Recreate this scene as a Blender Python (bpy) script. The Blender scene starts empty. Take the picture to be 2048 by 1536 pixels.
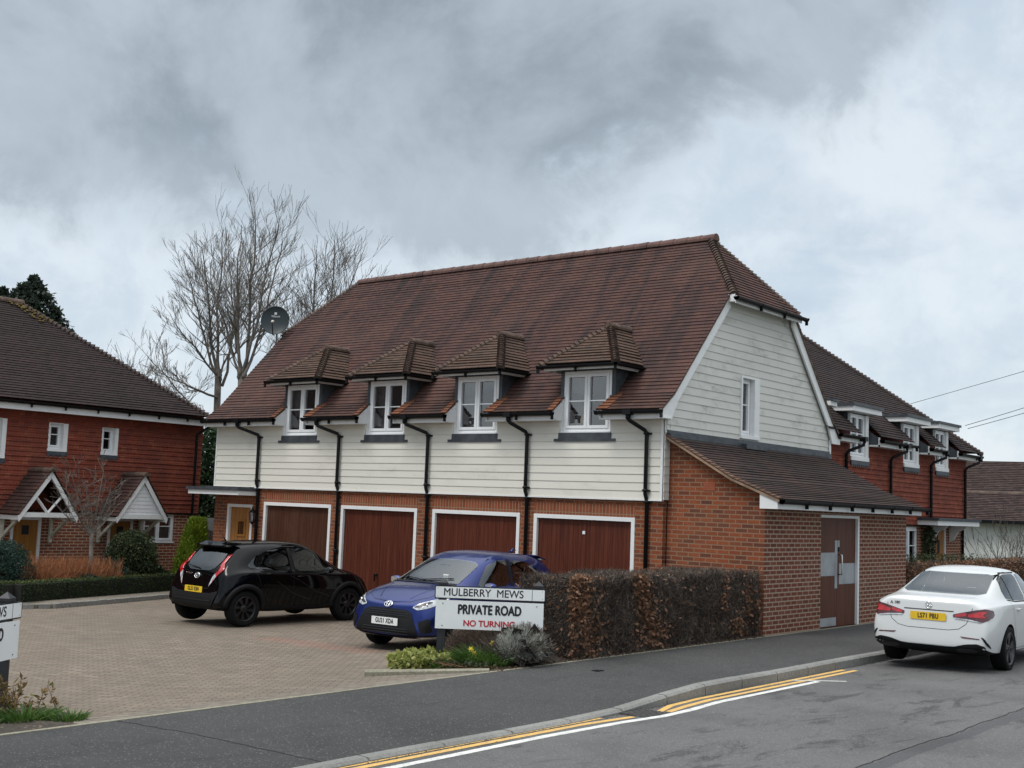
import bpy, bmesh, math, random
import numpy as np
from mathutils import Vector, Matrix
from mathutils.bvhtree import BVHTree

# ------------------------------------------------------------------ camera, sky, sun, exposure
S = bpy.context.scene
S.view_settings.view_transform = 'Standard'
S.view_settings.look = 'None'
S.view_settings.gamma = 1.0
S.view_settings.exposure = 0.55
S.render.resolution_x, S.render.resolution_y = 1024, 768
cd = bpy.data.cameras.new('camera')
cam = bpy.data.objects.new('camera', cd); S.collection.objects.link(cam)
cd.sensor_width = 36.0; cd.lens = 42.26; cd.clip_start = 0.1; cd.clip_end = 2000
_r = Vector((0.77556574, 0.63012316, 0.03798142)); _u = Vector((0.03391446, -0.10167145, 0.99423977)); _f = Vector((-0.63035513, 0.76981018, 0.10022317))
M = Matrix((_r, _u, -_f)).transposed().to_4x4(); M.translation = Vector((11.24157, -18.00915, 2.33841))
cam.matrix_world = M
S.camera = cam

SUN_EL, SUN_ROT = 58.0, 200.0        # soft sun behind thin cloud, behind and left of the viewer
W = bpy.data.worlds.new('World'); S.world = W; W.use_nodes = True
nt = W.node_tree; nt.nodes.clear()
def N(tree, t, **kw):
    n = tree.nodes.new(t)
    for k, v in kw.items():
        if k.startswith('i_'): n.inputs[k[2:].replace('_', ' ')].default_value = v
        else: setattr(n, k, v)
    return n
def mth(tree, op, a, b=None, c=None):
    n = tree.nodes.new('ShaderNodeMath'); n.operation = op
    for i, v in enumerate((a, b, c)):
        if v is None: continue
        if isinstance(v, (int, float)): n.inputs[i].default_value = v
        else: tree.links.new(v, n.inputs[i])
    return n.outputs[0]
def smooth(tree, v, lo, hi, a=0.0, b=1.0):
    n = tree.nodes.new('ShaderNodeMapRange'); n.interpolation_type = 'SMOOTHSTEP'
    tree.links.new(v, n.inputs[0]); n.inputs[1].default_value = lo; n.inputs[2].default_value = hi
    n.inputs[3].default_value = a; n.inputs[4].default_value = b
    return n.outputs[0]
def mixc(tree, f, a, b, mode='MIX'):
    n = tree.nodes.new('ShaderNodeMix'); n.data_type = 'RGBA'; n.blend_type = mode
    for sock, v in ((n.inputs[0], f), (n.inputs[6], a), (n.inputs[7], b)):
        if isinstance(v, (int, float)): sock.default_value = v
        elif isinstance(v, tuple): sock.default_value = (*v, 1) if len(v) == 3 else v
        else: tree.links.new(v, sock)
    return n.outputs[2]
sky = N(nt, 'ShaderNodeTexSky'); sky.sky_type = 'NISHITA'; sky.sun_disc = False
sky.sun_elevation = math.radians(SUN_EL); sky.sun_rotation = math.radians(SUN_ROT)
tc = N(nt, 'ShaderNodeTexCoord')
sep = N(nt, 'ShaderNodeSeparateXYZ'); nt.links.new(tc.outputs['Generated'], sep.inputs[0])
dx, dy, dz = sep.outputs
den = mth(nt, 'ADD', mth(nt, 'MAXIMUM', dz, 0.0), 0.16)
cmb = N(nt, 'ShaderNodeCombineXYZ')
nt.links.new(mth(nt, 'DIVIDE', dx, den), cmb.inputs[0]); nt.links.new(mth(nt, 'DIVIDE', dy, den), cmb.inputs[1])
def noise(tree, vec, sc, det, rough, dist=0.0, off=None):
    n = tree.nodes.new('ShaderNodeTexNoise'); n.inputs['Scale'].default_value = sc; n.inputs['Detail'].default_value = det
    n.inputs['Roughness'].default_value = rough; n.inputs['Distortion'].default_value = dist
    if off is not None:
        m = tree.nodes.new('ShaderNodeMapping'); m.inputs['Location'].default_value = off
        tree.links.new(vec, m.inputs[0]); vec = m.outputs[0]
    if vec is not None: tree.links.new(vec, n.inputs['Vector'])
    return n.outputs[0]
n1 = noise(nt, cmb.outputs[0], 0.55, 7, 0.52, 0.35, (3.1, 1.7, 0))
n2 = noise(nt, cmb.outputs[0], 1.7, 8, 0.55, 0.25, (7.3, 2.2, 4))
n3 = noise(nt, tc.outputs['Generated'], 4.5, 8, 0.58, 0.3, (1.2, 5.0, 2))
el = mth(nt, 'MULTIPLY', mth(nt, 'ARCSINE', dz), 57.2958)
# compass bearing, east of north, in degrees; -39 is the street's far corner
az = mth(nt, 'MULTIPLY', mth(nt, 'ARCTAN2', dx, dy), 57.2958)
# the heavy bank hangs overhead and to the north-west; its ragged lower edge climbs eastwards
edge = mth(nt, 'ADD', mth(nt, 'MULTIPLY', mth(nt, 'MAXIMUM', mth(nt, 'ADD', az, 39.0), 0.0), 0.50), 12.4)
n4 = noise(nt, tc.outputs['Generated'], 12.0, 9, 0.64, 0.25, (5.2, 3.0, 8))
wob = mth(nt, 'ADD', mth(nt, 'MULTIPLY', mth(nt, 'SUBTRACT', n3, 0.5), 17.0), mth(nt, 'MULTIPLY', mth(nt, 'SUBTRACT', n4, 0.5), 10.0))
bank = smooth(nt, mth(nt, 'ADD', mth(nt, 'SUBTRACT', el, edge), wob), -1.6, 2.6)
bank = mth(nt, 'MULTIPLY', bank, smooth(nt, el, 24.0, 46.0, 1.0, 0.35))
billow = smooth(nt, mth(nt, 'ADD', mth(nt, 'MULTIPLY', n3, 0.6), mth(nt, 'MULTIPLY', n4, 0.4)), 0.40, 0.60)
wisp = smooth(nt, n4, 0.42, 0.62)
c_low = mixc(nt, billow, (0.44, 0.505, 0.565), (0.56, 0.61, 0.65))
c_low = mixc(nt, mth(nt, 'MULTIPLY', smooth(nt, n2, 0.52, 0.66), 0.6), c_low, (0.385, 0.45, 0.52))
c_low = mixc(nt, mth(nt, 'MULTIPLY', wisp, 0.22), c_low, (0.58, 0.62, 0.645))
c_dark = mixc(nt, smooth(nt, n3, 0.36, 0.62), (0.205, 0.240, 0.270), (0.36, 0.41, 0.45))
c_dark = mixc(nt, mth(nt, 'MULTIPLY', wisp, 0.45), c_dark, (0.32, 0.365, 0.40))
cl = mixc(nt, bank, c_low, c_dark)
# an overcast sky is brightest high overhead
cl = mixc(nt, smooth(nt, el, 27.0, 60.0), cl, (1.42, 1.46, 1.48))
cl = mixc(nt, 0.12, cl, mixc(nt, 0.1, (0, 0, 0), sky.outputs[0]))
bgn = N(nt, 'ShaderNodeBackground'); nt.links.new(cl, bgn.inputs[0]); bgn.inputs[1].default_value = 1.0
wo = N(nt, 'ShaderNodeOutputWorld'); nt.links.new(bgn.outputs[0], wo.inputs[0])
sl = bpy.data.lights.new('sun', 'SUN'); sl.energy = 1.15; sl.angle = math.radians(22); sl.color = (1, 0.97, 0.93)
sun = bpy.data.objects.new('sun', sl); S.collection.objects.link(sun)
_se, _sr = math.radians(SUN_EL), math.radians(SUN_ROT)
sun.rotation_euler = Vector((math.sin(_sr) * math.cos(_se), math.cos(_sr) * math.cos(_se), math.sin(_se))).to_track_quat('Z', 'Y').to_euler()

# ------------------------------------------------------------------ helpers
COL = S.collection
def tag(o, label=None, cat=None, group=None, kind=None):
    if label: o['label'] = label
    if cat: o['category'] = cat
    if group: o['group'] = group
    if kind: o['kind'] = kind
    return o
def empty(name, loc, rz=0.0, label=None, cat=None, group=None):
    o = bpy.data.objects.new(name, None); COL.objects.link(o)
    o.empty_display_size = 0.3
    o.location = loc; o.rotation_euler = (0, 0, rz)
    o['_m'] = 0; del o['_m']
    return tag(o, label, cat, group)
def mat_of(o):
    m = Matrix.LocRotScale(o.location, o.rotation_euler, None)
    return m
V = Vector
class MB:
    """collects faces in world (or thing-local) coordinates"""
    def __init__(s): s.v = []; s.f = []; s.uv = []; s.mi = []; s.sm = []
    def face(s, pts, uv=None, mi=0, sm=False):
        i = len(s.v); s.v += [tuple(p) for p in pts]; s.f.append(tuple(range(i, i + len(pts)))); s.uv.append(uv); s.mi.append(mi); s.sm.append(sm)
    def box(s, x0, x1, y0, y1, z0, z1, mi=0, M=None):
        p = [V((x, y, z)) for z in (z0, z1) for y in (y0, y1) for x in (x0, x1)]
        if M is not None: p = [M @ q for q in p]
        for a in ((0, 2, 3, 1), (4, 5, 7, 6), (0, 1, 5, 4), (2, 6, 7, 3), (0, 4, 6, 2), (1, 3, 7, 5)):
            s.face([p[k] for k in a], mi=mi)
        return s
    def prism(s, poly, vec, mi=0):
        poly = [V(p) for p in poly]; vec = V(vec); n = len(poly)
        nn = V((0, 0, 0))
        for k in range(n): nn += poly[k].cross(poly[(k + 1) % n])
        if nn.dot(vec) > 0: poly = poly[::-1]
        s.face(poly, mi=mi); s.face([p + vec for p in poly[::-1]], mi=mi)
        for k in range(n):
            a, b = poly[k], poly[(k + 1) % n]
            s.face([b, a, a + vec, b + vec], mi=mi)
        return s
    def mesh(s, verts, faces, mi=0, sm=False):
        i = len(s.v); s.v += [tuple(p) for p in verts]
        for f in faces: s.f.append(tuple(i + k for k in f)); s.uv.append(None); s.mi.append(mi); s.sm.append(sm)
    def tube(s, path, r, n=8, mi=0, sm=True, cap=True, half=None):
        path = [V(p) for p in path]; rs = r if isinstance(r, (list, tuple)) else [r] * len(path)
        vs = []; prev = None
        for k, p in enumerate(path):
            d = (path[min(k + 1, len(path) - 1)] - path[max(k - 1, 0)]).normalized()
            a = V((0, 0, 1)) if prev is None else prev
            if abs(d.dot(a)) > 0.97: a = V((1, 0, 0)) if abs(d.x) < .9 else V((0, 1, 0))
            b1 = d.cross(a).normalized(); b2 = b1.cross(d).normalized(); prev = b2
            for j in range(n):
                t = 2 * math.pi * j / n
                vs.append(p + (b1 * math.cos(t) + b2 * math.sin(t)) * rs[k])
        fs = []
        for k in range(len(path) - 1):
            for j in range(n):
                a, b = k * n + j, k * n + (j + 1) % n
                fs.append((a, b, b + n, a + n))
        if cap: fs.append(tuple(range(n - 1, -1, -1))); fs.append(tuple(range((len(path) - 1) * n, len(path) * n)))
        s.mesh(vs, fs, mi, sm)
        return s
    def trough(s, a, b, r=.058, up=(0, 0, 1)):
        """half-round gutter length with joint collars"""
        a, b, up = V(a), V(b), V(up); d = (b - a).normalized(); side = d.cross(up).normalized(); L = (b - a).length
        def seg(p, q, rr, top):
            n = 8; ring = []
            for base in (p, q):
                for j in range(n + 1):
                    t = math.pi + math.pi * j / n
                    ring.append(base + side * math.cos(t) * rr + up * math.sin(t) * rr)
                ring.append(base + side * rr + up * top); ring.append(base - side * rr + up * top)
            m = n + 3
            fs = [(k, (k + 1) % m, (k + 1) % m + m, k + m) for k in range(m)]
            fs += [tuple(range(m - 1, -1, -1)), tuple(range(m, 2 * m))]
            s.mesh(ring, fs, 0, False)
        seg(a, b, r, .006)
        k = max(1, int(L / .85))
        for i in range(k + 1):
            c = a + d * (L * i / k); e = c + d * .03 if i < k else c; c2 = c - d * .03 if i else c
            seg(c2, e, r + .008, .012)
            if 0 < i: s.box(-.012, .012, -.03, .03, -.13, -.05, M=Matrix.Translation(c) @ Matrix(((d.x, side.x, 0, 0), (d.y, side.y, 0, 0), (0, 0, 1, 0), (0, 0, 0, 1))))
        return s
    def build(s, name, mat, parent=None, label=None, cat=None, group=None, kind=None, bevel=0, local=False, scale_uv=1.0):
        me = bpy.data.meshes.new(name); me.from_pydata(s.v, [], s.f)
        mats = mat if isinstance(mat, (list, tuple)) else [mat]
        for m in mats: me.materials.append(m)
        uvl = me.uv_layers.new(name='UVMap')
        co = s.v; data = np.zeros(len(me.loops) * 2)
        li = 0
        for f, uv in zip(s.f, s.uv):
            if uv is not None:
                for c in uv: data[li] = c[0]; data[li + 1] = c[1]; li += 2
            else:
                a = V(co[f[0]]); n = V((0, 0, 0))
                for k in range(1, len(f) - 1): n += (V(co[f[k]]) - a).cross(V(co[f[k + 1]]) - a)
                if n.length < 1e-12: n = V((0, 0, 1))
                n.normalize()
                if abs(n.z) > .995: t, b = V((1, 0, 0)), V((0, 1, 0))
                else: t = V((0, 0, 1)).cross(n).normalized(); b = n.cross(t)
                for k in f:
                    p = V(co[k]); data[li] = p.dot(t); data[li + 1] = p.dot(b); li += 2
        uvl.data.foreach_set('uv', data)
        me.polygons.foreach_set('material_index', s.mi); me.polygons.foreach_set('use_smooth', s.sm)
        me.update()
        if bevel:
            bm = bmesh.new(); bm.from_mesh(me); bmesh.ops.remove_doubles(bm, verts=bm.verts, dist=1e-5)
            ed = [e for e in bm.edges if len(e.link_faces) == 2 and e.calc_face_angle(0) > .5]
            bmesh.ops.bevel(bm, geom=ed, offset=bevel, segments=2, affect='EDGES', clamp_overlap=True)
            bm.to_mesh(me); bm.free()
        return link(name, me, parent, label, cat, group, kind, local)
def link(name, me, parent=None, label=None, cat=None, group=None, kind=None, local=False):
    o = bpy.data.objects.new(name, me); COL.objects.link(o)
    if parent is not None:
        o.parent = parent
        if not local:
            # geometry is authored in world coordinates: cancel the whole chain of parents
            m = Matrix.Identity(4); p = parent
            chain = []
            while p is not None: chain.append(p); p = p.parent
            for q in reversed(chain): m = m @ q.matrix_parent_inverse @ mat_of(q)
            o.matrix_parent_inverse = m.inverted()
    elif not local and kind is None:
        # top-level mesh: origin at the middle of its base
        co = np.array([v.co for v in me.vertices]); c = V(((co[:, 0].min() + co[:, 0].max()) / 2, (co[:, 1].min() + co[:, 1].max()) / 2, co[:, 2].min()))
        me.transform(Matrix.Translation(-c)); o.location = c
    return tag(o, label, cat, group, kind)
def copy_tree(o, parent=None):
    c = o.copy(); COL.objects.link(c); c.parent = parent
    for ch in [x for x in COL.objects if x.parent == o]: copy_tree(ch, c)
    return c
def clip(poly, ax, lim, keep_ge):
    out = []; n = len(poly)
    for k in range(n):
        a, b = poly[k], poly[(k + 1) % n]; da, db = a[ax] - lim, b[ax] - lim
        if not keep_ge: da, db = -da, -db
        if da >= 0: out.append(a)
        if (da > 1e-9 and db < -1e-9) or (da < -1e-9 and db > 1e-9):
            t = da / (da - db); out.append(tuple(a[i] + t * (b[i] - a[i]) for i in range(2)))
    return out
def crect(poly, u0, u1, v0, v1):
    for ax, lim, ge in ((0, u0, True), (0, u1, False), (1, v0, True), (1, v1, False)):
        if len(poly) < 3: return []
        poly = clip(poly, ax, lim, ge)
    return poly if len(poly) > 2 else []
def parea(p): return .5 * abs(sum(p[k][0] * p[(k + 1) % len(p)][1] - p[(k + 1) % len(p)][0] * p[k][1] for k in range(len(p))))
def minus_holes(poly, holes):
    us = sorted({h[0] for h in holes} | {h[1] for h in holes})
    if not us: return [poly]
    B = 1e4; cuts = [-B] + us + [B]; out = []
    for a, b in zip(cuts[:-1], cuts[1:]):
        st = crect(poly, a, b, -B, B)
        if not st: continue
        m = (a + b) / 2; hs = sorted((h[2], h[3]) for h in holes if h[0] < m < h[1])
        lo = -B
        for h0, h1 in hs:
            p = crect(st, a - 1, b + 1, lo, h0)
            if p: out.append(p)
            lo = h1
        p = crect(st, a - 1, b + 1, lo, B)
        if p: out.append(p)
    return [p for p in out if parea(p) > 1e-6]
def lapped(mb, O, U, Vv, poly, gauge, th, holes=(), jitter=0.0, rng=None, v_off=0.0):
    """overlapping courses (tiles or boards) on the plane O + u U + v V; poly in (u, v)"""
    O, U, Vv = V(O), V(U).normalized(), V(Vv).normalized(); n = U.cross(Vv)
    rng = rng or random.Random(4)
    for piece in minus_holes(poly, list(holes)):
        v0 = min(p[1] for p in piece); v1 = max(p[1] for p in piece)
        k0 = math.floor((v0 - v_off) / gauge); k1 = math.ceil((v1 - v_off) / gauge)
        for k in range(k0, k1):
            a, b = v_off + k * gauge, v_off + (k + 1) * gauge
            p = crect(piece, -1e4, 1e4, a, b)
            if not p or parea(p) < 1e-6: continue
            if sum(p[i][0] * p[(i + 1) % len(p)][1] - p[(i + 1) % len(p)][0] * p[i][1] for i in range(len(p))) < 0: p = p[::-1]
            t = th * (1 + jitter * (random.Random(k * 7 + 1).random() - .5))
            lo = min(q[1] for q in p)
            f = lambda q: O + U * q[0] + Vv * q[1] + n * (t * (1 - (q[1] - a) / gauge) + .003)
            mb.face([f(q) for q in p], uv=[(q[0], q[1] + .0005) for q in p])
            for i in range(len(p)):
                q, r2 = p[i], p[(i + 1) % len(p)]
                low = abs(q[1] - lo) < 1e-6 and abs(r2[1] - lo) < 1e-6
                side = not low and abs(q[1] - r2[1]) > .3 * gauge
                if low or side:
                    g = lambda s_: O + U * s_[0] + Vv * s_[1] - n * .004
                    mb.face([g(q), g(r2), f(r2), f(q)], uv=[(q[0], q[1] + .001), (r2[0], r2[1] + .001), (r2[0], r2[1] + .012), (q[0], q[1] + .012)])
    return mb
def caps(mb, a, b, r0, r1, step, up=(0, 0, 1), drop=.02, n=8):
    """run of overlapping hip or ridge tiles"""
    a, b = V(a), V(b); L = (b - a).length; d = (b - a) / L; k = max(1, round(L / step)); st = L / k
    s_ = d.cross(V(up)).normalized(); w = s_.cross(d).normalized(); rr = random.Random(int(L * 1000))
    for i in range(k):
        p = a + d * st * i; q = a + d * st * (i + 1.12); j = 1 + .06 * (rr.random() - .5)
        ring = []
        for base, r in ((p, r0 * j), (q, r1 * j)):
            for m in range(n + 1):
                t = -.25 + (math.pi + .5) * m / n
                ring.append(base + s_ * math.cos(t) * r + w * (math.sin(t) * r - drop))
        mm = n + 1
        fs = [(m, m + 1, m + 1 + mm, m + mm) for m in range(n)] + [tuple(range(mm)), tuple(range(2 * mm - 1, mm - 1, -1))]
        mb.mesh(ring, fs, 0, False)
    return mb

# ------------------------------------------------------------------ materials
def newmat(name):
    m = bpy.data.materials.new(name); m.use_nodes = True; t = m.node_tree
    return m, t, t.nodes['Principled BSDF']
def coord(t, kind='Object'):
    return t.nodes.new('ShaderNodeTexCoord').outputs[kind]
def bump(t, b, h, strength, dist=.01):
    n = t.nodes.new('ShaderNodeBump'); n.inputs['Strength'].default_value = strength; n.inputs['Distance'].default_value = dist
    t.links.new(h, n.inputs['Height']); t.links.new(n.outputs[0], b.inputs['Normal'])
def plain(name, col, rough=.6, metal=0.0, var=.12, nscale=6.0, coat=0.0, bmp=0.0, spec=.5, bscale=60.0):
    m, t, b = newmat(name)
    pos = t.nodes.new('ShaderNodeNewGeometry').outputs['Position']
    nz = noise(t, pos, nscale, 5, .6)
    c = mixc(t, smooth(t, nz, .3, .7), tuple(x * (1 - var) for x in col), tuple(min(1, x * (1 + var)) for x in col))
    t.links.new(c, b.inputs['Base Color']); b.inputs['Roughness'].default_value = rough; b.inputs['Metallic'].default_value = metal
    b.inputs['Coat Weight'].default_value = coat; b.inputs['Coat Roughness'].default_value = .03; b.inputs['Specular IOR Level'].default_value = spec
    if bmp: bump(t, b, noise(t, pos, bscale, 4, .6), bmp)
    return m
def brickish(name, cols, mortar, bw, bh, msize, offset=.5, var=.5, stain=None, stain_amt=.5, rough=.85, bmp=.5, nsc=.6, streak=False, freq=2, white=0.0, msm=.1, tint=None):
    """brick pattern on the UVs (metres); every brick or tile takes its own tone"""
    m, t, b = newmat(name)
    uv = coord(t, 'UV')
    br = t.nodes.new('ShaderNodeTexBrick'); t.links.new(uv, br.inputs['Vector'])
    br.inputs['Scale'].default_value = 1; br.inputs['Mortar Size'].default_value = msize; br.inputs['Mortar Smooth'].default_value = msm
    br.inputs['Brick Width'].default_value = bw; br.inputs['Row Height'].default_value = bh; br.offset = offset; br.offset_frequency = freq
    br.inputs['Bias'].default_value = 0; br.inputs['Color1'].default_value = (0, 0, 0, 1); br.inputs['Color2'].default_value = (1, 1, 1, 1); br.inputs['Mortar'].default_value = (.5, .5, .5, 1)
    ramp = t.nodes.new('ShaderNodeValToRGB'); t.links.new(br.outputs['Color'], ramp.inputs[0])
    el_ = ramp.color_ramp.elements
    while len(el_) < len(cols): el_.new(.5)
    for i, c in enumerate(cols): el_[i].position = i / max(1, len(cols) - 1); el_[i].color = (*c, 1)
    pos = t.nodes.new('ShaderNodeNewGeometry').outputs['Position']
    col = ramp.outputs[0]
    fine = noise(t, pos, 22, 4, .65)
    col = mixc(t, .55, col, mixc(t, smooth(t, fine, .3, .7), (.55, .55, .55), (1.45, 1.45, 1.45)), 'MULTIPLY') if False else mixc(t, mth(t, 'MULTIPLY', smooth(t, fine, .35, .75), .35), col, tuple(c * .55 for c in cols[0]))
    if stain:
        if streak:
            mp = t.nodes.new('ShaderNodeMapping'); t.links.new(uv, mp.inputs[0]); mp.inputs['Scale'].default_value = (2.2, .35, 1)
            sn = noise(t, mp.outputs[0], 1.0, 7, .65, .4)
        else: sn = noise(t, pos, nsc, 7, .6, .2)
        col = mixc(t, mth(t, 'MULTIPLY', smooth(t, sn, .44, .68), stain_amt), col, stain)
    if tint:
        col = mixc(t, mth(t, 'MULTIPLY', smooth(t, noise(t, pos, .35, 5, .6, .3, (4, 9, 2)), .45, .65), tint[1]), col, tint[0])
    mc = mortar
    if white:
        wn = noise(t, pos, 3.2, 5, .7)
        col = mixc(t, mth(t, 'MULTIPLY', smooth(t, wn, .55, .78), white), col, (.55, .5, .45))
    col = mixc(t, br.outputs['Fac'], col, mc)
    t.links.new(col, b.inputs['Base Color']); b.inputs['Roughness'].default_value = rough; b.inputs['Specular IOR Level'].default_value = .18
    h = mth(t, 'ADD', mth(t, 'MULTIPLY', mth(t, 'SUBTRACT', 1.0, br.outputs['Fac']), .7), mth(t, 'MULTIPLY', fine, .5))
    bump(t, b, h, bmp, .01)
    return m
MT = {}
MT['brick'] = brickish('orange_red_brick', [(.115, .045, .030), (.225, .060, .028), (.265, .070, .030), (.29, .082, .034), (.205, .064, .032), (.13, .050, .032)], (.25, .155, .10), .225, .075, .0095, stain=(.20, .09, .05), stain_amt=.35)
MT['brick_pale'] = brickish('pale_jointed_brick', [(.11, .042, .028), (.18, .056, .033), (.14, .046, .030), (.20, .075, .045)], (.34, .26, .195), .225, .075, .0105, stain=(.16, .08, .055), stain_amt=.3, white=.28)
MT['brick_old'] = brickish('dark_red_brick', [(.18, .055, .032), (.25, .072, .038), (.14, .05, .035)], (.42, .31, .22), .225, .075, .010, stain=(.14, .06, .045), stain_amt=.3)
MT['soldier'] = brickish('soldier_brick', [(.20, .055, .028), (.30, .085, .04), (.24, .07, .035)], (.26, .165, .105), .075, .225, .0095, offset=0, stain=(.17, .07, .04), stain_amt=.3)
MT['roof'] = brickish('brown_clay_roof_tiles', [(.072, .036, .030), (.096, .046, .037), (.056, .032, .030), (.082, .041, .034)], (.04, .02, .018), .165, .1, .0028, stain=(.030, .022, .021), stain_amt=.95, streak=True, rough=.8, bmp=.35, tint=((.115, .062, .048), .35))
MT['roof_dorm'] = brickish('mossy_dormer_tiles', [(.082, .052, .040), (.112, .068, .050), (.062, .044, .036)], (.04, .025, .018), .165, .1, .003, stain=(.048, .036, .028), stain_amt=.5, nsc=2.5, rough=.85, bmp=.4)
MT['roof_eave'] = brickish('clay_eaves_tiles', [(.070, .037, .031), (.096, .050, .039), (.056, .034, .031)], (.04, .02, .018), .165, .1, .0028, stain=(.034, .026, .024), stain_amt=.7, nsc=2.2, rough=.8, bmp=.4)
MT['tile_orange'] = brickish('fresh_orange_tiles', [(.19, .075, .042), (.24, .10, .055), (.15, .065, .04)], (.06, .03, .02), .165, .1, .003, stain=(.12, .06, .04), stain_amt=.5, nsc=4)
MT['roof_dark'] = brickish('dark_brown_roof_tiles', [(.033, .023, .022), (.046, .030, .028), (.025, .020, .020)], (.025, .016, .016), .165, .1, .0025, stain=(.024, .019, .019), stain_amt=.5, nsc=.8, rough=.85, bmp=.3)
MT['roof_lean'] = brickish('lean_to_roof_tiles', [(.040, .029, .027), (.056, .038, .033), (.030, .024, .024)], (.03, .02, .02), .165, .1, .0028, stain=(.085, .047, .036), stain_amt=.4, nsc=.9, rough=.85, bmp=.35)
MT['hung'] = brickish('red_hanging_tiles', [(.20, .048, .030), (.25, .060, .035), (.165, .044, .031), (.28, .082, .047)], (.055, .02, .015), .165, .115, .003, stain=(.115, .040, .028), stain_amt=.4, nsc=1.0, rough=.8, bmp=.4)
MT['roof_cottage'] = brickish('weathered_cottage_tiles', [(.042, .030, .028), (.080, .054, .048), (.034, .026, .026), (.058, .038, .033)], (.035, .02, .02), .165, .1, .003, stain=(.06, .042, .035), stain_amt=.5, nsc=.8, rough=.85)
MT['cap'] = plain('clay_hip_tiles', (.088, .058, .045), .85, var=.45, nscale=3.5, bmp=.3)
MT['cap_ridge'] = plain('clay_ridge_tiles', (.105, .055, .045), .8, var=.3, nscale=3.0, bmp=.3)
MT['cap_dark'] = plain('dark_hip_tiles', (.045, .030, .026), .85, var=.4, nscale=4, bmp=.3)
MT['cap_old'] = plain('lichened_dormer_caps', (.085, .054, .040), .9, var=.5, nscale=7, bmp=.4)
MT['pipe'] = plain('black_rainwater_plastic', (.004, .0045, .0055), .45, var=.15, spec=.25)
MT['lead'] = plain('lead_sheet', (.060, .068, .078), .5, metal=.2, var=.3, nscale=5)
MT['upvc'] = plain('white_window_plastic', (.78, .79, .80), .3, var=.03, nscale=1.5)
MT['interior'] = plain('dark_room', (.02, .02, .022), .9)
MT['curtain'] = plain('pale_curtain', (.24, .225, .195), .9, var=.2, nscale=9)
MT['yellowcurtain'] = plain('mustard_curtain', (.34, .26, .12), .9, var=.35, nscale=14)
def trim_mat():
    m, t, b = newmat('white_painted_trim'); pos = t.nodes.new('ShaderNodeNewGeometry').outputs['Position']
    g = noise(t, pos, 5, 6, .65)
    c = mixc(t, mth(t, 'MULTIPLY', smooth(t, g, .5, .75), .35), (.76, .76, .75), (.52, .53, .50))
    t.links.new(c, b.inputs['Base Color']); b.inputs['Roughness'].default_value = .55
    return m
MT['trim'] = trim_mat()
def board_mat(name, base, dirt, amt, sc=.9):
    m, t, b = newmat(name); pos = t.nodes.new('ShaderNodeNewGeometry').outputs['Position']
    # weathering is broken board by board: each course samples its own stretch of grime
    uv0 = coord(t, 'UV'); s0 = t.nodes.new('ShaderNodeSeparateXYZ'); t.links.new(uv0, s0.inputs[0]); rw_ = mth(t, 'FLOOR', mth(t, 'DIVIDE', mth(t, 'SUBTRACT', s0.outputs[1], 2.53), .147)); w0 = t.nodes.new('ShaderNodeTexWhiteNoise'); w0.noise_dimensions = '1D'; t.links.new(rw_, w0.inputs['W'])
    cb0 = t.nodes.new('ShaderNodeCombineXYZ'); t.links.new(mth(t, 'MULTIPLY', w0.outputs[0], .9), cb0.inputs[0]); t.links.new(mth(t, 'MULTIPLY', w0.outputs[0], .9), cb0.inputs[1]); va = t.nodes.new('ShaderNodeVectorMath'); t.links.new(pos, va.inputs[0]); t.links.new(cb0.outputs[0], va.inputs[1])
    mp = t.nodes.new('ShaderNodeMapping'); t.links.new(va.outputs[0], mp.inputs[0]); mp.inputs['Scale'].default_value = (1, 1, 1.8)
    d1 = smooth(t, noise(t, mp.outputs[0], sc, 8, .68, .3), .48, .72)
    d2 = smooth(t, noise(t, mp.outputs[0], 6.5, 5, .6), .35, .7)
    c = mixc(t, mth(t, 'MULTIPLY', mth(t, 'MULTIPLY', d1, mth(t, 'ADD', mth(t, 'MULTIPLY', d2, .7), .3)), amt), base, dirt)
    uv = coord(t, 'UV'); s_ = t.nodes.new('ShaderNodeSeparateXYZ'); t.links.new(uv, s_.inputs[0])
    # every board has its own faint shade
    row = mth(t, 'FLOOR', mth(t, 'DIVIDE', s_.outputs[1], .147)); wn = t.nodes.new('ShaderNodeTexWhiteNoise'); wn.noise_dimensions = '2D'
    cb = t.nodes.new('ShaderNodeCombineXYZ'); t.links.new(row, cb.inputs[0]); t.links.new(mth(t, 'FLOOR', mth(t, 'ADD', mth(t, 'DIVIDE', s_.outputs[0], 3.6), mth(t, 'MULTIPLY', row, .37))), cb.inputs[1]); t.links.new(cb.outputs[0], wn.inputs[0])
    c = mixc(t, mth(t, 'MULTIPLY', wn.outputs[0], .16), c, tuple(x * .72 for x in base))
    t.links.new(c, b.inputs['Base Color']); b.inputs['Roughness'].default_value = .6
    gm = t.nodes.new('ShaderNodeMapping'); t.links.new(uv, gm.inputs[0]); gm.inputs['Scale'].default_value = (1.5, 60, 1)
    bump(t, b, noise(t, gm.outputs[0], 3, 4, .6), .12, .004)
    return m
MT['boards'] = board_mat('cream_weatherboard', (.70, .675, .60), (.40, .385, .32), .45)
MT['boards_gable'] = board_mat('algae_stained_weatherboard', (.62, .61, .565), (.27, .27, .23), .85, 1.1)
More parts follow.
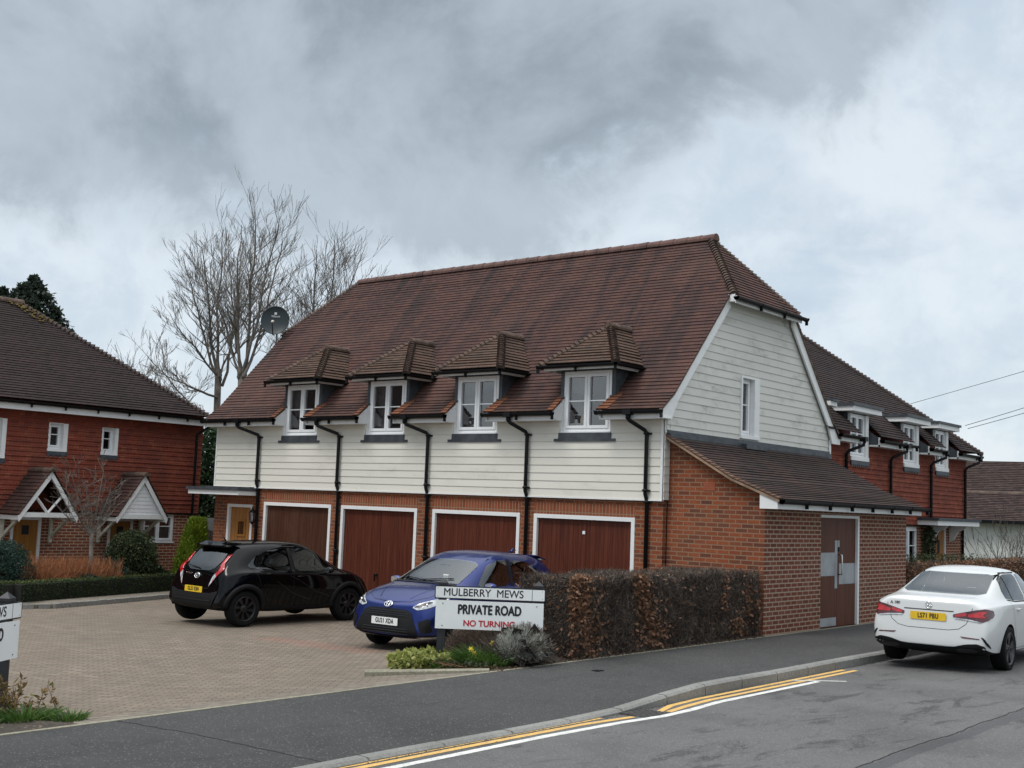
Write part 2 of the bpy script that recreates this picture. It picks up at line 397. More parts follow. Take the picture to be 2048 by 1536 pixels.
def wood_mat(name, c1, c2, plank=.1, rough=.5, gap=.006, wash=None):
    m, t, b = newmat(name); uv = coord(t, 'UV')
    g = t.nodes.new('ShaderNodeMapping'); t.links.new(uv, g.inputs[0]); g.inputs['Scale'].default_value = (26, 1.1, 1)
    nz = noise(t, g.outputs[0], 1.2, 6, .6, .3)
    s_ = t.nodes.new('ShaderNodeSeparateXYZ'); t.links.new(uv, s_.inputs[0])
    k = mth(t, 'FLOOR', mth(t, 'DIVIDE', s_.outputs[0], plank)); wn = t.nodes.new('ShaderNodeTexWhiteNoise'); wn.noise_dimensions = '1D'; t.links.new(k, wn.inputs['W'])
    c = mixc(t, mth(t, 'ADD', mth(t, 'MULTIPLY', smooth(t, nz, .3, .7), .7), mth(t, 'MULTIPLY', wn.outputs[0], .3)), c1, c2)
    if wash: c = mixc(t, mth(t, 'MULTIPLY', smooth(t, noise(t, uv, 1.3, 4, .6), .45, .75), .6), c, wash)
    fr = mth(t, 'FRACT', mth(t, 'DIVIDE', s_.outputs[0], plank)); ln = mth(t, 'LESS_THAN', fr, gap / plank)
    c = mixc(t, mth(t, 'MULTIPLY', ln, .75), c, tuple(x * .25 for x in c1))
    t.links.new(c, b.inputs['Base Color']); b.inputs['Roughness'].default_value = rough; b.inputs['Specular IOR Level'].default_value = .22
    bump(t, b, mth(t, 'ADD', mth(t, 'MULTIPLY', ln, -.8), mth(t, 'MULTIPLY', nz, .2)), .5, .004)
    return m
MT['garage'] = wood_mat('mahogany_garage_door', (.058, .0125, .0065), (.125, .033, .017), .098)
MT['garage_faded'] = wood_mat('faded_garage_door', (.042, .016, .009), (.088, .034, .019), .098, wash=(.088, .044, .028))
MT['store'] = wood_mat('store_door_wood', (.060, .019, .010), (.13, .044, .023), .09)
MT['oak'] = wood_mat('golden_oak_door', (.24, .10, .03), (.42, .20, .07), .13)
MT['oak_dark'] = wood_mat('orange_oak_door', (.26, .11, .025), (.40, .18, .045), .13)  # slightly more orange oak than the golden door
def glass_mat(name, tint=.35, refl=.55, rough=.02):
    m, t, b = newmat(name); t.nodes.remove(b)
    tr = t.nodes.new('ShaderNodeBsdfTransparent'); tr.inputs[0].default_value = (tint, tint, tint * 1.05, 1)
    gl = t.nodes.new('ShaderNodeBsdfGlossy'); gl.inputs[0].default_value = (refl, refl, refl, 1); gl.inputs[1].default_value = rough
    lw = t.nodes.new('ShaderNodeLayerWeight'); lw.inputs[0].default_value = .45
    mx = t.nodes.new('ShaderNodeMixShader'); t.links.new(mth(t, 'ADD', mth(t, 'MULTIPLY', lw.outputs[0], .16), .03), mx.inputs[0])
    t.links.new(tr.outputs[0], mx.inputs[1]); t.links.new(gl.outputs[0], mx.inputs[2])
    pos = t.nodes.new('ShaderNodeNewGeometry').outputs['Position']
    bp_ = t.nodes.new('ShaderNodeBump'); bp_.inputs['Strength'].default_value = .06; bp_.inputs['Distance'].default_value = .02; t.links.new(noise(t, pos, 1.6, 2, .5), bp_.inputs['Height']); t.links.new(bp_.outputs[0], gl.inputs['Normal'])
    t.links.new(mx.outputs[0], t.nodes['Material Output'].inputs[0])
    return m
MT['glass'] = glass_mat('window_glass', .75, .75)
def ground_mat(name, c1, c2, scale, specks=None, rough=.85, bmp=.4, crack=None, patch=None):
    m, t, b = newmat(name); pos = t.nodes.new('ShaderNodeNewGeometry').outputs['Position']
    f = noise(t, pos, scale, 5, .8); c = mixc(t, smooth(t, f, .33, .67), c1, c2)
    l = noise(t, pos, .55, 6, .6, .3); c = mixc(t, mth(t, 'MULTIPLY', smooth(t, l, .42, .68), .45), c, tuple(x * .62 for x in c1))
    if patch:
        c = mixc(t, mth(t, 'MULTIPLY', smooth(t, noise(t, pos, 2.6, 8, .75, .8, (3, 8, 1)), .57, .66), .35), c, tuple(x * .45 for x in c1))
        mp = t.nodes.new('ShaderNodeMapping'); t.links.new(pos, mp.inputs[0]); mp.inputs['Scale'].default_value = (1.6, .5, 1)
        c = mixc(t, mth(t, 'MULTIPLY', smooth(t, noise(t, mp.outputs[0], 1.7, 9, .72, .5), .52, .64), patch[1]), c, patch[0])
    if specks:
        v = t.nodes.new('ShaderNodeTexVoronoi'); v.inputs['Scale'].default_value = specks[0]; t.links.new(pos, v.inputs[0])
        wn = t.nodes.new('ShaderNodeTexWhiteNoise'); t.links.new(v.outputs['Color'], wn.inputs[0])
        s_ = mth(t, 'MULTIPLY', mth(t, 'GREATER_THAN', wn.outputs[0], 1 - specks[2]), mth(t, 'LESS_THAN', v.outputs['Distance'], .42))
        c = mixc(t, mth(t, 'MULTIPLY', s_, .8), c, specks[1])
    t.links.new(c, b.inputs['Base Color']); b.inputs['Roughness'].default_value = rough
    bump(t, b, f, bmp, .012)
    return m
MT['foot'] = ground_mat('dark_footway_asphalt', (.027, .0265, .0262), (.058, .057, .056), 70, (60, (.15, .148, .14), .12), bmp=.6, patch=((.018, .018, .018), .45))
MT['road'] = ground_mat('worn_road_asphalt', (.070, .0685, .068), (.145, .142, .140), 60, (55, (.21, .205, .20), .08), bmp=.5, patch=((.036, .036, .037), .85))
MT['kerb'] = ground_mat('concrete_kerb', (.16, .16, .15), (.27, .265, .245), 30, None, bmp=.4)
MT['edging'] = ground_mat('mossy_edging', (.18, .17, .125), (.30, .28, .21), 25, None, bmp=.4)
MT['soil'] = ground_mat('dark_soil', (.025, .019, .013), (.065, .05, .034), 20, (30, (.16, .12, .08), .15), bmp=1.0)
MT['grass'] = ground_mat('rough_grass', (.035, .05, .018), (.07, .085, .03), 6, None, bmp=.6)
def paver_mat(name, cols, mortar, bw=.2, bh=.1, rot=0.0, red=None, amt=.3):
    m, t, b = newmat(name); pos = t.nodes.new('ShaderNodeNewGeometry').outputs['Position']
    mp = t.nodes.new('ShaderNodeMapping'); t.links.new(pos, mp.inputs[0]); mp.inputs['Rotation'].default_value = (0, 0, rot)
    br = t.nodes.new('ShaderNodeTexBrick'); t.links.new(mp.outputs[0], br.inputs[0])
    for k, v in (('Scale', 1), ('Mortar Size', .006), ('Mortar Smooth', .3), ('Brick Width', bw), ('Row Height', bh), ('Bias', 0), ('Color1', (0, 0, 0, 1)), ('Color2', (1, 1, 1, 1)), ('Mortar', (.5, .5, .5, 1))): br.inputs[k].default_value = v
    ramp = t.nodes.new('ShaderNodeValToRGB'); t.links.new(br.outputs['Color'], ramp.inputs[0]); e = ramp.color_ramp.elements
    while len(e) < len(cols): e.new(.5)
    for i, c in enumerate(cols): e[i].position = i / (len(cols) - 1); e[i].color = (*c, 1)
    c = ramp.outputs[0]; f = noise(t, pos, 30, 5, .7)
    c = mixc(t, mth(t, 'MULTIPLY', smooth(t, f, .4, .75), .3), c, tuple(x * .6 for x in cols[0]))
    c = mixc(t, mth(t, 'MULTIPLY', smooth(t, noise(t, pos, .45, 6, .62, .3), .42, .68), amt), c, (.11, .095, .072))
    if red:
        s_ = t.nodes.new('ShaderNodeSeparateXYZ'); t.links.new(pos, s_.inputs[0])
        w = mth(t, 'MULTIPLY', mth(t, 'SUBTRACT', noise(t, pos, 2.2, 4, .6), .5), .7)
        ry = mth(t, 'ADD', s_.outputs[1], w)
        band = mth(t, 'MULTIPLY', smooth(t, ry, red[0], red[0] + .12), smooth(t, ry, red[1] - .12, red[1], 1.0, 0.0))
        rx = mth(t, 'ADD', s_.outputs[0], w); band = mth(t, 'MULTIPLY', band, mth(t, 'MULTIPLY', smooth(t, rx, red[2], red[2] + .3), smooth(t, rx, red[3] - .3, red[3], 1.0, 0.0)))
        c = mixc(t, mth(t, 'MULTIPLY', band, .38), c, (.26, .12, .09))
    c = mixc(t, br.outputs['Fac'], c, mortar)
    t.links.new(c, b.inputs['Base Color']); b.inputs['Roughness'].default_value = .88
    bump(t, b, mth(t, 'ADD', mth(t, 'MULTIPLY', mth(t, 'SUBTRACT', 1.0, br.outputs['Fac']), 1.0), mth(t, 'MULTIPLY', f, .5)), .8, .012)
    return m
MT['paver'] = paver_mat('buff_block_paving', [(.14, .112, .084), (.20, .162, .122), (.165, .125, .095), (.225, .182, .138)], (.052, .043, .033), rot=-.70, red=(-5.35, -4.7, -4.6, -1.6))
MT['paver_edge'] = paver_mat('buff_border_blocks', [(.15, .128, .10), (.215, .185, .145), (.18, .15, .12)], (.065, .058, .045), bw=.2, bh=.1)
def leaf_mat(name, cols, rough=.6, trans=.3, ns=2.0):
    m, t, b = newmat(name); g = t.nodes.new('ShaderNodeNewGeometry')
    ramp = t.nodes.new('ShaderNodeValToRGB'); e = ramp.color_ramp.elements
    while len(e) < len(cols): e.new(.5)
    for i, c in enumerate(cols): e[i].position = i / (len(cols) - 1); e[i].color = (*c, 1)
    v = mth(t, 'ADD', mth(t, 'MULTIPLY', g.outputs['Random Per Island'], .65), mth(t, 'MULTIPLY', smooth(t, noise(t, g.outputs['Position'], ns, 4, .6), .35, .65), .35))
    t.links.new(v, ramp.inputs[0]); t.links.new(ramp.outputs[0], b.inputs['Base Color'])
    b.inputs['Roughness'].default_value = rough; b.inputs['Specular IOR Level'].default_value = .3
    tl = t.nodes.new('ShaderNodeBsdfTranslucent'); t.links.new(ramp.outputs[0], tl.inputs[0])
    mx = t.nodes.new('ShaderNodeMixShader'); mx.inputs[0].default_value = trans
    t.links.new(b.outputs[0], mx.inputs[1]); t.links.new(tl.outputs[0], mx.inputs[2]); t.links.new(mx.outputs[0], t.nodes['Material Output'].inputs[0])
    return m
# ------------------------------------------------------------------ ground, road, footway, yard
def zg(x):
    xs = [-60, -30, -16, -10, -6, -2, 0, 1.95]; zs = [-.9, -.5, -.18, -.06, 0.0, .06, .18, .36]
    return float(np.interp(x, xs, zs))
def zr(x): return float(np.interp(x, [3.9, 4.3, 5.8, 8, 11, 12], [.225, .235, .285, .31, .28, .24]))
def sheet(name, xs, ys, zf, mat, dz=0.0):
    mb = MB(); nx, ny = len(xs), len(ys)
    mb.mesh([(x, y, zf(x, y) + dz) for y in ys for x in xs], [(j * nx + i, j * nx + i + 1, (j + 1) * nx + i + 1, (j + 1) * nx + i) for j in range(ny - 1) for i in range(nx - 1)], sm=True)
    return mb.build(name, mat, kind='structure')
lin = lambda a, b, n: list(np.linspace(a, b, n))
sheet('ground', [-600, -200, -60, -30, -16, -10, -6, -2, 0, 1.95, 12, 30, 100, 400], [-300, -60, -20, 0, 20, 60, 200, 700], lambda x, y: (zg(x) if x <= 1.95 else .36) - (.35 if 1.9 < x < 13 else .03), MT['grass'])
def zyard(x, y): return zg(x)
# drive and yard of block paving
sheet('yard_paving', lin(-22, 1.55, 60), lin(-30, .3, 60), zyard, MT['paver'], .004)
sheet('paving_border', lin(1.55, 1.95, 3), lin(-12.2, -6.7, 30), zyard, MT['paver_edge'], .006)
# low concrete edging strip beside the footway
MB().box(1.95, 2.0, -60, 30, .2, .372).build('footway_edging', MT['edging'], kind='structure')
def kerb_top(y): return float(np.interp(y, [-60, -7.9, -7.3, -5.9, 60], [.262, .262, .27, .352, .352]))
def kx(y): return 3.93 + .02 * math.sin(y * 1.3) + (.08 if y < -6.2 else .08 * max(0, 1 - (y + 6.2) / 1.2) if y < -5 else 0)
ys = lin(-60, -15, 10) + lin(-14.5, 6, 83) + lin(7, 80, 30)
def zfoot(x, y):
    t = (x - 2.0) / (kx(y) - 2.0); t = max(0, min(1, t)); k = kerb_top(y)
    return .366 + (k - .366) * t ** 1.6 if y < -5 else .366 + (k - .366) * t
mb = MB(); rows = [[2.0 + (kx(y) - 2.0) * i / 8 for i in range(9)] for y in ys]
mb.mesh([(x, y, zfoot(x, y)) for y, r_ in zip(ys, rows) for x in r_], [(j * 9 + i, j * 9 + i + 1, j * 9 + i + 10, j * 9 + i + 9) for j in range(len(ys) - 1) for i in range(8)], sm=True)
mb.build('pavement', MT['foot'], kind='structure')
mb = MB(); y = -20.0; rk = random.Random(2)
while y < 40:
    y2 = y + .905; w = .125
    if not (-7.9 < y < -5.4): pass
    for a, b in ((y, y2),):
        a2, b2 = a + .010, b - .010; e = rk.uniform(-.004, .004)
        A = [(kx(a2), a2), (kx(b2), b2)]; ch = .022
        prof = lambda x0, yy, t: [(x0, yy, .1), (x0 + w + .012, yy, .1), (x0 + w + .01, yy, t - ch), (x0 + w - ch, yy, t), (x0, yy, t)]
        p, q = prof(A[0][0], a2, kerb_top(a2) + .003 + e), prof(A[1][0], b2, kerb_top(b2) + .003 + e)
        m_ = len(p); mb.mesh(p + q, [(k, (k + 1) % m_, (k + 1) % m_ + m_, k + m_) for k in range(m_)] + [tuple(range(m_ - 1, -1, -1)), tuple(range(m_, 2 * m_))])
    y = y2
mb.build('kerb', MT['kerb'], kind='structure')
sheet('road', lin(3.95, 12.5, 40), lin(-60, 120, 60), lambda x, y: zr(x), MT['road'])
MB().box(12.5, 16, -60, 120, .1, .36).build('far_pavement', MT['foot'], kind='structure')
# painted lines
def stripe(mb, path, w, dz=.004):
    P = [V((x, y, zr(x) + dz)) for x, y in path]; L = []; 
    rr = random.Random(5)
    pts = []
    for a, b in zip(P[:-1], P[1:]):
        n = max(1, int((b - a).length / .12))
        for i in range(n): pts.append(a + (b - a) * (i / n))
    pts.append(P[-1]); vs = []
    for i, p in enumerate(pts):
        d = (pts[min(i + 1, len(pts) - 1)] - pts[max(i - 1, 0)]); d.z = 0; d.normalize(); s_ = V((d.y, -d.x, 0)); k = 1 + rr.uniform(-.09, .09)
        vs += [p - s_ * w / 2 * k, p + s_ * w / 2 * k]
    mb.mesh(vs, [(2 * i, 2 * i + 1, 2 * i + 3, 2 * i + 2) for i in range(len(pts) - 1)])
def paint_mat(name, col, worn, col2):
    m, t, b = newmat(name); pos = t.nodes.new('ShaderNodeNewGeometry').outputs['Position']
    c = mixc(t, smooth(t, noise(t, pos, 9, 5, .7), .35, .7), col, col2)
    wn = mth(t, 'MULTIPLY', smooth(t, noise(t, pos, 38, 5, .75), .56, .64), worn)
    c = mixc(t, wn, c, (.10, .10, .10)); t.links.new(c, b.inputs['Base Color']); b.inputs['Roughness'].default_value = .75
    return m
MT['yellow'] = paint_mat('yellow_road_paint', (.66, .40, .10), .9, (.52, .33, .12))
MT['whitep'] = paint_mat('white_road_paint', (.66, .66, .62), .8, (.50, .50, .48))
mb = MB()
stripe(mb, [(4.12, -30), (4.12, -10), (4.14, -8.9), (4.16, -7.75)], .07); stripe(mb, [(4.24, -30), (4.24, -10), (4.27, -8.2), (4.36, -7.45)], .07)
stripe(mb, [(4.36, -6.95), (4.22, -6.5), (4.16, -5.8), (4.14, -1.8)], .07); stripe(mb, [(4.44, -6.9), (4.36, -6.4), (4.30, -5.8), (4.29, -1.75)], .07)
o = mb.build('double_yellow_lines', MT['yellow'], kind='structure')
mb = MB(); stripe(mb, [(4.42, -30), (4.42, -10.5), (4.42, -9), (4.48, -7.8), (4.56, -7.2), (4.54, -6.6), (4.46, -5.9), (4.45, -3.3)], .085)
stripe(mb, [(4.15, -3.45), (4.72, -3.05)], .05, .006)
mb.build('white_edge_line', MT['whitep'], kind='structure')
# the sunken crack and darker repair band on the crown of the road
mb = MB(); rc = random.Random(77); pth = []; off_ = 0
for yy in lin(-14, 20, 420): off_ = off_ * .93 + rc.gauss(0, .008); pth.append((7.08 + off_, yy))
stripe(mb, pth, .014, .003); mb.build('road_crack', plain('tar_crack', (.012, .012, .012), .9), kind='structure')
mb = MB(); stripe(mb, [(x + .10, y_) for x, y_ in pth], .15, .0015); mb.build('road_repair', ground_mat('tar_band', (.045, .045, .047), (.09, .09, .092), 50), kind='structure')
# road gully
g = empty('drain_grate', (4.3, -7.15, .23), 0, 'cast iron gully grate set in the road where the yellow lines break', 'drain cover')
mb = MB(); mb.box(4.10, 4.52, -7.42, -6.92, .18, .236); mb.build('frame', plain('rusty_iron', (.045, .038, .034), .6, .5, .3, 20), g)
mb = MB()
for i in range(9): mb.box(4.125 + i * .045, 4.15 + i * .045, -7.39, -6.95, .22, .246)
mb.build('bars', plain('worn_iron', (.10, .095, .09), .5, .5, .3, 20), g)
mb = MB(); rj = random.Random(5); P_ = [(1.99 + (kx(-11.9) - 1.99) * k / 20, -11.9 + .55 * k / 20 + rj.gauss(0, .01)) for k in range(21)]
vs = [];
for x, y in P_: vs += [(x, y - .006, zfoot(x, y) + .002), (x, y + .006, zfoot(x, y) + .002)]
mb.mesh(vs, [(2 * k, 2 * k + 2, 2 * k + 3, 2 * k + 1) for k in range(20)]); mb.build('pavement_crack', plain('dark_crack_strip', (.008, .008, .008), .95), kind='structure')  # thin dark strip drawn as a crack across the footway
rg_ = np.random.default_rng(3); mb = MB()
for k in range(900):
    y = rg_.uniform(-11, 1.2); x = kx(y) + .145 + abs(rg_.normal(0, .035)); s_ = rg_.uniform(.005, .018); a = rg_.uniform(0, 3.1); z = zr(x) + .003; u = V((math.cos(a), math.sin(a), .15)) * s_; w = V((-math.sin(a), math.cos(a), .1)) * s_ * .6
    c = V((x, y, z)); mb.face([c - u, c - w, c + u, c + w])
MT['grit'] = plain('gutter_grit', (.05, .042, .03), .95, var=.6, nscale=40); mb.build('kerb_grit', MT['grit'], None, 'thin line of dark grit and leaf crumbs in the gutter below the kerb', 'debris', kind='stuff')
# small iron cover in the footway
o = MB().box(2.62, 2.72, -5.75, -5.6, .3, .371).build('stopcock_cover', MT['pipe'], None, 'small dark water stopcock cover let into the asphalt footway', 'utility cover', bevel=.005)
# planting bed soil
def bed(name, poly, z0, mat, h=.05):
    mb = MB(); c = V((sum(p[0] for p in poly) / len(poly), sum(p[1] for p in poly) / len(poly)))
    n = len(poly); R = 8; vs = []; rr = random.Random(9)
    for k in range(R + 1):
        for p in poly:
            t = k / R; x, y_ = c.x + (p[0] - c.x) * t, c.y + (p[1] - c.y) * t
            vs.append((x, y_, zg(x) + z0 + h * (1 - t ** 3) + rr.uniform(-.012, .012) * (k < R)))
    mb.mesh(vs, [(k * n + i, k * n + (i + 1) % n, (k + 1) * n + (i + 1) % n, (k + 1) * n + i) for k in range(R) for i in range(n)], sm=True)
    return mb.build(name, mat, kind='structure')
def densify(poly, st=.25):
    out = []
    for a, b in zip(poly, poly[1:] + poly[:1]):
        n = max(1, int(math.dist(a, b) / st)); out += [(a[0] + (b[0] - a[0]) * i / n, a[1] + (b[1] - a[1]) * i / n) for i in range(n)]
    return out
bed('flower_bed_soil', densify([(1.94, -6.75), (1.94, -.1), (.55, -.1), (.35, -4.5), (.15, -6.4), (.75, -7.45), (1.35, -7.15)]), .0, MT['soil'], .07)
bed('front_garden_soil', densify([(1.94, -12.2), (1.94, -15.5), (-.8, -15.5), (-1.0, -12.3), (.2, -11.5), (1.1, -11.7)]), .0, MT['soil'], .07)
# rounded kerb that wraps the bed round the sign
mb = MB(); path = [(.78, -7.78), (.95, -7.63), (1.15, -7.47), (1.38, -7.29), (1.65, -7.08), (1.93, -6.86)]; sec_ = [(-.055, -.06), (-.055, .055), (-.03, .078), (.03, .078), (.055, .055), (.055, -.06)]; vs = []
for k, p in enumerate(path):
    a, b = V((*path[max(0, k - 1)], 0)), V((*path[min(len(path) - 1, k + 1)], 0)); d = (b - a).normalized(); s_ = V((d.y, -d.x, 0)); h_ = 1 - .45 * k / 5
    vs += [V((p[0], p[1], zg(p[0]) + z_ * (h_ if z_ > 0 else 1))) + s_ * x_ for x_, z_ in sec_]
mb.mesh(vs, [(k * 6 + i, k * 6 + (i + 1) % 6, k * 6 + 6 + (i + 1) % 6, k * 6 + 6 + i) for k in range(5) for i in range(6)] + [(5, 4, 3, 2, 1, 0), (30, 31, 32, 33, 34, 35)])
mb.build('bed_kerb', MT['edging'], kind='structure')

# ------------------------------------------------------------------ the main building with four garages
L_ = 12.57; D_ = 6.66
cb = empty('garage_house', (-6, 3.3, 0), 0, 'long cream weatherboarded building with four mahogany garage doors and four roof dormers', 'building')
GX = [-10.74, -8.15, -5.45, -2.84]; GW = 2.27; GH = 2.2
WC = [-9.60, -6.89, -4.37, -1.69]; WWD = 1.07
# ground storey brickwork, openings left for garages and the oak door
mb = MB(); spans = [(-L_, -12.07)] + [(-11.14, GX[0])] + [(GX[i] + GW, GX[i + 1]) for i in range(3)] + [(GX[3] + GW, 0)]
def wall_strip(mb, x0, x1, y, z0, z1): mb.face([(x0, y, z0), (x1, y, z0), (x1, y, z1), (x0, y, z1)])
for a, b in spans: mb.box(a, b, 0, .12, -.1, 2.56)
mb.box(-12.07, -11.14, 0, .12, 2.12 + .225, 2.56)
for gx in GX: mb.box(gx, gx + GW, 0, .12, GH + .225, 2.56)
mb.box(-L_, 0 - .001, 6.5, D_, -.1, 4.2); mb.box(-L_, -L_ + .12, .121, 6.499, -.1, 2.56)
mb.build('brick_wall', MT['brick'], cb)
mb = MB(); mb.box(-12.07, -11.14, -.004, .12, 2.12, 2.345)
for gx in GX: mb.box(gx, gx + GW, -.004, .12, GH, GH + .225)
mb.build('soldier_course', MT['soldier'], cb)
mb = MB(); mb.box(-L_ + .13, -.13, .9, 6.4, 0, 4.9); mb.build('interior', MT['interior'], cb)
def ring_frame(mb, x0, x1, z0, z1, y0, y1, w, bottom=True):
    mb.box(x0, x0 + w, y0, y1, z0, z1); mb.box(x1 - w, x1, y0, y1, z0, z1); mb.box(x0 + w, x1 - w, y0, y1, z1 - w, z1)
    if bottom: mb.box(x0 + w, x1 - w, y0, y1, z0, z0 + w)
for i, gx in enumerate(GX):
    mb = MB(); mb.box(gx + .075, gx + GW - .075, .055, .085, 0, GH - .075)
    x0, x1, z1 = gx + .075, gx + GW - .075, GH - .075
    for a, b, c, d in ((x0, x0 + .09, .0, z1), (x1 - .09, x1, .0, z1), (x0 + .09, x1 - .09, z1 - .09, z1), (x0 + .09, x1 - .09, 0, .1)): mb.box(a, b, .046, .0549, c, d)
    mb.box((x0 + x1) / 2 - .045, (x0 + x1) / 2 + .045, .050, .0549, .1, z1 - .09)
    do = mb.build('garage_door', MT['garage_faded'] if i == 0 else MT['garage'], cb, 'weathered brown garage door' if i == 0 else None)
    fb = MB(); ring_frame(fb, gx, gx + GW, 0, GH, -.014, .05, .075, False); fb.build('frame', MT['trim'], do)
    hb = MB(); hx = (x0 + x1) / 2; hb.tube([(hx, .04, .78), (hx, .0, .78)], .03, 8); hb.box(hx - .012, hx + .012, -.035, -.008, .64, .80); hb.build('handle', MT['pipe'], do, bevel=.004)
# little plate on the right hand door
MB().box(GX[3] + GW / 2 - .03, GX[3] + GW / 2 + .03, .036, .0415, 1.86, 1.92).build('lock_plate', MT['upvc'], cb)
# cladding on the long side
mb = MB(); holes = [(c - WWD / 2 - .05, c + WWD / 2 + .05, 3.66, 5.2) for c in WC]
lapped(mb, (0, -.045, 0), (1, 0, 0), (0, 0, 1), [(-L_, 2.53), (.0, 2.53), (.0, 4.05), (-L_, 4.05)], .147, .012, holes, v_off=2.53)
mb.box(-L_ + .02, -.02, -.043, .0, 2.53, 4.0) if False else None
mb.build('weatherboard_cladding', MT['boards'], cb)
mb = MB()
xs = [-L_] + sorted(sum([[h[0], h[1]] for h in holes], [])) + [0]
for a, b in zip(xs[0::2], xs[1::2]): mb.box(a + .002, b - .002, -.044, -.001, 2.54, 4.3)
for h in holes: mb.box(h[0] - .002, h[1] + .002, -.0435, -.0015, 2.541, h[2])
mb.build('wall_backing', MT['boards'], cb)
mb = MB(); mb.box(-.035, .012, -.066, -.046, 2.52, 4.0); mb.box(-L_ - .012, -L_ + .03, -.066, -.046, 2.52, 4.0); mb.box(-L_ - .02, .014, -.075, -.0, 2.505, 2.529); mb.build('corner_trim', MT['trim'], cb)
# roof
YB0, ZB0, YB1, ZB1, YR, ZR = -.36, 4.10, .06, 4.42, 3.33, 7.96
sl_up = V((0, YR - YB1, ZR - ZB1)); LU = sl_up.length; sl_lo = V((0, YB1 - YB0, ZB1 - ZB0)); LL = sl_lo.length
fr_h = (2.04 - YB1) / (YR - YB1)
XE, XW = .16, -L_ - .16
vh = LU * fr_h
up_poly = [(XW, 0), (XE, 0), (XE, vh), (-1.09, LU), (-11.48, LU), (XW, vh)]
h_open = [(c - .56, c + .56, -1, (.52 - YB1) / (YR - YB1) * LU) for c in WC]
mb = MB(); lapped(mb, (0, YB1, ZB1), (1, 0, 0), sl_up, up_poly, .1, .014, h_open, jitter=.4)
mb.build('roof', MT['roof'], cb)
roof_main = [o for o in COL.objects if o.parent == cb and o.name.startswith('roof')][0]
secs = []
ex = [XW] + sum([[c - .56, c + .56] for c in WC], []) + [XE]
for i in range(5):
    a, b = ex[2 * i], ex[2 * i + 1]; secs.append((a, b)); mb = MB()
    fa, fb_ = (.0 if i == 0 else .10), (.0 if i == 4 else .04)
    lapped(mb, (0, YB0, ZB0), (1, 0, 0), sl_lo, [(a - fa, 0), (b + fb_, 0), (b, LL), (a, LL)], .1, .017, jitter=.4)
    mb.build('eaves_tiles', MT['roof_eave'], cb)
    # fresh orange cut tiles along the window cheeks
    mo = MB()
    if i > 0: lapped(mo, V((0, YB0, ZB0)) + V((0, -sl_lo.z, sl_lo.y)).normalized() * .014, (1, 0, 0), sl_lo, [(a - fa - .006, 0), (a + .14, 0), (a + .2, LL), (a - .004, LL)], .1, .017); mo.build('cut_tiles', MT['tile_orange'], cb); mo = MB()
    if i < 4: lapped(mo, V((0, YB0, ZB0)) + V((0, -sl_lo.z, sl_lo.y)).normalized() * .014, (1, 0, 0), sl_lo, [(b - .10, 0), (b + fb_ + .006, 0), (b + .004, LL), (b - .12, LL)], .1, .017); mo.build('cut_tiles', MT['tile_orange'], cb)
# back slope, half hips
mb = MB(); yb = D_ - YB1; lapped(mb, (0, yb, ZB1), (-1, 0, 0), (0, -(YR - YB1), ZR - ZB1), [(-XE, -.5), (-XW, -.5), (-XW, vh), (11.48, LU), (1.09, LU), (-XE, vh)], .1, .017)
mb.build('rear_roof', MT['roof'], cb)
HZ = ZB1 + (ZR - ZB1) * fr_h
for sx, xe, xa, nm in ((1, XE, -1.09, 'hip_roof'), (-1, XW, -11.48, 'hip_roof')):
    O = V((xe, YR, HZ)); up = V((xa - xe, 0, ZR - HZ)); Lh = up.length; hw = YR - 2.04; ext = .17; k = hw / Lh
    mb = MB(); lapped(mb, O, (0, sx, 0), up, [(-(hw + ext * k), -ext), (hw + ext * k, -ext), (0, Lh)], .1, .017); mb.build(nm, MT['roof'], cb)
mb = MB()
A, B = V((-1.09, YR, ZR)), V((-11.48, YR, ZR)); caps(mb, B, A + V((.1, 0, 0)), .105, .118, .33, drop=.03)
mb.build('ridge_tiles', MT['cap_ridge'], cb)
for xa, xe in ((-1.09, XE), (-11.48, XW)):
    for yy in (2.04, D_ - 2.04):
        mb = MB()
        e = V((xe, yy, HZ)); t = V((xa, YR, ZR)); d = (e - t).normalized(); nrm = V((.5 if xe > -5 else -.5, -.5 if yy < YR else .5, .9))
        caps(mb, t, e + d * .12, .055, .095, .1, nrm, .03, n=6); mb.build('hip_tiles', MT['cap'], cb)
# verge boards on both gables
for x0 in (.085, -L_ - .125):
    for s_ in (0, 1):
        f = (lambda y_: y_) if s_ == 0 else (lambda y_: D_ - y_)
        pl = [(-.37, 4.05), (YB1 - .02, ZB1 - .055), (2.03, HZ - .05), (2.03, HZ - .33), (.22, ZB1 - .14), (.02, 3.93), (-.37, 3.93)]
        MB().prism([(x0, f(a), b) for a, b in pl], (.04, 0, 0)).build('barge_board', MT['trim'], cb)
    mb = MB(); mb.box(x0, x0 + .045, 1.98, D_ - 1.98, HZ - .21, HZ - .04); mb.build('half_hip_board', MT['trim'], cb)
MT['vmort'] = plain('verge_mortar', (.16, .12, .09), .9, var=.4, nscale=8)   # mortar-bedded verge edge under the tiles
for s_ in (0, 1):
    f = (lambda y_: y_) if s_ == 0 else (lambda y_: D_ - y_)
    pl = [(-.38, 4.085), (YB1, ZB1 - .012), (2.04, HZ - .012), (2.03, HZ - .05), (YB1 - .02, ZB1 - .055), (-.38, 4.05)]
    MB().prism([(.10, f(a), b) for a, b in pl], (.058, 0, 0)).build('verge', MT['vmort'], cb)
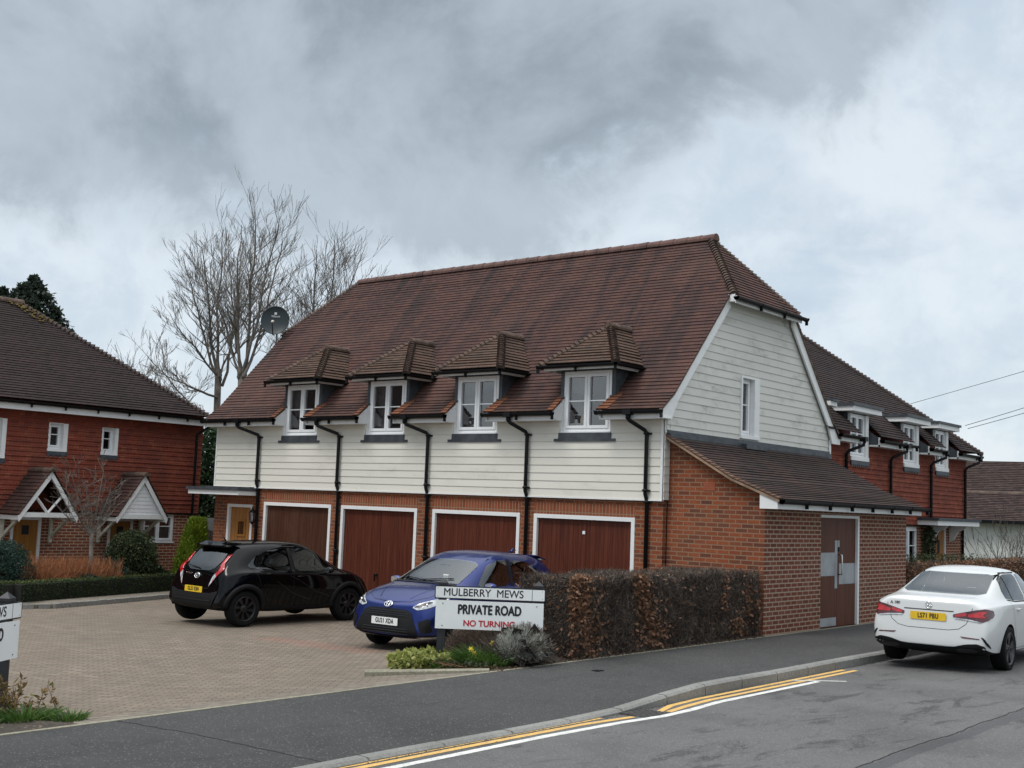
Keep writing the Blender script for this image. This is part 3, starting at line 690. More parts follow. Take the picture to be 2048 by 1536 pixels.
# half hip gutter
gt = MB().trough((.34, 1.86, HZ - .17), (.34, D_ - 1.82, HZ - .17)); gt.build('gutter', MT['pipe'], cb)
mb = MB(); mb.box(.13, .285, 1.97, D_ - 1.97, HZ - .205, HZ - .17 - .02); mb.box(.27, .29, 1.93, D_ - 1.93, HZ - .27, HZ - .13); mb.box(.126, .27, 1.93, 1.96, HZ - .24, HZ - .10); mb.box(.126, .27, D_ - 1.96, D_ - 1.93, HZ - .24, HZ - .10); mb.build('fascia', MT['trim'], cb)
# gable cladding
mb = MB(); O = V((.035, 0, 0))
gp = [(0, 3.70), (D_, 3.70), (D_, 4.2), (D_ - 2.0, HZ - .1), (2.0, HZ - .1), (0, 4.2)]
lapped(mb, O, (0, 1, 0), (0, 0, 1), gp, .147, .012, [(2.62, 3.36, 3.80, 5.0)], v_off=2.53)
lapped(mb, O, (0, 1, 0), (0, 0, 1), [(-.06, 2.53), (.10, 2.53), (.10, 3.74), (-.06, 3.74)], .147, .012, v_off=2.53)
mb.face([(.034, -.06, 2.53), (.034, .10, 2.53), (.034, .1, 4.0), (.034, -.06, 4.0)]); mb.face([(-.03, .101, 2.53), (-.03, .101, 3.9), (.05, .101, 3.9), (.05, .101, 2.53)]); mb.face([(-.03, -.058, 2.53), (-.03, .1, 2.53), (.034, .1, 2.53), (.034, -.058, 2.53)])
mb.build('gable_cladding', MT['boards_gable'], cb)
mb = MB()
for pc in minus_holes(gp, [(2.62, 3.36, 3.80, 5.0)]): mb.prism([(.0, a, b) for a, b in pc], (.03, 0, 0))
mb.build('gable_backing', MT['boards_gable'], cb)
mb = MB(); mb.box(.055, .075, 6.60, 6.68, 3.6, 4.0); mb.build('corner_board', MT['trim'], cb)
def window_part(parent, name, O, U, w, h, leaves=2, bar=.5, depth=.07, curtain=None, room=.7, fr=.055, sash=.05, sill=True, leaflist=None):
    """window in a local frame: O = lower left outside corner, U along the wall, outward normal = U x Z"""
    O = V(O); U = V(U).normalized(); Nn = U.cross(V((0, 0, 1))); 
    Mx = Matrix(((U.x, Nn.x, 0, O.x), (U.y, Nn.y, 0, O.y), (0, 0, 1, O.z), (0, 0, 0, 1)))
    def bx(mb, u0, u1, d0, d1, z0, z1): mb.box(u0, u1, d0, d1, z0, z1, M=Mx)
    mb = MB()
    def ring(u0, u1, z0, z1, d0, d1, t):
        bx(mb, u0, u0 + t, d0, d1, z0, z1); bx(mb, u1 - t, u1, d0, d1, z0, z1); bx(mb, u0 + t, u1 - t, d0, d1, z1 - t, z1); bx(mb, u0 + t, u1 - t, d0, d1, z0, z0 + t)
    ring(0, w, 0, h, -depth, 0, fr)
    lw = (w - 2 * fr) / leaves; panes = []
    for i in range(leaves):
        a = fr + i * lw + .004; b = fr + (i + 1) * lw - .004
        ring(a, b, fr + .004, h - fr - .004, -depth + .01, .014, sash)
        if bar: bx(mb, a + sash, b - sash, -.028, -.006, (fr + h * bar) - .011, (fr + h * bar) + .011)
        panes.append((a + sash, b - sash))
    wo_ = mb.build(name, MT['upvc'], parent)
    g = MB()
    for a, b in panes: bx(g, a, b, -.034, -.030, fr + sash, h - fr - sash)
    g.build('glass', MT['glass'], wo_)
    if curtain:
        for u0, u1, m in curtain:
            c = MB(); n = max(4, int((u1 - u0) * 40)); vs = []
            for k in range(n + 1):
                t = k / n; d = -.17 + .022 * math.sin(k * 1.9) + .008 * math.sin(k * 5.1)
                for z in (fr, h - fr): vs.append(Mx @ V((w * u0 + (w * (u1 - u0)) * t, d, z)))
            c.mesh(vs, [(2 * k, 2 * k + 2, 2 * k + 3, 2 * k + 1) for k in range(n)], sm=True); c.build('curtain', MT[m], wo_)
    rm = MB()
    for a, b, c2, d, e, f in ((0.0, w, -room, -room + .01, 0, h), (-.01, 0, -room, -depth, 0, h), (w, w + .01, -room, -depth, 0, h), (0, w, -room, -depth, -.01, 0), (0, w, -room, -depth, h, h + .01)): bx(rm, a, b, c2, d, e, f)
    rm.build('reveal', MT['interior'], wo_)
    if sill:
        s_ = MB(); bx(s_, -.03, w + .03, -.02, .05, -.03, .0); s_.build('sill', MT['upvc'], wo_, bevel=.004)
    return wo_
CUR = [[(0, .36, 'curtain')], [(0, .34, 'curtain'), (.34, .44, 'curtain')], [(0.02, .34, 'curtain')], [(.0, .24, 'curtain'), (.24, .46, 'yellowcurtain')]]
for i, c in enumerate(WC):
    x0 = c - WWD / 2
    window_part(cb, 'window', (x0, -.0, 3.745), (1, 0, 0), WWD, 1.12, 2, .46, curtain=CUR[i], fr=.05, sash=.055)
    # white side cheeks beneath the swept tiles
    for xx, gg in ((x0 - .05, x0 - .046), (x0 + WWD + .004, x0 + WWD + .02)):
        mb = MB(); mb.box(xx, xx + .046, -.03, .04, 3.66, 4.35); mb.prism([(gg, YB0 + .03, 3.955), (gg, -.031, 3.955), (gg, -.031, 4.31), (gg, YB0 + .03, ZB0 - .01)], (.026, 0, 0)); mb.build('window_cheek', MT['trim'], cb)
    mb = MB(); mb.box(x0 - .06, x0 + WWD + .06, -.072, -.047, 3.60, 3.715); mb.box(x0 - .16, x0 + WWD + .16, -.076, -.0475, 3.555, 3.605); mb.build('lead_apron', MT['lead'], cb)
    # lead-clad dormer cheeks
    mb = MB()
    for xx in (c - WWD / 2 - .085, c + WWD / 2 + .005):
        mb.prism([(xx, -.0, 4.36), (xx, .62, 4.98), (xx, -.0, 4.98)], (.08, 0, 0))
        mb.box(xx - .02, xx + .1, -.035, .05, 4.37, 4.40)
    mb.box(x0 - .02, x0 + WWD + .02, .0, .06, 4.866, 4.94)
    mb.build('dormer_cheek', MT['lead'], cb)
    # little hipped dormer roof
    HW = .83; z0 = 4.985; yf = -.33; AP = V((c, .68, 5.80)); yb_ = 1.32
    dr = MB()
    up = AP - V((c, yf, z0)); lapped(dr, (c, yf, z0), (1, 0, 0), up, [(-HW, 0), (HW, 0), (0, up.length)], .1, .02, jitter=.6)
    upr = V((-HW, 0, AP.z - z0)); Lr = upr.length
    for sx in (1, -1):
        u = V((0, sx, 0)); upv = V((-HW * sx, 0, AP.z - z0)); f = (lambda y_: y_ * sx)
        # side slopes die into the main roof along the valleys
        yv = YB1 + (z0 - ZB1) / ((ZR - ZB1) / (YR - YB1)); yt = YB1 + (AP.z - ZB1) / ((ZR - ZB1) / (YR - YB1)) + .02
        lapped(dr, (c + HW * sx, 0, z0), u, upv, [(f(yf), 0), (f(yv + .08), 0), (f(yt), Lr), (f(AP.y), Lr)], .1, .02, jitter=.6)
    d_o = dr.build('dormer_roof', MT['roof_dorm'], cb)
    hp = MB()
    for sx in (1, -1):
        e = V((c + HW * sx, yf, z0)); d = (e - AP).normalized(); caps(hp, AP, e + d * .03, .045, .088, .1, V((.5 * sx, -.5, .9)), .02, n=6)
    caps(hp, AP + V((0, -.10, .0)), V((c, yt - .10, AP.z)), .09, .10, .24, drop=.02)
    hp.build('hip_tiles', MT['cap_old'], d_o)
    gb = MB(); zz = z0 - .045; gb.trough((c - HW - .08, yf - .04, zz), (c + HW + .02, yf - .04, zz), .05); gb.trough((c + HW + .045, yf - .07, zz), (c + HW + .045, yv, zz), .05); gb.trough((c - HW - .045, yv, zz), (c - HW - .045, yf - .07, zz), .05)
    gb.build('gutter', MT['pipe'], d_o)
    fb = MB(); fb.box(c - HW + .02, c + HW - .02, yf + .02, yf + .045, z0 - .125, z0 - .03)
    for sx in (1, -1):
        xx = c + (HW - .03) * sx; fb.box(min(xx, xx - .02 * sx), max(xx, xx - .02 * sx), yf + .05, .52, z0 - .125, z0 - .03)
    fb.box(c - HW + .05, c + HW - .05, yf + .046, .5, z0 - .05, z0 - .035); fb.build('fascia', MT['trim'], d_o)
# eaves: fascia boards, soffits and gutters of the five lengths
for i, (a, b) in enumerate(secs):
    fa, fb_ = (.0 if i == 0 else .06), (.0 if i == 4 else .0)
    mb = MB(); mb.box(a - fa, b + fb_, YB0 + .03, YB0 + .05, 3.93, 4.06); mb.box(a - fa + .002, b - .002, YB0 + .05, -.02, 3.94, 3.955); mb.build('fascia', MT['trim'], cb)
    mb = MB(); mb.trough((a - fa - (.03 if i else 0.02), YB0 - .035, 4.07), (b + (.05 if i < 4 else .0), YB0 - .035, 4.07), .06); mb.build('gutter', MT['pipe'], cb)
# downpipes
DP = [(-11.40, -10.93), (-8.66, -8.22), (-5.98, -5.57), (-3.24, -2.99), (-.52, -.30)]
for i, (xt, xb) in enumerate(DP):
    mb = MB(); yo = YB0 - .035; yw = -.115; R_ = .036
    zj = 2.55
    path = [(xt, yo, 4.05), (xt, yo, 3.93), (xt + .02, yo + .02, 3.90), (xb - .03, yw - .02, 3.74), (xb, yw, 3.69), (xb, yw, 2.62), (xb, yw + .06, 2.50), (xb, yw + .062, .05)]
    mb.tube(path, R_, 10); mb.tube([(xt, yo, 4.0), (xt, yo, 3.93)], .047, 10)
    for z in (3.66, 2.66, 2.46, 1.2): mb.tube([(xb, yw + (.06 if z < 2.5 else 0), z), (xb, yw + (.06 if z < 2.5 else 0), z + .05)], R_ + .008, 10); mb.box(xb - .07, xb + .07, yw + (.06 if z < 2.5 else 0) + .0, -.047 if z > 2.5 else -.006, z + .01, z + .04)
    mb.box(xt - .085, xt + .085, yo - .066, yo + .05, 4.0, 4.085)
    mb.build('downpipe', MT['pipe'], cb)
# oak front door and its flat canopy
mb = MB(); mb.box(-12.0, -11.2, .06, .10, 0, 2.05); d_o = mb.build('front_door', MT['oak'], cb)
mb = MB(); ring_frame(mb, -12.07, -11.14, 0, 2.12, -.012, .058, .07, False); mb.build('frame', MT['trim'], d_o)
mb = MB(); x0, x1, z0, z1 = -11.70, -11.48, 1.42, 1.72; ring_frame(mb, x0 - .05, x1 + .05, z0 - .05, z1 + .05, .035, .0599, .05); mb.build('pane_moulding', MT['oak_dark'], d_o)
MB().box(x0, x1, .048, .056, z0, z1).build('pane', MT['glass'], d_o)
mb = MB(); mb.box(-12.86, -10.98, -.58, -.0, 2.33, 2.43); c_o = mb.build('canopy_fascia', MT['trim'], cb)
MB().box(-12.90, -10.95, -.62, -.0, 2.431, 2.50).build('canopy_roof', MT['lead'], cb)
mb = MB(); mb.box(-12.75, -11.05, -.2, -.046, 2.501, 2.525); mb.build('canopy_flashing', MT['lead'], cb)
# gable window
w_o = window_part(cb, 'window', (-.03, 2.68, 3.86), (0, 1, 0), .46, 1.10, 1, .5, curtain=[(.1, .9, 'curtain')], fr=.045, sash=.04)
mb = MB(); y0_, y1_, z0_, z1_ = 2.62, 3.36, 3.80, 5.0
mb.box(-.05, .075, y0_, y0_ + .05, z0_, z1_); mb.box(-.05, .075, 3.15, 3.36, z0_, z1_); mb.box(-.05, .074, y0_ + .05, 3.15, z1_ - .04, z1_); mb.box(-.05, .09, y0_ - .01, 3.37, z0_ - .015, z0_ + .055)
mb.build('window_surround', MT['trim'], cb)
MT['verge_t'] = brickish('sandy_verge_tiles', [(.15, .085, .06), (.20, .12, .085), (.12, .07, .05)], (.06, .035, .028), .165, .1, .003, stain=(.09, .06, .045), stain_amt=.5, nsc=3)
# lean-to store on the gable
PX = 1.89
mb = MB(); prof = [(0, .0), (PX, .0), (PX, 2.69), (1.35, 2.895), (0.02, 3.63)]
for y_ in (.13, 6.18): MB().prism([(a, y_, b) for a, b in prof], (0, .12, 0)).build('lean_to_side_wall', MT['brick'], cb)
mb = MB(); mb.box(PX - .1, PX - .002, .2505, 2.28, .0, 2.5); mb.box(PX - .1, PX - .002, 3.98, 6.1795, .0, 2.5); mb.box(PX - .1, PX - .002, 2.28, 3.98, 2.38, 2.5)
for a, b in ((.132, 2.28), (3.98, 6.298)): mb.box(PX - .001, PX + .004, a, b, .0, 2.5)
mb.box(PX - .001, PX + .004, 2.28, 3.98, 2.38, 2.5)
mb.build('lean_to_front_wall', MT['brick_pale'], cb)
mb = MB()
p0, p1, p2 = V((2.22, 0, 2.60)), V((1.35, 0, 2.93)), V((.03, 0, 3.66))
for a, b in ((p0, p1), (p1, p2)):
    up = b - a; lapped(mb, a, (0, 1, 0), up, [(-.03, 0), (6.42, 0), (6.42, up.length), (-.03, up.length)], .1, .016, jitter=.4)
lr = mb.build('lean_to_roof', MT['roof_lean'], cb)
mb = MB(); 
for a, b in ((p0, p1), (p1, p2)):
    up = b - a; n_ = V((up.z, 0, -up.x)).normalized()
    lapped(mb, a + V((0, 0, .014)), (0, 1, 0), up, [(-.045, 0), (.12, 0), (.12, up.length), (-.045, up.length)], .1, .016)
mb.build('verge_tiles', MT['verge_t'], lr)
mb = MB(); pl = [p0, p1, p2]; mb.prism([p0 + V((0, -.04, -.005)), p1 + V((0, -.04, -.005)), p2 + V((0, -.04, -.005)), p2 + V((0, -.04, -.05)), p1 + V((0, -.04, -.045)), p0 + V((0, -.04, -.045))], (0, .17, 0)); mb.build('verge', plain('pale_undercloak', (.27, .18, .12), .9, var=.3), lr)
mb = MB(); mb.box(.036, .075, -.0, 6.62, 3.64, 3.755); mb.box(.06, .13, 0.0, 6.6, 3.60, 3.70); mb.box(.05, .24, 2.55, 3.38, 3.58, 3.675); mb.build('lead_flashing', MT['lead'], cb)
MB().trough((2.26, -.01, 2.585), (2.26, 6.5, 2.585), .062).build('gutter', MT['pipe'], cb)
mb = MB(); mb.box(2.16, 2.19, .06, 6.36, 2.44, 2.59); mb.box(PX + .005, 2.16, .06, 6.34, 2.45, 2.47); mb.prism([(PX - .02, -.02, 2.44), (2.19, -.02, 2.44), (2.19, -.02, 2.60), (PX - .02, -.02, 2.71)], (0, .08, 0)); mb.build('fascia', MT['trim'], cb)
# air brick
mb = MB(); mb.box(.73, .95, .122, .129, 2.71, 2.86)
for k in range(5): mb.box(.74, .94, .118, .122, 2.722 + k * .028, 2.736 + k * .028)
mb.build('air_brick', plain('terracotta_vent', (.30, .085, .04), .8), cb)
# store door: two leaves with galvanised plates
yd0, ym, yd1 = 2.30, 3.09, 3.90
mb = MB(); mb.box(PX - .09, PX - .05, yd0, ym - .003, .36, 2.33); mb.box(PX - .09, PX - .05, ym + .003, yd1, .36, 2.33)
sd = mb.build('store_door', MT['store'], cb)
mb = MB(); mb.box(PX - .095, PX + .0, yd1, yd1 + .075, .36, 2.38); mb.box(PX - .095, PX + .0, yd0 - .018, yd1, 2.33, 2.38); mb.box(PX - .095, PX - .02, yd0 - .019, yd0, .36, 2.33); mb.build('frame', MT['trim'], sd)
mb = MB(); xx = PX - .05
MT['galv'] = plain('brushed_galvanised', (.36, .38, .40), .45, metal=.6, var=.15, nscale=3)
for y_0, y_1, z_0, z_1, t_ in ((yd0, ym - .1105, 1.28, 1.70, .004), (ym - .11, ym, 1.05, 1.92, .006), (ym + .08, yd1, 1.12, 1.50, .004), (yd0, ym - .03, .38, .53, .004), (ym + .02, ym + .09, 1.76, 1.92, .005)): MB().box(xx, xx + t_, y_0, y_1, z_0, z_1).build('metal_plate', MT['galv'], sd)
mb = MB(); mb.tube([(xx, ym + .05, 1.30), (xx + .07, ym + .05, 1.30), (xx + .075, ym + .05, 1.34), (xx + .075, ym + .05, 1.62), (xx + .07, ym + .05, 1.66), (xx, ym + .05, 1.66)], .012, 8)
mb.build('handle', plain('polished_steel', (.7, .7, .7), .2, metal=1.0), sd)
mb = MB(); mb.box(xx, xx + .02, ym + .02, ym + .07, 1.72, 1.80); mb.build('lock', MT['pipe'], sd)

# ------------------------------------------------------------------ lanterns and dish
def lantern(loc, nrm, label):
    g = empty('wall_lantern', loc, 0, label, 'lantern', 'carriage lanterns beside the oak doors')
    n = V(nrm); c = V(loc) + n * .13 + V((0, 0, .1)); mb = MB()
    for a in range(6):
        t = a * math.pi / 3; p = V((math.cos(t) * .055, math.sin(t) * .055, 0)); q = V((math.cos(t) * .08, math.sin(t) * .08, .22)); mb.tube([c + p, c + q], .006, 5)
    mb.tube([c + V((0, 0, -.05)), c + V((0, 0, -.03)), c, c + V((0, 0, .012))], [.012, .03, .06, .062], 6, sm=False)
    mb.tube([c + V((0, 0, .22)), c + V((0, 0, .23)), c + V((0, 0, .30)), c + V((0, 0, .33)), c + V((0, 0, .37))], [.098, .095, .03, .018, .006], 6, sm=False)
    mb.tube([c + V((0, 0, -.04)), c - n * .06 + V((0, 0, -.08)), c - n * .12 + V((0, 0, -.02))], .009, 6); mb.tube([c - n * .13 + V((0, 0, -.02)), c - n * .115 + V((0, 0, -.02))], .045, 8)
    mb.build('frame', MT['pipe'], g)
    gb = MB(); gb.tube([c + V((0, 0, .012)), c + V((0, 0, .215))], [.05, .074], 6, sm=False); gb.build('glass', MT['glass'], g)
    cb_ = MB(); cb_.tube([c + V((0, 0, .012)), c + V((0, 0, .14))], .016, 8); cb_.build('candle', MT['upvc'], g)
lantern((-10.985, -.0, 1.62), (0, -1, 0), 'black carriage lantern between the oak door and the leftmost garage')
dg = empty('satellite_dish', (-12.72, 1.75, 5.9), 0, 'round dark green satellite dish on a pole at the left roof verge', 'satellite dish')
dc = V((-12.72, 1.62, 6.80)); dn = V((.60, -.79, .12)).normalized(); du = (V((0, 0, 1)) - dn * dn.z).normalized(); dr_ = du.cross(dn)
mb = MB(); R0 = .365; NR, NA = 7, 40; vs = [dc - dn * .06]
for i in range(1, NR + 1):
    r_ = R0 * i / NR
    for j in range(NA):
        t = 2 * math.pi * j / NA; vs.append(dc - dn * .06 * (1 - (i / NR) ** 2) + dr_ * math.cos(t) * r_ * .97 + du * math.sin(t) * r_)
fs = [(0, 1 + j, 1 + (j + 1) % NA) for j in range(NA)] + [(1 + (i - 1) * NA + j, 1 + i * NA + j, 1 + i * NA + (j + 1) % NA, 1 + (i - 1) * NA + (j + 1) % NA) for i in range(1, NR) for j in range(NA)]
mb.mesh(vs, fs, sm=True); mb.mesh([p if False else V(p) - dn * .012 for p in vs], [f[::-1] for f in fs], sm=True)
mb.tube([dc + dr_ * math.cos(2 * math.pi * j / 40) * R0 * .97 + du * math.sin(2 * math.pi * j / 40) * R0 for j in range(41)], .012, 6)
dish = mb.build('dish', plain('dark_green_enamel', (.008, .017, .020), .35, var=.15), dg)
mb = MB(); mb.tube([(-12.84, 1.80, 5.75), (-12.84, 1.80, 7.36)], .024, 10); mb.tube([(-12.84, 1.80, 6.7), dc - dn * .09], .03, 8); mb.tube([(-12.6, 2.1, 5.9), (-12.84, 1.80, 5.95)], .015, 6); mb.build('mast', plain('galvanised_pole', (.28, .29, .30), .4, metal=.6), dg)
mb = MB(); pE = dc + dn * .28 - du * .14; mb.tube([dc - du * R0 * 1.02 - dn * .05, dc - du * .42 + dn * .08, pE], .013, 6); mb.build('feed_arm', MT['pipe'], dg)
mb = MB(); mb.tube([pE + dn * .0, pE - dn * .02 + du * .03, pE - dn * .09 + du * .05], [.03, .035, .04], 10); mb.build('receiver', plain('pale_plastic', (.55, .52, .45), .5), dg)
def text_mesh(name, s_, size, mat, O, U, N_, parent=None, xs=1.0, bold=0.0, align='CENTER', extrude=.002, up=None, spacing=1.0):
    cu = bpy.data.curves.new(name, 'FONT'); cu.body = s_; cu.size = size; cu.align_x = align; cu.align_y = 'CENTER'; cu.extrude = extrude; cu.offset = 0; cu.space_character = spacing
    t_ = bpy.data.objects.new('tmp', cu); COL.objects.link(t_); bpy.context.view_layer.update()
    me = bpy.data.meshes.new_from_object(t_.evaluated_get(bpy.context.evaluated_depsgraph_get())); bpy.data.objects.remove(t_)
    U, N_ = V(U).normalized(), V(N_).normalized(); Z_ = N_.cross(U)
    M_ = Matrix(((U.x, Z_.x, N_.x, O[0]), (U.y, Z_.y, N_.y, O[1]), (U.z, Z_.z, N_.z, O[2]), (0, 0, 0, 1)))
    me.transform(Matrix.Diagonal((xs, 1, 1, 1)))
    if bold:
        bm = bmesh.new()
        for k, (a, b) in enumerate(((-1, 0), (1, 0), (0, 1), (0, -1))): m2 = me.copy(); m2.transform(Matrix.Translation((a * bold, b * bold, .00025 * k))); bm.from_mesh(m2)
        bm.to_mesh(me); bm.free()
    me.transform(M_); me.materials.clear(); me.materials.append(mat); me.name = name
    return link(name, me, parent, local=False) if parent is not None else me
MT['dim_white'] = plain('dull_white_print', (.45, .47, .47), .6)
text_mesh('lettering', 'TRIAX', .065, MT['dim_white'], dc - dn * .040 + du * .105, dr_, dn, dish, 1.25, .002, extrude=.004)
mb = MB(); mb.prism([dc - dn * .030 + dr_ * a + du * (b + .18) for a, b in ((-.032, -.032), (.032, -.032), (.032, .032), (-.032, .032))], dn * .012); mb.build('emblem', MT['dim_white'], dish, bevel=.004)
# small aerial on the mast
ag = empty('tv_aerial', (-12.78, 1.72, 7.3), 0, 'small yagi aerial clamped to the dish pole', 'aerial')
mb = MB(); a0 = V((-12.84, 1.80, 7.28)); ad = V((.72, .50, -.25)).normalized(); mb.tube([a0, a0 + ad * .75], .008, 6)
for k in range(9): c_ = a0 + ad * (.08 + k * .08); s_ = V((.35, -.5, .75)).normalized() * (.13 - k * .006); mb.tube([c_ - s_, c_ + s_], .005, 4)
mb.build('aerial_elements', plain('aluminium_rod', (.35, .34, .33), .4, metal=.8), ag)
# ------------------------------------------------------------------ tile-hung houses either side
def apron(mb, X0, y0, y1, z):
    mb.box(X0, X0 + .018, y0 - .02, y1 + .02, z - .09, z)
    n = max(3, int((y1 - y0) / .105))
    for k in range(n): mb.box(X0, X0 + .018, y0 + (y1 - y0) * k / n, y0 + (y1 - y0) * k / n + .06, z - .135, z - .0895)
def tile_house(nm, label, X, y0, y1, zb, zt, ze, wins, gwin, hip, eave, ridge_y, gable_far, cuts=(), doors=(), extra=()):
    h = empty(nm, (X - 3, (y0 + y1) / 2, zb), 0, label, 'house')
    mb = MB(); holes = [(d[0] - .0, d[1] + .0, zb - 1, d[2]) for d in doors] + [(w[0], w[1], w[2], w[3]) for w in gwin]
    for pc in minus_holes([(y0, zb - .3), (y1, zb - .3), (y1, zt + .05), (y0, zt + .05)], holes): mb.prism([(X, a, b) for a, b in pc], (-.12, 0, 0))
    mb.box(X - 6.5, X - .121, y1 - .12, y1, zb - .3, zt + .05); mb.build('brick_wall', MT['brick_old'], h)
    mb = MB(); Xc = X + .045; hol = [(w[0], w[1], w[2], w[3]) for w in wins] + list(extra)
    lapped(mb, (Xc, 0, 0), (0, 1, 0), (0, 0, 1), [(y0, zt), (y1, zt), (y1, ze), (y0, ze)], .115, .026, hol, v_off=zt, jitter=.7)
    lapped(mb, (X - .1, y1 + .03, 0), (-1, 0, 0), (0, 0, 1), [(-.12, zt), (6, zt), (6, ze), (-.12, ze)], .115, .018, v_off=zt)
    for pc in minus_holes([(y0, zt), (y1 + .02, zt), (y1 + .02, ze + .33), (y0, ze + .33)], hol): mb.prism([(X, a, b) for a, b in pc], (.04, 0, 0))
    mb.build('hung_tiles', MT['hung'], h)
    mb = MB(); mb.box(X - .01, X + .06, y0, y1 + .05, zt - .035, zt - .003); mb.build('drip_board', MT['pipe'], h)
    mb = MB(); mb.box(X - 6.2, X - 1.0, y0 + .2, y1 - .3, zb, ze + .3); mb.build('interior', MT['interior'], h)
    for w in wins:
        window_part(h, 'window', (X - .05, w[0] + .03, w[2] + .03), (0, 1, 0), w[1] - w[0] - w[4], w[3] - w[2] - .04, w[5], .5, curtain=w[6], fr=.04, sash=.04, sill=False)
        mb = MB(); mb.box(X - .12, X + .065, w[1] - w[4] + .032, w[1], w[2], w[3]); mb.box(X - .05, X + .07, w[0] - .01, w[1], w[2] - .04, w[2] + .0295); mb.box(X - .12, X + .062, w[0], w[0] + .029, w[2] + .03, w[3]); mb.box(X - .12, X + .06, w[0] + .03, w[1] - w[4] + .03, w[3] - .01, w[3] + .005)
        mb.build('window_surround', MT['trim'], h)
        mb = MB(); apron(mb, X + .066, w[0], w[1], w[2] - .042); mb.build('lead_apron', MT['lead'], h)
    for w in gwin: window_part(h, 'window', (X - .02, w[0], w[2]), (0, 1, 0), w[1] - w[0], w[3] - w[2], 2, .5, curtain=w[4], fr=.045, sash=.045)
    # roof
    E_ = V(eave); R_ = V(hip); s_ = R_ - E_; up = V((s_.x, 0, s_.z)); Lr = up.length
    poly = [(y0 - .5, 0), (E_.y, 0), (R_.y, Lr), (y0 - .5, Lr)]
    mb = MB(); lapped(mb, (E_.x, 0, E_.z), (0, 1, 0), up, poly, .1, .016, cuts, jitter=.4); r_o = mb.build('roof', MT['roof_dark'], h)
    run = E_.y - R_.y; upe = V((0, -run, s_.z)); mb = MB(); lapped(mb, (0, E_.y, E_.z), (-1, 0, 0), upe, [(-E_.x, 0), (-(2 * R_.x - E_.x), 0), (-R_.x, upe.length)], .1, .016)
    mb.build('hip_roof', MT['roof_dark'], h)
    mb = MB(); upb = V((-up.x, 0, up.z)); lapped(mb, (2 * R_.x - E_.x, 0, E_.z), (0, -1, 0), upb, [(-E_.y, 0), (-(y0 - .5), 0), (-(y0 - .5), Lr), (-R_.y, Lr)], .1, .016); mb.build('rear_roof', MT['roof_dark'], h)
    mb = MB(); caps(mb, R_, E_ + (E_ - R_).normalized() * .02, .05, .115, .125, V((.5, .4, .9)), .025, n=6); mb.build('hip_tiles', MT['cap_dark'], r_o)
    mb = MB(); caps(mb, (R_.x, y0 - .5, R_.z), (R_.x, R_.y + .1, R_.z), .10, .11, .33); mb.build('ridge_tiles', MT['cap_old'], r_o)
    return h
# left house
hl = tile_house('red_tiled_house', 'dark red tile-hung house with two gabled door canopies behind the low box hedge', -16, -13, 2.0, -.2, 1.8, 4.26,
    [(-4.75, -3.57, 3.02, 3.92, .14, 2, None), (-2.5, -1.99, 3.26, 3.91, .15, 1, None), (-1.05, -.58, 3.25, 3.90, .12, 1, None)],
    [(.33, 1.30, 1.03, 1.75, [(0, .5, 'curtain')])], (-18.75, -2.05, 7.16), (-15.62, 1.98, 4.40), 0, 0, doors=[(-3.25, -2.48, 1.62), (-.66, .06, 1.62)])
MB().trough((-15.57, -12, 4.34), (-15.57, 2.1, 4.34), .06).build('gutter', MT['pipe'], hl)
mb = MB(); mb.box(-15.66, -15.63, -12, 2.02, 4.14, 4.30); mb.box(-15.95, -15.66, -12, 2.0, 4.15, 4.17); mb.build('fascia', MT['trim'], hl)
mb = MB(); mb.tube([(-15.57, 1.98, 4.30), (-15.57, 1.98, 4.15), (-15.78, 1.80, 3.98), (-15.86, 1.76, 3.9), (-15.86, 1.76, 1.82), (-15.93, 1.76, 1.68), (-15.93, 1.76, -.2)], .036, 8)
for z in (3.7, 2.4, 1.4): mb.tube([(-15.86 if z > 1.7 else -15.93, 1.76, z), (-15.86 if z > 1.7 else -15.93, 1.76, z + .05)], .045, 8)
mb.build('downpipe', MT['pipe'], hl)
mb = MB(); rr = random.Random(11); 
moss_m = leaf_mat('roof_moss', [(.06, .05, .018), (.17, .12, .04), (.09, .075, .025)], .9, .1)
for k in range(150):
    t = rr.random() ** 1.5 * .20; p = V((-18.75, -2.05, 7.20)).lerp(V((-15.62, 1.98, 4.44)), t) + V((0, -rr.random() ** 2 * .5, .0)); s_ = rr.uniform(.015, .045); p.z += .02
    mb.tube([p + V((0, 0, -.01)), p + V((0, 0, s_ * .7))], [s_, s_ * .4], 5, sm=False)
o_ = mb.build('roof_moss', moss_m, hl); o_['kind'] = 'stuff'
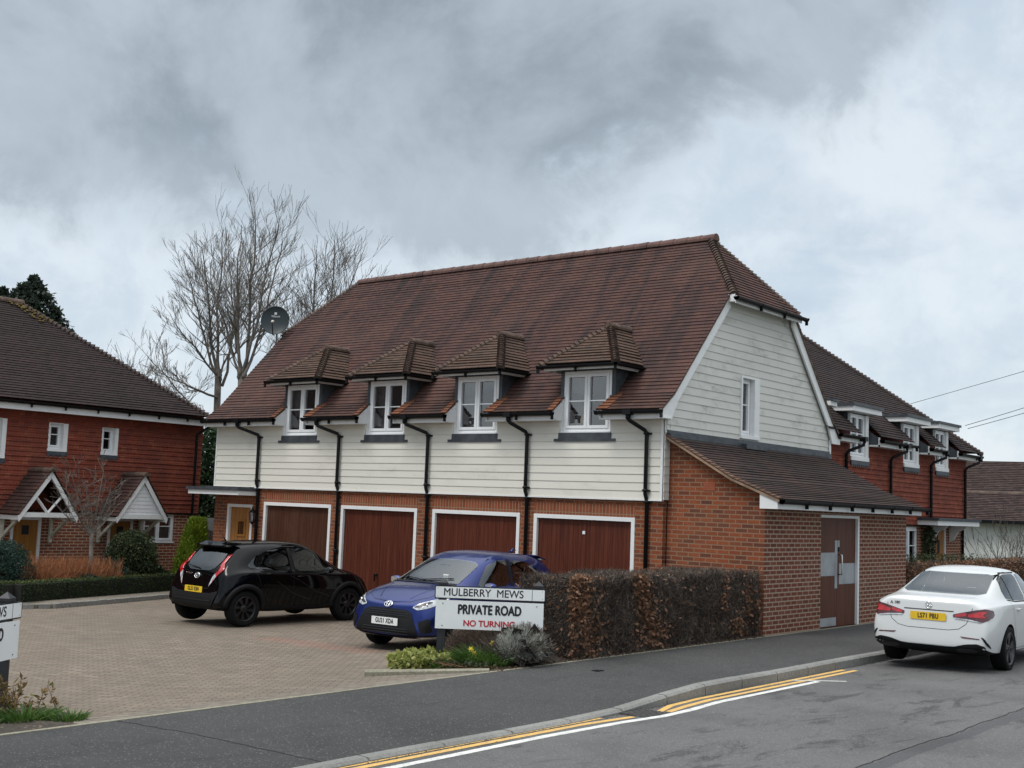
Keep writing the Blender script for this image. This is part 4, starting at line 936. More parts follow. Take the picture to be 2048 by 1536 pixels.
def canopy(yc, hw, filled, label):
    g = MB(); zA, zB, xf = 2.74, 1.70, -15.0; s_ = V((0, hw, zA - zB)); L2 = s_.length
    g = MB()
    for sg in (1, -1):
        up = V((0, -hw * sg, zA - zB)); lapped(g, (0, yc + (hw + .03) * sg, zB), (-sg, 0, 0), up, [(-sg * (xf + .03), 0), (-sg * -15.95, 0), (-sg * -15.95, L2), (-sg * (xf + .03), L2)], .1, .016)
    rf = g.build('canopy_roof', MT['roof_eave'], hl, label)
    c = MB(); caps(c, (-15.95, yc, zA + .01), (xf + .06, yc, zA + .01), .075, .085, .3); c.build('ridge_tiles', MT['cap_old'], rf)
    c = MB(); d = V((0, hw, -(zA - zB))).normalized()
    for sg in (1, -1):
        dd = V((0, d.y * sg, d.z)); nn = V((0, -d.z * -1 * sg, -d.y)) if False else V((0, -.0, -1))
        a = V((xf - .03, yc, zA - .012)); b = V((xf - .03, yc + (hw + .04) * sg, zB - .045)); w = V((0, 0, -.17)); c.prism([a, b, b + V((0, -.03 * sg, -.12)), a + w], (.035, 0, 0))
        c.box(-15.96, xf - .03, yc + (hw - .02) * sg - .015, yc + (hw - .02) * sg + .015, zB - .13, zB - .03)
    c.box(xf - .075, xf - .035, yc - hw + .06, yc + hw - .06, zB - .06, zB + .05)
    c.build('barge_board', MT['trim'], rf)
    if filled:
        f_ = MB(); lapped(f_, (xf - .08, 0, 0), (0, 1, 0), (0, 0, 1), [(yc - hw + .1, zB + .05), (yc + hw - .1, zB + .05), (yc, zA - .18)], .095, .01); f_.prism([(xf - .1, yc - hw + .1, zB), (xf - .1, yc + hw - .1, zB), (xf - .1, yc, zA - .2)], (.015, 0, 0)); f_.build('gable_boarding', MT['upvc'], rf)
    else:
        f_ = MB()
        for sg in (1, -1): a = V((xf - .07, yc, zB + .04)); b = V((xf - .07, yc + .36 * sg, zB + .46)); f_.tube([a, b], .035, 4, sm=False)
        f_.build('strut', MT['trim'], rf)
        f_ = MB()
    for sg in (1, -1):
        b_ = MB(); yy = yc + (hw - .1) * sg; b_.box(-15.99, -15.92, yy - .035, yy + .035, 1.02, 1.64); b_.box(-15.95, -15.12, yy - .035, yy + .035, 1.60, 1.66)
        b_.prism([(-15.93, yy - .03, 1.10), (-15.93, yy - .03, 1.20), (-15.28, yy - .03, 1.61), (-15.16, yy - .03, 1.61)], (0, .06, 0)); b_.build('bracket', plain('cream_timber', (.55, .53, .44), .7) if False else MT['cream'], rf)
    return rf
MT['cream'] = plain('cream_painted_timber', (.56, .54, .44), .7, var=.2, nscale=6)
canopy(-2.87, .72, False, 'open gabled canopy with V struts over the orange door')
canopy(-.34, .70, True, 'gabled canopy filled with white boarding')
for a, b, nm in ((-3.25, -2.48, 'orange'), (-.66, .06, 'right_hand')):
    mb = MB(); mb.box(-16.06, -16.02, a + .07, b - .07, -.2, 1.55); d_o = mb.build('front_door', MT['oak_dark'], hl)
    mb = MB(); mb.box(-16.1, -15.985, a, a + .07, -.2, 1.62); mb.box(-16.1, -15.985, b - .07, b, -.2, 1.62); mb.box(-16.1, -15.985, a + .07, b - .07, 1.55, 1.62); mb.build('frame', MT['trim'], d_o)
    c = (a + b) / 2; mb = MB(); mb.box(-16.019, -16.014, c - .09, c + .09, 1.20, 1.42); mb.build('pane', MT['interior'], d_o)
    mb = MB(); mb.box(-16.019, -16.008, c - .12, c + .1, .42, .45); mb.build('letter_plate', plain('steel_plate', (.6, .6, .58), .3, 1.0), d_o)
# right house
yW = [(8.2, 9.2), (11.4, 12.4), (13.62, 14.55)]
XB = -.2; kB = .9
cuts = [(a - .08, b + .08, -1, .95) for a, b in yW]
hr = tile_house('terrace_house', 'red tile-hung house with flat-roofed dormers standing behind the lean-to store', XB, 6.9, 16.0, .1, 2.24, 4.08,
    [], [(11.35, 12.5, 1.15, 2.17, [(0.02, .2, 'curtain'), (.8, .98, 'curtain')])], (-3.44, 10.55, 7.58), (.16, 16.25, 4.26), 0, 0, cuts=cuts, doors=[(13.62, 14.52, 2.18)], extra=[(a - .03, b, 3.68, 5.5) for a, b in yW])
def b_part():
    for i, (a, b) in enumerate(yW):
        w = b - a
        window_part(hr, 'window', (XB + .02, a, 3.76), (0, 1, 0), w - .16, .98, 2, .5, curtain=[(.55, .95, 'curtain')], fr=.045, sash=.045, sill=False)
        mb = MB(); mb.box(XB - .1, XB + .07, b - .158, b, 3.68, 4.74); mb.box(XB - .0, XB + .09, a - .02, b, 3.665, 3.755); mb.box(XB - .1, XB + .065, a - .03, a - .002, 3.76, 4.74); mb.build('window_surround', MT['trim'], hr)
        mb = MB(); apron(mb, XB + .075, a, b, 3.66); mb.build('lead_apron', MT['lead'], hr)
        mb = MB(); mb.box(-1.5, .10, a - .36, b + .36, 4.89, 4.95); dr = mb.build('dormer_roof', MT['lead'], hr)
        mb = MB(); mb.box(-1.4, .06, a - .32, b + .32, 4.77, 4.888); mb.build('fascia', MT['trim'], dr)
        mb = MB(); mb.box(-1.2, XB + .0, a - .06, a - .031, 4.2, 4.765); mb.box(-1.2, XB + .0, b + .002, b + .06, 4.2, 4.765); mb.box(XB - .3, XB, a - .03, b, 4.735, 4.768); mb.build('cheek', MT['lead'], dr)
    ed = [6.95] + sum([[a - .06, b + .06] for a, b in yW], []) + [16.2]
    for i in range(4):
        a, b = ed[2 * i], ed[2 * i + 1]
        mb = MB(); mb.box(.10, .13, a, b, 4.03, 4.17); mb.box(XB + .05, .10, a, b, 4.03, 4.05); mb.build('fascia', MT['trim'], hr)
        mb = MB()
        if i: mb.prism([(XB - .4, a - .005, 4.06), (.12, a - .005, 4.06), (.12, a - .005, 4.22), (XB - .4, a - .005, 4.22 + .52 * kB)], (0, .012, 0)); mb.build('lead_cheek', MT['lead'], hr); t_ = MB(); t_.box(.09, .128, a - .02, a - .006, 4.03, 4.24); t_.box(XB, .128, a - .02, a - .006, 4.03, 4.07); t_.build('cheek_trim', MT['trim'], hr)
        MB().trough((.20, a - .05, 4.17), (.20, b + .05, 4.17), .06).build('gutter', MT['pipe'], hr)
    for y_ in (7.85, 10.45, 13.15, 15.75):
        mb = MB(); mb.tube([(.2, y_ + .3, 4.12), (.2, y_ + .3, 4.0), (-.02, y_, 3.85), (-.08, y_, 3.78), (-.08, y_, 2.3), (-.15, y_, 2.15), (-.15, y_, .1)], .036, 8); mb.box(.13, .27, y_ + .22, y_ + .38, 4.08, 4.18)
        for z in (3.6, 2.9, 1.8): mb.tube([(-.08 if z > 2.3 else -.15, y_, z), (-.08 if z > 2.3 else -.15, y_, z + .05)], .045, 8)
        mb.build('downpipe', MT['pipe'], hr)
    mb = MB(); mb.box(XB - .06, XB - .02, 13.69, 14.45, .1, 2.11); d_o = mb.build('front_door', MT['oak'], hr)
    mb = MB(); mb.box(XB - .1, XB + .012, 13.62, 13.69, .1, 2.18); mb.box(XB - .1, XB + .012, 14.45, 14.52, .1, 2.18); mb.box(XB - .1, XB + .012, 13.69, 14.45, 2.11, 2.18); mb.build('frame', MT['trim'], d_o)
    mb = MB(); mb.box(XB - .019, XB - .012, 13.98, 14.14, 1.5, 1.85); mb.build('pane', MT['interior'], d_o)
    mb = MB(); mb.box(XB + .01, .38, 12.35, 15.5, 2.24, 2.36); c_ = mb.build('canopy_fascia', MT['trim'], hr)
    MB().box(XB + .02, .42, 12.3, 15.55, 2.361, 2.43).build('canopy_roof', MT['lead'], hr)
    for y_ in (13.3, 14.8): mb = MB(); mb.prism([(XB + .01, y_, 2.235), (.3, y_, 2.235), (.22, y_, 2.16), (.05, y_, 2.08), (-.08, y_, 1.85), (XB + .01, y_, 1.8)], (0, .07, 0)); mb.build('canopy_bracket', MT['trim'], hr)
b_part()
mb = MB(); mb.box(-1.0, -.05, 6.9, 7.25, 4.80, 4.90); mb.build('dormer_fascia', MT['trim'], hr); MB().box(-1.0, 0, 6.9, 7.28, 4.901, 4.95).build('dormer_roof', MT['lead'], hr)
lantern((XB, 13.42, 1.72), (1, 0, 0), 'black carriage lantern on the far tile-hung house, left of its oak door')
# cottage far right
M0 = Matrix.Translation(V((-2.2, 25.2, 0))) @ Matrix.Rotation(math.radians(17), 4, 'Z')
ct = empty('white_cottage', (-2.2, 25.2, 0), 0, 'low white rendered cottage with two stepped old tiled roofs at the right edge', 'house')
def P0(x, y, z): return M0 @ V((x, y, z))
mb = MB(); mb.box(-6, 16, 0, 5.2, -.2, 2.6, M=M0); mb.build('rendered_wall', plain('whitewashed_render', (.62, .63, .60), .85, var=.15, nscale=1.2, bmp=.2), ct)
ux = (P0(1, 0, 0) - P0(0, 0, 0)); uy = (P0(0, 1, 0) - P0(0, 0, 0))
mb = MB(); lapped(mb, P0(0, -.35, 2.44), ux, uy * 1.25 + V((0, 0, .95)), [(-6.2, 0), (16, 0), (16, 1.6), (-6.2, 1.6)], .1, .018, jitter=.6); r1 = mb.build('lower_roof', MT['roof_cottage'], ct)
mb = MB(); caps(mb, P0(-6.2, .98, 3.40), P0(16, .98, 3.40), .10, .11, .33); mb.build('ridge_tiles', MT['cap'], r1)
mb = MB(); lapped(mb, P0(0, 1.05, 3.2), ux, uy * 1.6 + V((0, 0, 1.42)), [(-6.2, 0), (16, 0), (16, 2.14), (-6.2, 2.14)], .1, .018, jitter=.6); mb.build('upper_roof', plain('x', (.1, .1, .1)) if False else MT['roof_dark2'] if 'roof_dark2' in MT else MT['roof_cottage'], ct)
mb = MB(); mb.box(-6.3, 16, -.42, -.36, 2.34, 2.46, M=M0); mb.build('gutter', MT['pipe'], ct)
pq = empty('house_plaque', tuple(P0(3.1, -.02, 1.9)), 0, 'small brown square plaque on the white cottage wall', 'sign')
mb = MB(); mb.box(-.30 + 2.9, 2.9, -.03, -.002, 1.56, 1.82, M=M0); mb.build('plaque_board', plain('brown_plaque', (.16, .07, .035), .6, var=.5, nscale=14), pq)
mb = MB()
for u, w_, z in ((2.66, .06, 1.74), (2.74, .05, 1.73), (2.66, .05, 1.65), (2.76, .06, 1.66), (2.82, .03, 1.72)): mb.box(u, u + w_, -.036, -.031, z, z + .035, M=M0)
mb.build('relief', plain('pale_relief', (.5, .42, .35), .6), pq)
# fence panels in the gap between the houses
f = empty('grey_fence', (-14.4, 3.2, -.15), 0, 'weathered grey board fence in the gap left of the oak door', 'fence')
mb = MB(); rf_ = random.Random(3)
for k in range(56): x = -21 + k * .15; mb.box(x, x + .14, 3.2, 3.22, -.2, 1.30 + rf_.uniform(-.02, .02))
mb.box(-21, -12.7, 3.221, 3.27, .3, .4); mb.build('fence_boards', plain('silvered_boards', (.13, .115, .10), .9, var=.4, nscale=9), f)
o = MB().box(-22, -12.4, 4.2, 4.4, -.2, 1.62).build('grey_garden_wall', plain('grey_render', (.13, .14, .14), .9, var=.15), None, 'plain grey garden wall behind the board fence', 'wall')
# overhead cables on a far pole
def cable(a, b, sag, r, label):
    a, b = V(a), V(b); mb = MB(); mb.tube([a.lerp(b, t) + V((0, 0, -sag * 4 * t * (1 - t))) for t in [k / 24 for k in range(25)]], r, 5)
    return mb.build('overhead_cable', MT['pipe'], None, label, 'cable', 'overhead cables at the right')

# ------------------------------------------------------------------ street name signs
MT['signw'] = plain('white_sign_face', (.74, .76, .76), .35, var=.04, nscale=2); MT['signb'] = plain('black_sign_paint', (.010, .011, .013), .4); MT['signr'] = plain('red_sign_lettering', (.45, .015, .03), .4)
MT['post'] = plain('black_timber_post', (.012, .014, .018), .55, var=.3, nscale=12)
def rrect(w, h, r, n=4):
    out = []
    for cx_, cz_, a0 in ((w / 2 - r, h / 2 - r, 0), (-w / 2 + r, h / 2 - r, 90), (-w / 2 + r, -h / 2 + r, 180), (w / 2 - r, -h / 2 + r, 270)):
        for k in range(n + 1): a = math.radians(a0 + 90 * k / n); out.append((cx_ + r * math.cos(a), cz_ + r * math.sin(a)))
    return out
def name_sign(base, head, flip, label, lift=0.0, sh=0.0):
    """base: foot of the first post; head: compass heading (deg) along the board, read left to right"""
    B = V(base); d = V((math.sin(math.radians(head)), math.cos(math.radians(head)), 0)); n = V((d.y, -d.x, 0)); Z = V((0, 0, 1))
    g = empty('street_sign', tuple(B), 0, label, 'sign', 'timber-posted name signs at the mouth of the drive')
    pw = .05; zt = B.z + 1.0 + lift
    for k, s_ in enumerate((0.0, 1.23)):
        c = B + d * s_; z0 = B.z - .1
        mb = MB(); q = [c + d * a + n * b for a, b in ((-pw, -pw), (pw, -pw), (pw, pw), (-pw, pw))]
        q = [V((p.x, p.y, z0)) for p in q]; hgt = zt - z0; vs = q + [p + Z * hgt for p in q] + [V((c.x, c.y, zt + .045))]
        mb.mesh(vs, [(3, 2, 1, 0), (0, 1, 5, 4), (1, 2, 6, 5), (2, 3, 7, 6), (3, 0, 4, 7), (4, 5, 8), (5, 6, 8), (6, 7, 8), (7, 4, 8)])
        cp = [c + d * a + n * b for a, b in ((-.06, -.06), (.06, -.06), (.06, .06), (-.06, .06))]; cp = [V((p.x, p.y, zt - .035)) for p in cp]
        vs = cp + [p + Z * .03 for p in cp] + [V((c.x, c.y, zt + .055))]; mb.mesh(vs, [(3, 2, 1, 0), (0, 1, 5, 4), (1, 2, 6, 5), (2, 3, 7, 6), (3, 0, 4, 7), (4, 5, 8), (5, 6, 8), (6, 7, 8), (7, 4, 8)])
        mb.build('post', MT['post'], g)
    o0 = B + n * (pw + .004); wN, hN = 1.42, .165; cN = o0 + d * (.61 + sh) + Z * (zt - B.z - .125)
    def plate(nm, mat, c, w, h, r, t0, t1, parent):
        mb = MB(); mb.prism([c + d * a + Z * b + n * t0 for a, b in rrect(w, h, r)], n * (t1 - t0)); return mb.build(nm, mat, parent)
    np_ = plate('name_plate', MT['signb'], cN, wN, hN, .02, 0, .012, g)
    plate('plate_face', MT['signw'], cN, wN - .026, hN - .026, .012, .0121, .0145, np_)
    mb = MB(); c = cN + d * (wN / 2 - .175); mb.prism([c + d * a + Z * b + n * .0146 for a, b in ((0, -.066), (.006, -.066), (.006, .066), (0, .066))], n * .001); mb.build('divider', MT['signb'], np_)
    text_mesh('lettering', 'MULBERRY  MEWS', .135, MT['signb'], cN - d * .085 + n * .0150, d, n, np_, .93, .0016, extrude=.0008)
    cB = o0 + d * (.61 + sh) + Z * (zt - B.z - .405); bd = plate('notice_board', MT['signw'], cB, 1.38, .36, .006, .0, .012, g)
    text_mesh('lettering', 'PRIVATE ROAD', .165, MT['signb'], cB + Z * .065 + n * .0135, d, n, bd, .72, .006, extrude=.0008)
    text_mesh('lettering', 'NO TURNING', .105, MT['signr'], cB - Z * .105 + n * .0135, d, n, bd, 1.0, .0035, extrude=.0008)
    mb = MB()
    for a in (-.60, .60):
        for z_ in (.14, -.14): c = cB + d * a + Z * z_ + n * .012; mb.tube([c, c + n * .004], .008, 8)
    for a in (-.67, .67):
        for z_ in (.05, -.05): c = cN + d * a + Z * z_ + n * .0145; mb.tube([c, c + n * .002], .005, 8)
    mb.build('screws', plain('dull_screw', (.2, .2, .2), .5, .6), g)
    return g
name_sign((.72, -6.40, .325), 51, False, 'white MULBERRY MEWS and PRIVATE ROAD sign in front of the blue car')
dl = V((math.sin(math.radians(-32)), math.cos(math.radians(-32)), 0)); bl_ = V((.10, -11.95, .25)) - dl * 1.23
name_sign(tuple(bl_), -32, True, 'white name sign cut off by the left edge, only its last letters showing', lift=.02, sh=.08)
# ------------------------------------------------------------------ planting
def fast_mesh(name, verts, quads, mat, parent=None, label=None, cat=None, kind=None, origin=None, group=None, smooth=False):
    verts = np.asarray(verts, dtype=np.float32); quads = np.asarray(quads, dtype=np.int32); k = quads.shape[1]
    o0 = np.array(origin if origin is not None else (0, 0, 0), dtype=np.float32)
    me = bpy.data.meshes.new(name); me.vertices.add(len(verts)); me.vertices.foreach_set('co', (verts - o0).ravel())
    me.loops.add(quads.size); me.loops.foreach_set('vertex_index', quads.ravel())
    me.polygons.add(len(quads)); me.polygons.foreach_set('loop_start', np.arange(0, quads.size, k)); me.polygons.foreach_set('loop_total', np.full(len(quads), k))
    if smooth: me.polygons.foreach_set('use_smooth', np.ones(len(quads), bool))
    me.update(calc_edges=True); me.materials.append(mat)
    o = bpy.data.objects.new(name, me); COL.objects.link(o); o.location = o0
    if parent is not None:
        o.parent = parent; o.location = (0, 0, 0); o.matrix_parent_inverse = Matrix.Identity(4)
        # verts are expressed relative to the parent's own origin
        pl = np.array(parent.location, dtype=np.float32); me.vertices.foreach_set('co', (verts - pl).ravel()); me.update()
    return tag(o, label, cat, group, kind)
def leaves(pts, size, rng, aspect=.55, up=0.0, jitter=.4, droop=None):
    """one folded-kite leaf (two triangles as a quad) at every point"""
    n = len(pts); d = rng.normal(size=(n, 3)); d[:, 2] = d[:, 2] * (1 - abs(up) * .5) + up
    if droop is not None: d = droop + d * .5
    d /= np.linalg.norm(d, axis=1)[:, None]; a = rng.normal(size=(n, 3)); w = np.cross(d, a); w /= np.linalg.norm(w, axis=1)[:, None]
    s = (size * (1 + jitter * (rng.random(n) - .5) * 2))[:, None]
    p0 = pts; p1 = pts + d * s * .5 + w * s * aspect * .5; p2 = pts + d * s; p3 = pts + d * s * .5 - w * s * aspect * .5
    v = np.stack([p0, p1, p2, p3], 1).reshape(-1, 3); q = np.arange(4 * n).reshape(n, 4)
    return v, q
def twigs(p, d, L, w, rng):
    n = len(p); a = rng.normal(size=(n, 3)); s = np.cross(d, a); s /= np.linalg.norm(s, axis=1)[:, None] + 1e-9
    w = np.asarray(w).reshape(-1, 1) if np.ndim(w) else w; L = np.asarray(L).reshape(-1, 1)
    v = np.stack([p - s * w / 2, p + s * w / 2, p + d * L + s * w * .2, p + d * L - s * w * .2], 1).reshape(-1, 3)
    return v, np.arange(4 * n).reshape(n, 4)
def unit(v): return v / (np.linalg.norm(v, axis=1)[:, None] + 1e-9)
def core(name, pts_fn, mat, parent): pass
MT['lf_hedge'] = leaf_mat('box_hedge_leaves', [(.014, .026, .009), (.032, .054, .015), (.058, .085, .024)])
MT['lf_hedgetop'] = leaf_mat('pale_box_hedge_leaves', [(.07, .09, .025), (.15, .17, .06)])  # paler green leaf colours, used only over the hedge top
MT['lf_beech'] = leaf_mat('dead_beech_leaves', [(.085, .042, .026), (.18, .092, .052), (.29, .165, .10), (.13, .06, .035)], .7, .25)
MT['twig'] = leaf_mat('hedge_twigs', [(.035, .026, .021), (.085, .065, .053), (.17, .135, .11)], .9, .0)
MT['twig_red'] = leaf_mat('orange_dogwood_twigs', [(.20, .090, .042), (.42, .16, .065), (.28, .13, .065), (.17, .10, .06)], .7, .1)
MT['bark'] = plain('tree_bark', (.10, .085, .07), .9, var=.4, nscale=5, bmp=.5)
MT['bark_light'] = plain('pale_branch_bark', (.14, .122, .105), .9, var=.35, nscale=4)
MT['lf_dark'] = leaf_mat('dark_shrub_leaves', [(.016, .026, .011), (.036, .052, .020), (.075, .092, .040)])
MT['lf_blue'] = leaf_mat('blue_green_needles', [(.010, .028, .022), (.022, .055, .042), (.04, .08, .06)])
MT['lf_lime'] = leaf_mat('yellow_green_conifer', [(.07, .12, .008), (.15, .22, .015), (.26, .33, .035)])
MT['lf_laurel'] = leaf_mat('laurel_leaves', [(.008, .022, .010), (.022, .050, .018), (.05, .085, .03)], .35)
MT['lf_grey'] = leaf_mat('silver_grey_foliage', [(.30, .31, .27), (.46, .47, .42), (.58, .59, .54)])
MT['lf_heather'] = leaf_mat('brown_heather', [(.055, .036, .030), (.11, .075, .06), (.15, .11, .085), (.06, .06, .035)])
MT['lf_var'] = leaf_mat('yellow_variegated_leaves', [(.07, .11, .02), (.22, .26, .06), (.40, .40, .14), (.14, .18, .04)])
MT['lf_grassy'] = leaf_mat('spring_green_blades', [(.025, .065, .012), (.06, .125, .022), (.11, .19, .04)])
MT['lf_bronze'] = leaf_mat('bronze_shrub_leaves', [(.07, .055, .02), (.15, .11, .035), (.22, .13, .05), (.10, .12, .04)])
MT['petal'] = leaf_mat('daffodil_petals', [(.75, .58, .05), (.85, .70, .10)], .5, .3)
MT['lf_fir'] = leaf_mat('far_fir_foliage', [(.010, .020, .014), (.025, .038, .026), (.045, .06, .04)])
def box_hedge(name, path, w, z0f, h, n, size, mat, seed, label, cat, topmat=None, twig=None, leafn=0):
    """clipped hedge following a polyline: a rounded dark body thick with leaves"""
    rng = np.random.default_rng(seed); P = [np.array(p, float) for p in path]; segs = list(zip(P[:-1], P[1:])); Ls = np.array([np.linalg.norm(b - a) for a, b in segs])
    i = rng.choice(len(segs), n, p=Ls / Ls.sum()); t = rng.random(n); A = np.array([s[0] for s in segs])[i]; B = np.array([s[1] for s in segs])[i]
    c = A + (B - A) * t[:, None]; d = unit(B - A); s = np.stack([d[:, 1], -d[:, 0]], 1)
    face = rng.random(n); u = (rng.random(n) - .5) * w; zz = rng.random(n) * h
    side = face < .68; sg = np.where(rng.random(n) < .5, -1, 1); u = np.where(side, sg * w / 2 * (1 + rng.normal(size=n) * .04), u); zz = np.where(side, zz, h * (1 + rng.normal(size=n) * .025))
    zg_ = np.array([z0f(x) for x in c[:, 0]]); p = np.column_stack([c[:, 0] + s[:, 0] * u, c[:, 1] + s[:, 1] * u, zg_ + zz])
    return p, (P, segs)
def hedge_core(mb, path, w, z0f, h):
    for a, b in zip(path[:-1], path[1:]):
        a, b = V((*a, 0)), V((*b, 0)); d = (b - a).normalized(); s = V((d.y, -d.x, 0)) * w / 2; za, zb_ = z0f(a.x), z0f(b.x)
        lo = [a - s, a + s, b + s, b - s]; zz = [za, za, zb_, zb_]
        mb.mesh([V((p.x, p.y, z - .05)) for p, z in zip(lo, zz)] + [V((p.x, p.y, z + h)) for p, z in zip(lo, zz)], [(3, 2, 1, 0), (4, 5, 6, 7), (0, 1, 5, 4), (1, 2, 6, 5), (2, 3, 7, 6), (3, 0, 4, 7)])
MT['core'] = plain('hedge_shadow_core', (.008, .009, .006), .95)  # near-black: the shade inside hedge and shrubs, put in as colour
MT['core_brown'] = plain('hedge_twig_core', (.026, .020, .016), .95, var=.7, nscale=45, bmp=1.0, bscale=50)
# low box hedge in front of the left house
hp_ = [(-17.0, -6.9), (-14.2, -6.0), (-12.35, -5.05), (-13.1, -3.0), (-14.2, .15)]
z_left = lambda x: zg(x)
g = empty('box_hedge', (-13.3, -3.5, -.12), 0, 'low clipped dark green box hedge edging the left front garden', 'hedge')
p, _ = box_hedge('', hp_, .42, z_left, .47, 26000, .035, None, 1, None, None); v, q = leaves(p, .032, np.random.default_rng(2), .6)
fast_mesh('foliage', v, q, MT['lf_hedge'], g)
rng = np.random.default_rng(3); m = p[:, 2] > np.array([z_left(x) for x in p[:, 0]]) + .455; pt = p[m][:3500] + [0, 0, .008]; v, q = leaves(pt, .03, rng, .6, up=.8); fast_mesh('top_leaves', v, q, MT['lf_hedgetop'], g)
mb = MB(); hedge_core(mb, hp_, .38, z_left, .44); mb.build('stems', MT['core'], g)  # solid near-black box painting the hedge's inner shade, not separate stems
# kerb and path strip in front of it
def strip(name, path, w0, w1, zoff, mat, zh=None):
    mb = MB(); P = [V((*a, 0)) for a in path]
    L, R = [], []
    for i, p in enumerate(P):
        d = (P[min(i + 1, len(P) - 1)] - P[max(0, i - 1)]).normalized(); s = V((d.y, -d.x, 0)); L.append(p + s * w0); R.append(p + s * w1)
    vs = []
    for a, b in zip(L, R): vs += [V((a.x, a.y, zg(a.x) + zoff)), V((b.x, b.y, zg(b.x) + zoff))]
    mb.mesh(vs, [(2 * i, 2 * i + 2, 2 * i + 3, 2 * i + 1) for i in range(len(P) - 1)])
    if zh:
        m = len(vs); mb.mesh([v_ - V((0, 0, zh)) for v_ in vs] + vs, [(2 * i, 2 * i + 2, 2 * i + 2 + m, 2 * i + m) for i in range(len(P) - 1)] + [(2 * i + 1, 2 * i + 1 + m, 2 * i + 3 + m, 2 * i + 3) for i in range(len(P) - 1)])
    return mb.build(name, mat, kind='structure')
kp = [(-14.6, -6.6), (-11.6, -5.3), (-11.35, -4.75), (-12.0, -2.8), (-12.9, -.4), (-13.2, .3)]
strip('garden_path', kp, -.95, 0, .085, MT['paver_edge'], .1)
mb = MB(); rk = random.Random(8)
for a, b in zip(kp[:-1], kp[1:]):
    a, b = V((*a, 0)), V((*b, 0)); d = (b - a).normalized(); n_ = int((b - a).length / .21)
    for k in range(n_):
        c = a + d * (k + .5) * (b - a).length / n_; s_ = V((d.y, -d.x, 0)); zz = zg(c.x) + .10 + rk.uniform(-.004, .006)
        mb.box(-.1, .1, -.055, .055, -.14, 0, M=Matrix(((d.x, s_.x, 0, c.x), (d.y, s_.y, 0, c.y), (0, 0, 1, zz), (0, 0, 0, 1))))
mb.build('yard_kerb', MT['kerb'], kind='structure')
bed('left_garden_soil', densify([(-15.9, 1.4), (-14.3, .2), (-13.2, -3.0), (-12.5, -5.0), (-14.2, -6.0), (-15.9, -6.6)]), .0, MT['soil'], .05)
def blob_points(rng, n, c, r, shell=.5, ztaper=None, lumps=7, lump=.25):
    d = unit(rng.normal(size=(n, 3))); L = unit(rng.normal(size=(lumps, 3))); k = (d @ L.T); bumpy = 1 + lump * (np.clip(k, .6, 1).max(1) - .8) * 2.5
    rad = (shell + (1 - shell) * rng.random(n)) ** .6 * bumpy; return np.array(c) + d * rad[:, None] * np.array(r), d
def shrub(name, c, r, n, size, mat, seed, label, cat='shrub', aspect=.5, up=.2, shell=.5, lump=.25, stems=True, extra=None, group=None, corem='core', lumps=7):
    rng = np.random.default_rng(seed); base = (c[0], c[1], c[2] - r[2])
    g = empty(name, base, 0, label, cat, group)
    p, d = blob_points(rng, n, c, r, shell, None, lumps, lump); p = p[p[:, 2] > base[2]]; v, q = leaves(p, size, rng, aspect, up); fast_mesh('foliage', v, q, MT[mat], g)
    m = MB(); rr = random.Random(seed)
    for k in range(9):
        a = rr.uniform(0, 6.28); b0 = V(base) + V((math.cos(a) * .05, math.sin(a) * .05, 0)); e = V(c) + V((math.cos(a) * r[0] * .6, math.sin(a) * r[1] * .6, r[2] * rr.uniform(-.2, .6))); m.tube([b0, b0.lerp(e, .5) + V((rr.uniform(-.05, .05), rr.uniform(-.05, .05), .05)), e], [.02, .014, .006], 5)
    # big near-black leaves paint the shade deep inside the shrub
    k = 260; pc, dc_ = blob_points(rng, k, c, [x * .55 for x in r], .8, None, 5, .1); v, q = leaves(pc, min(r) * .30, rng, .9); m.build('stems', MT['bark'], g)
    fast_mesh('inner_shade_growth', v, q, MT[corem], g)
    return g
# shrubs in the left garden
shrub('round_shrub', (-14.4, -.98, .62), (.62, .62, .80), 12000, .065, 'lf_dark', 21, 'rounded dark green shrub in front of the second house door', lump=.12)
shrub('conifer_bush', (-14.3, .70, .62), (.36, .36, .75), 1500, .06, 'lf_lime', 22, 'bright yellow green conical conifer beside the oak door', 'conifer', stems=False)
shrub('blue_green_shrub', (-13.9, -4.55, .48), (.75, .62, .66), 11000, .08, 'lf_blue', 23, 'dense blue green shrub at the left edge of the garden', aspect=.25, up=.5, lump=.2)
shrub('sage_bush', (-13.55, -2.75, .22), (.5, .34, .24), 3500, .05, 'lf_blue', 24, 'low grey green mound just behind the box hedge')
shrub('dark_conifer', (-13.85, -1.75, .30), (.28, .26, .42), 2600, .05, 'lf_blue', 26, 'small dark pointed conifer left of the rounded shrub', 'conifer', aspect=.3, up=.6)
shrub('low_laurel', (-14.75, -.15, .22), (.7, .4, .32), 2600, .09, 'lf_laurel', 27, 'low broad-leaved evergreen between the rounded shrub and the conifer')
shrub('viburnum', (-14.2, -1.45, .22), (.5, .4, .34), 3000, .06, 'lf_dark', 28, 'loose olive green bush at the foot of the rounded shrub')
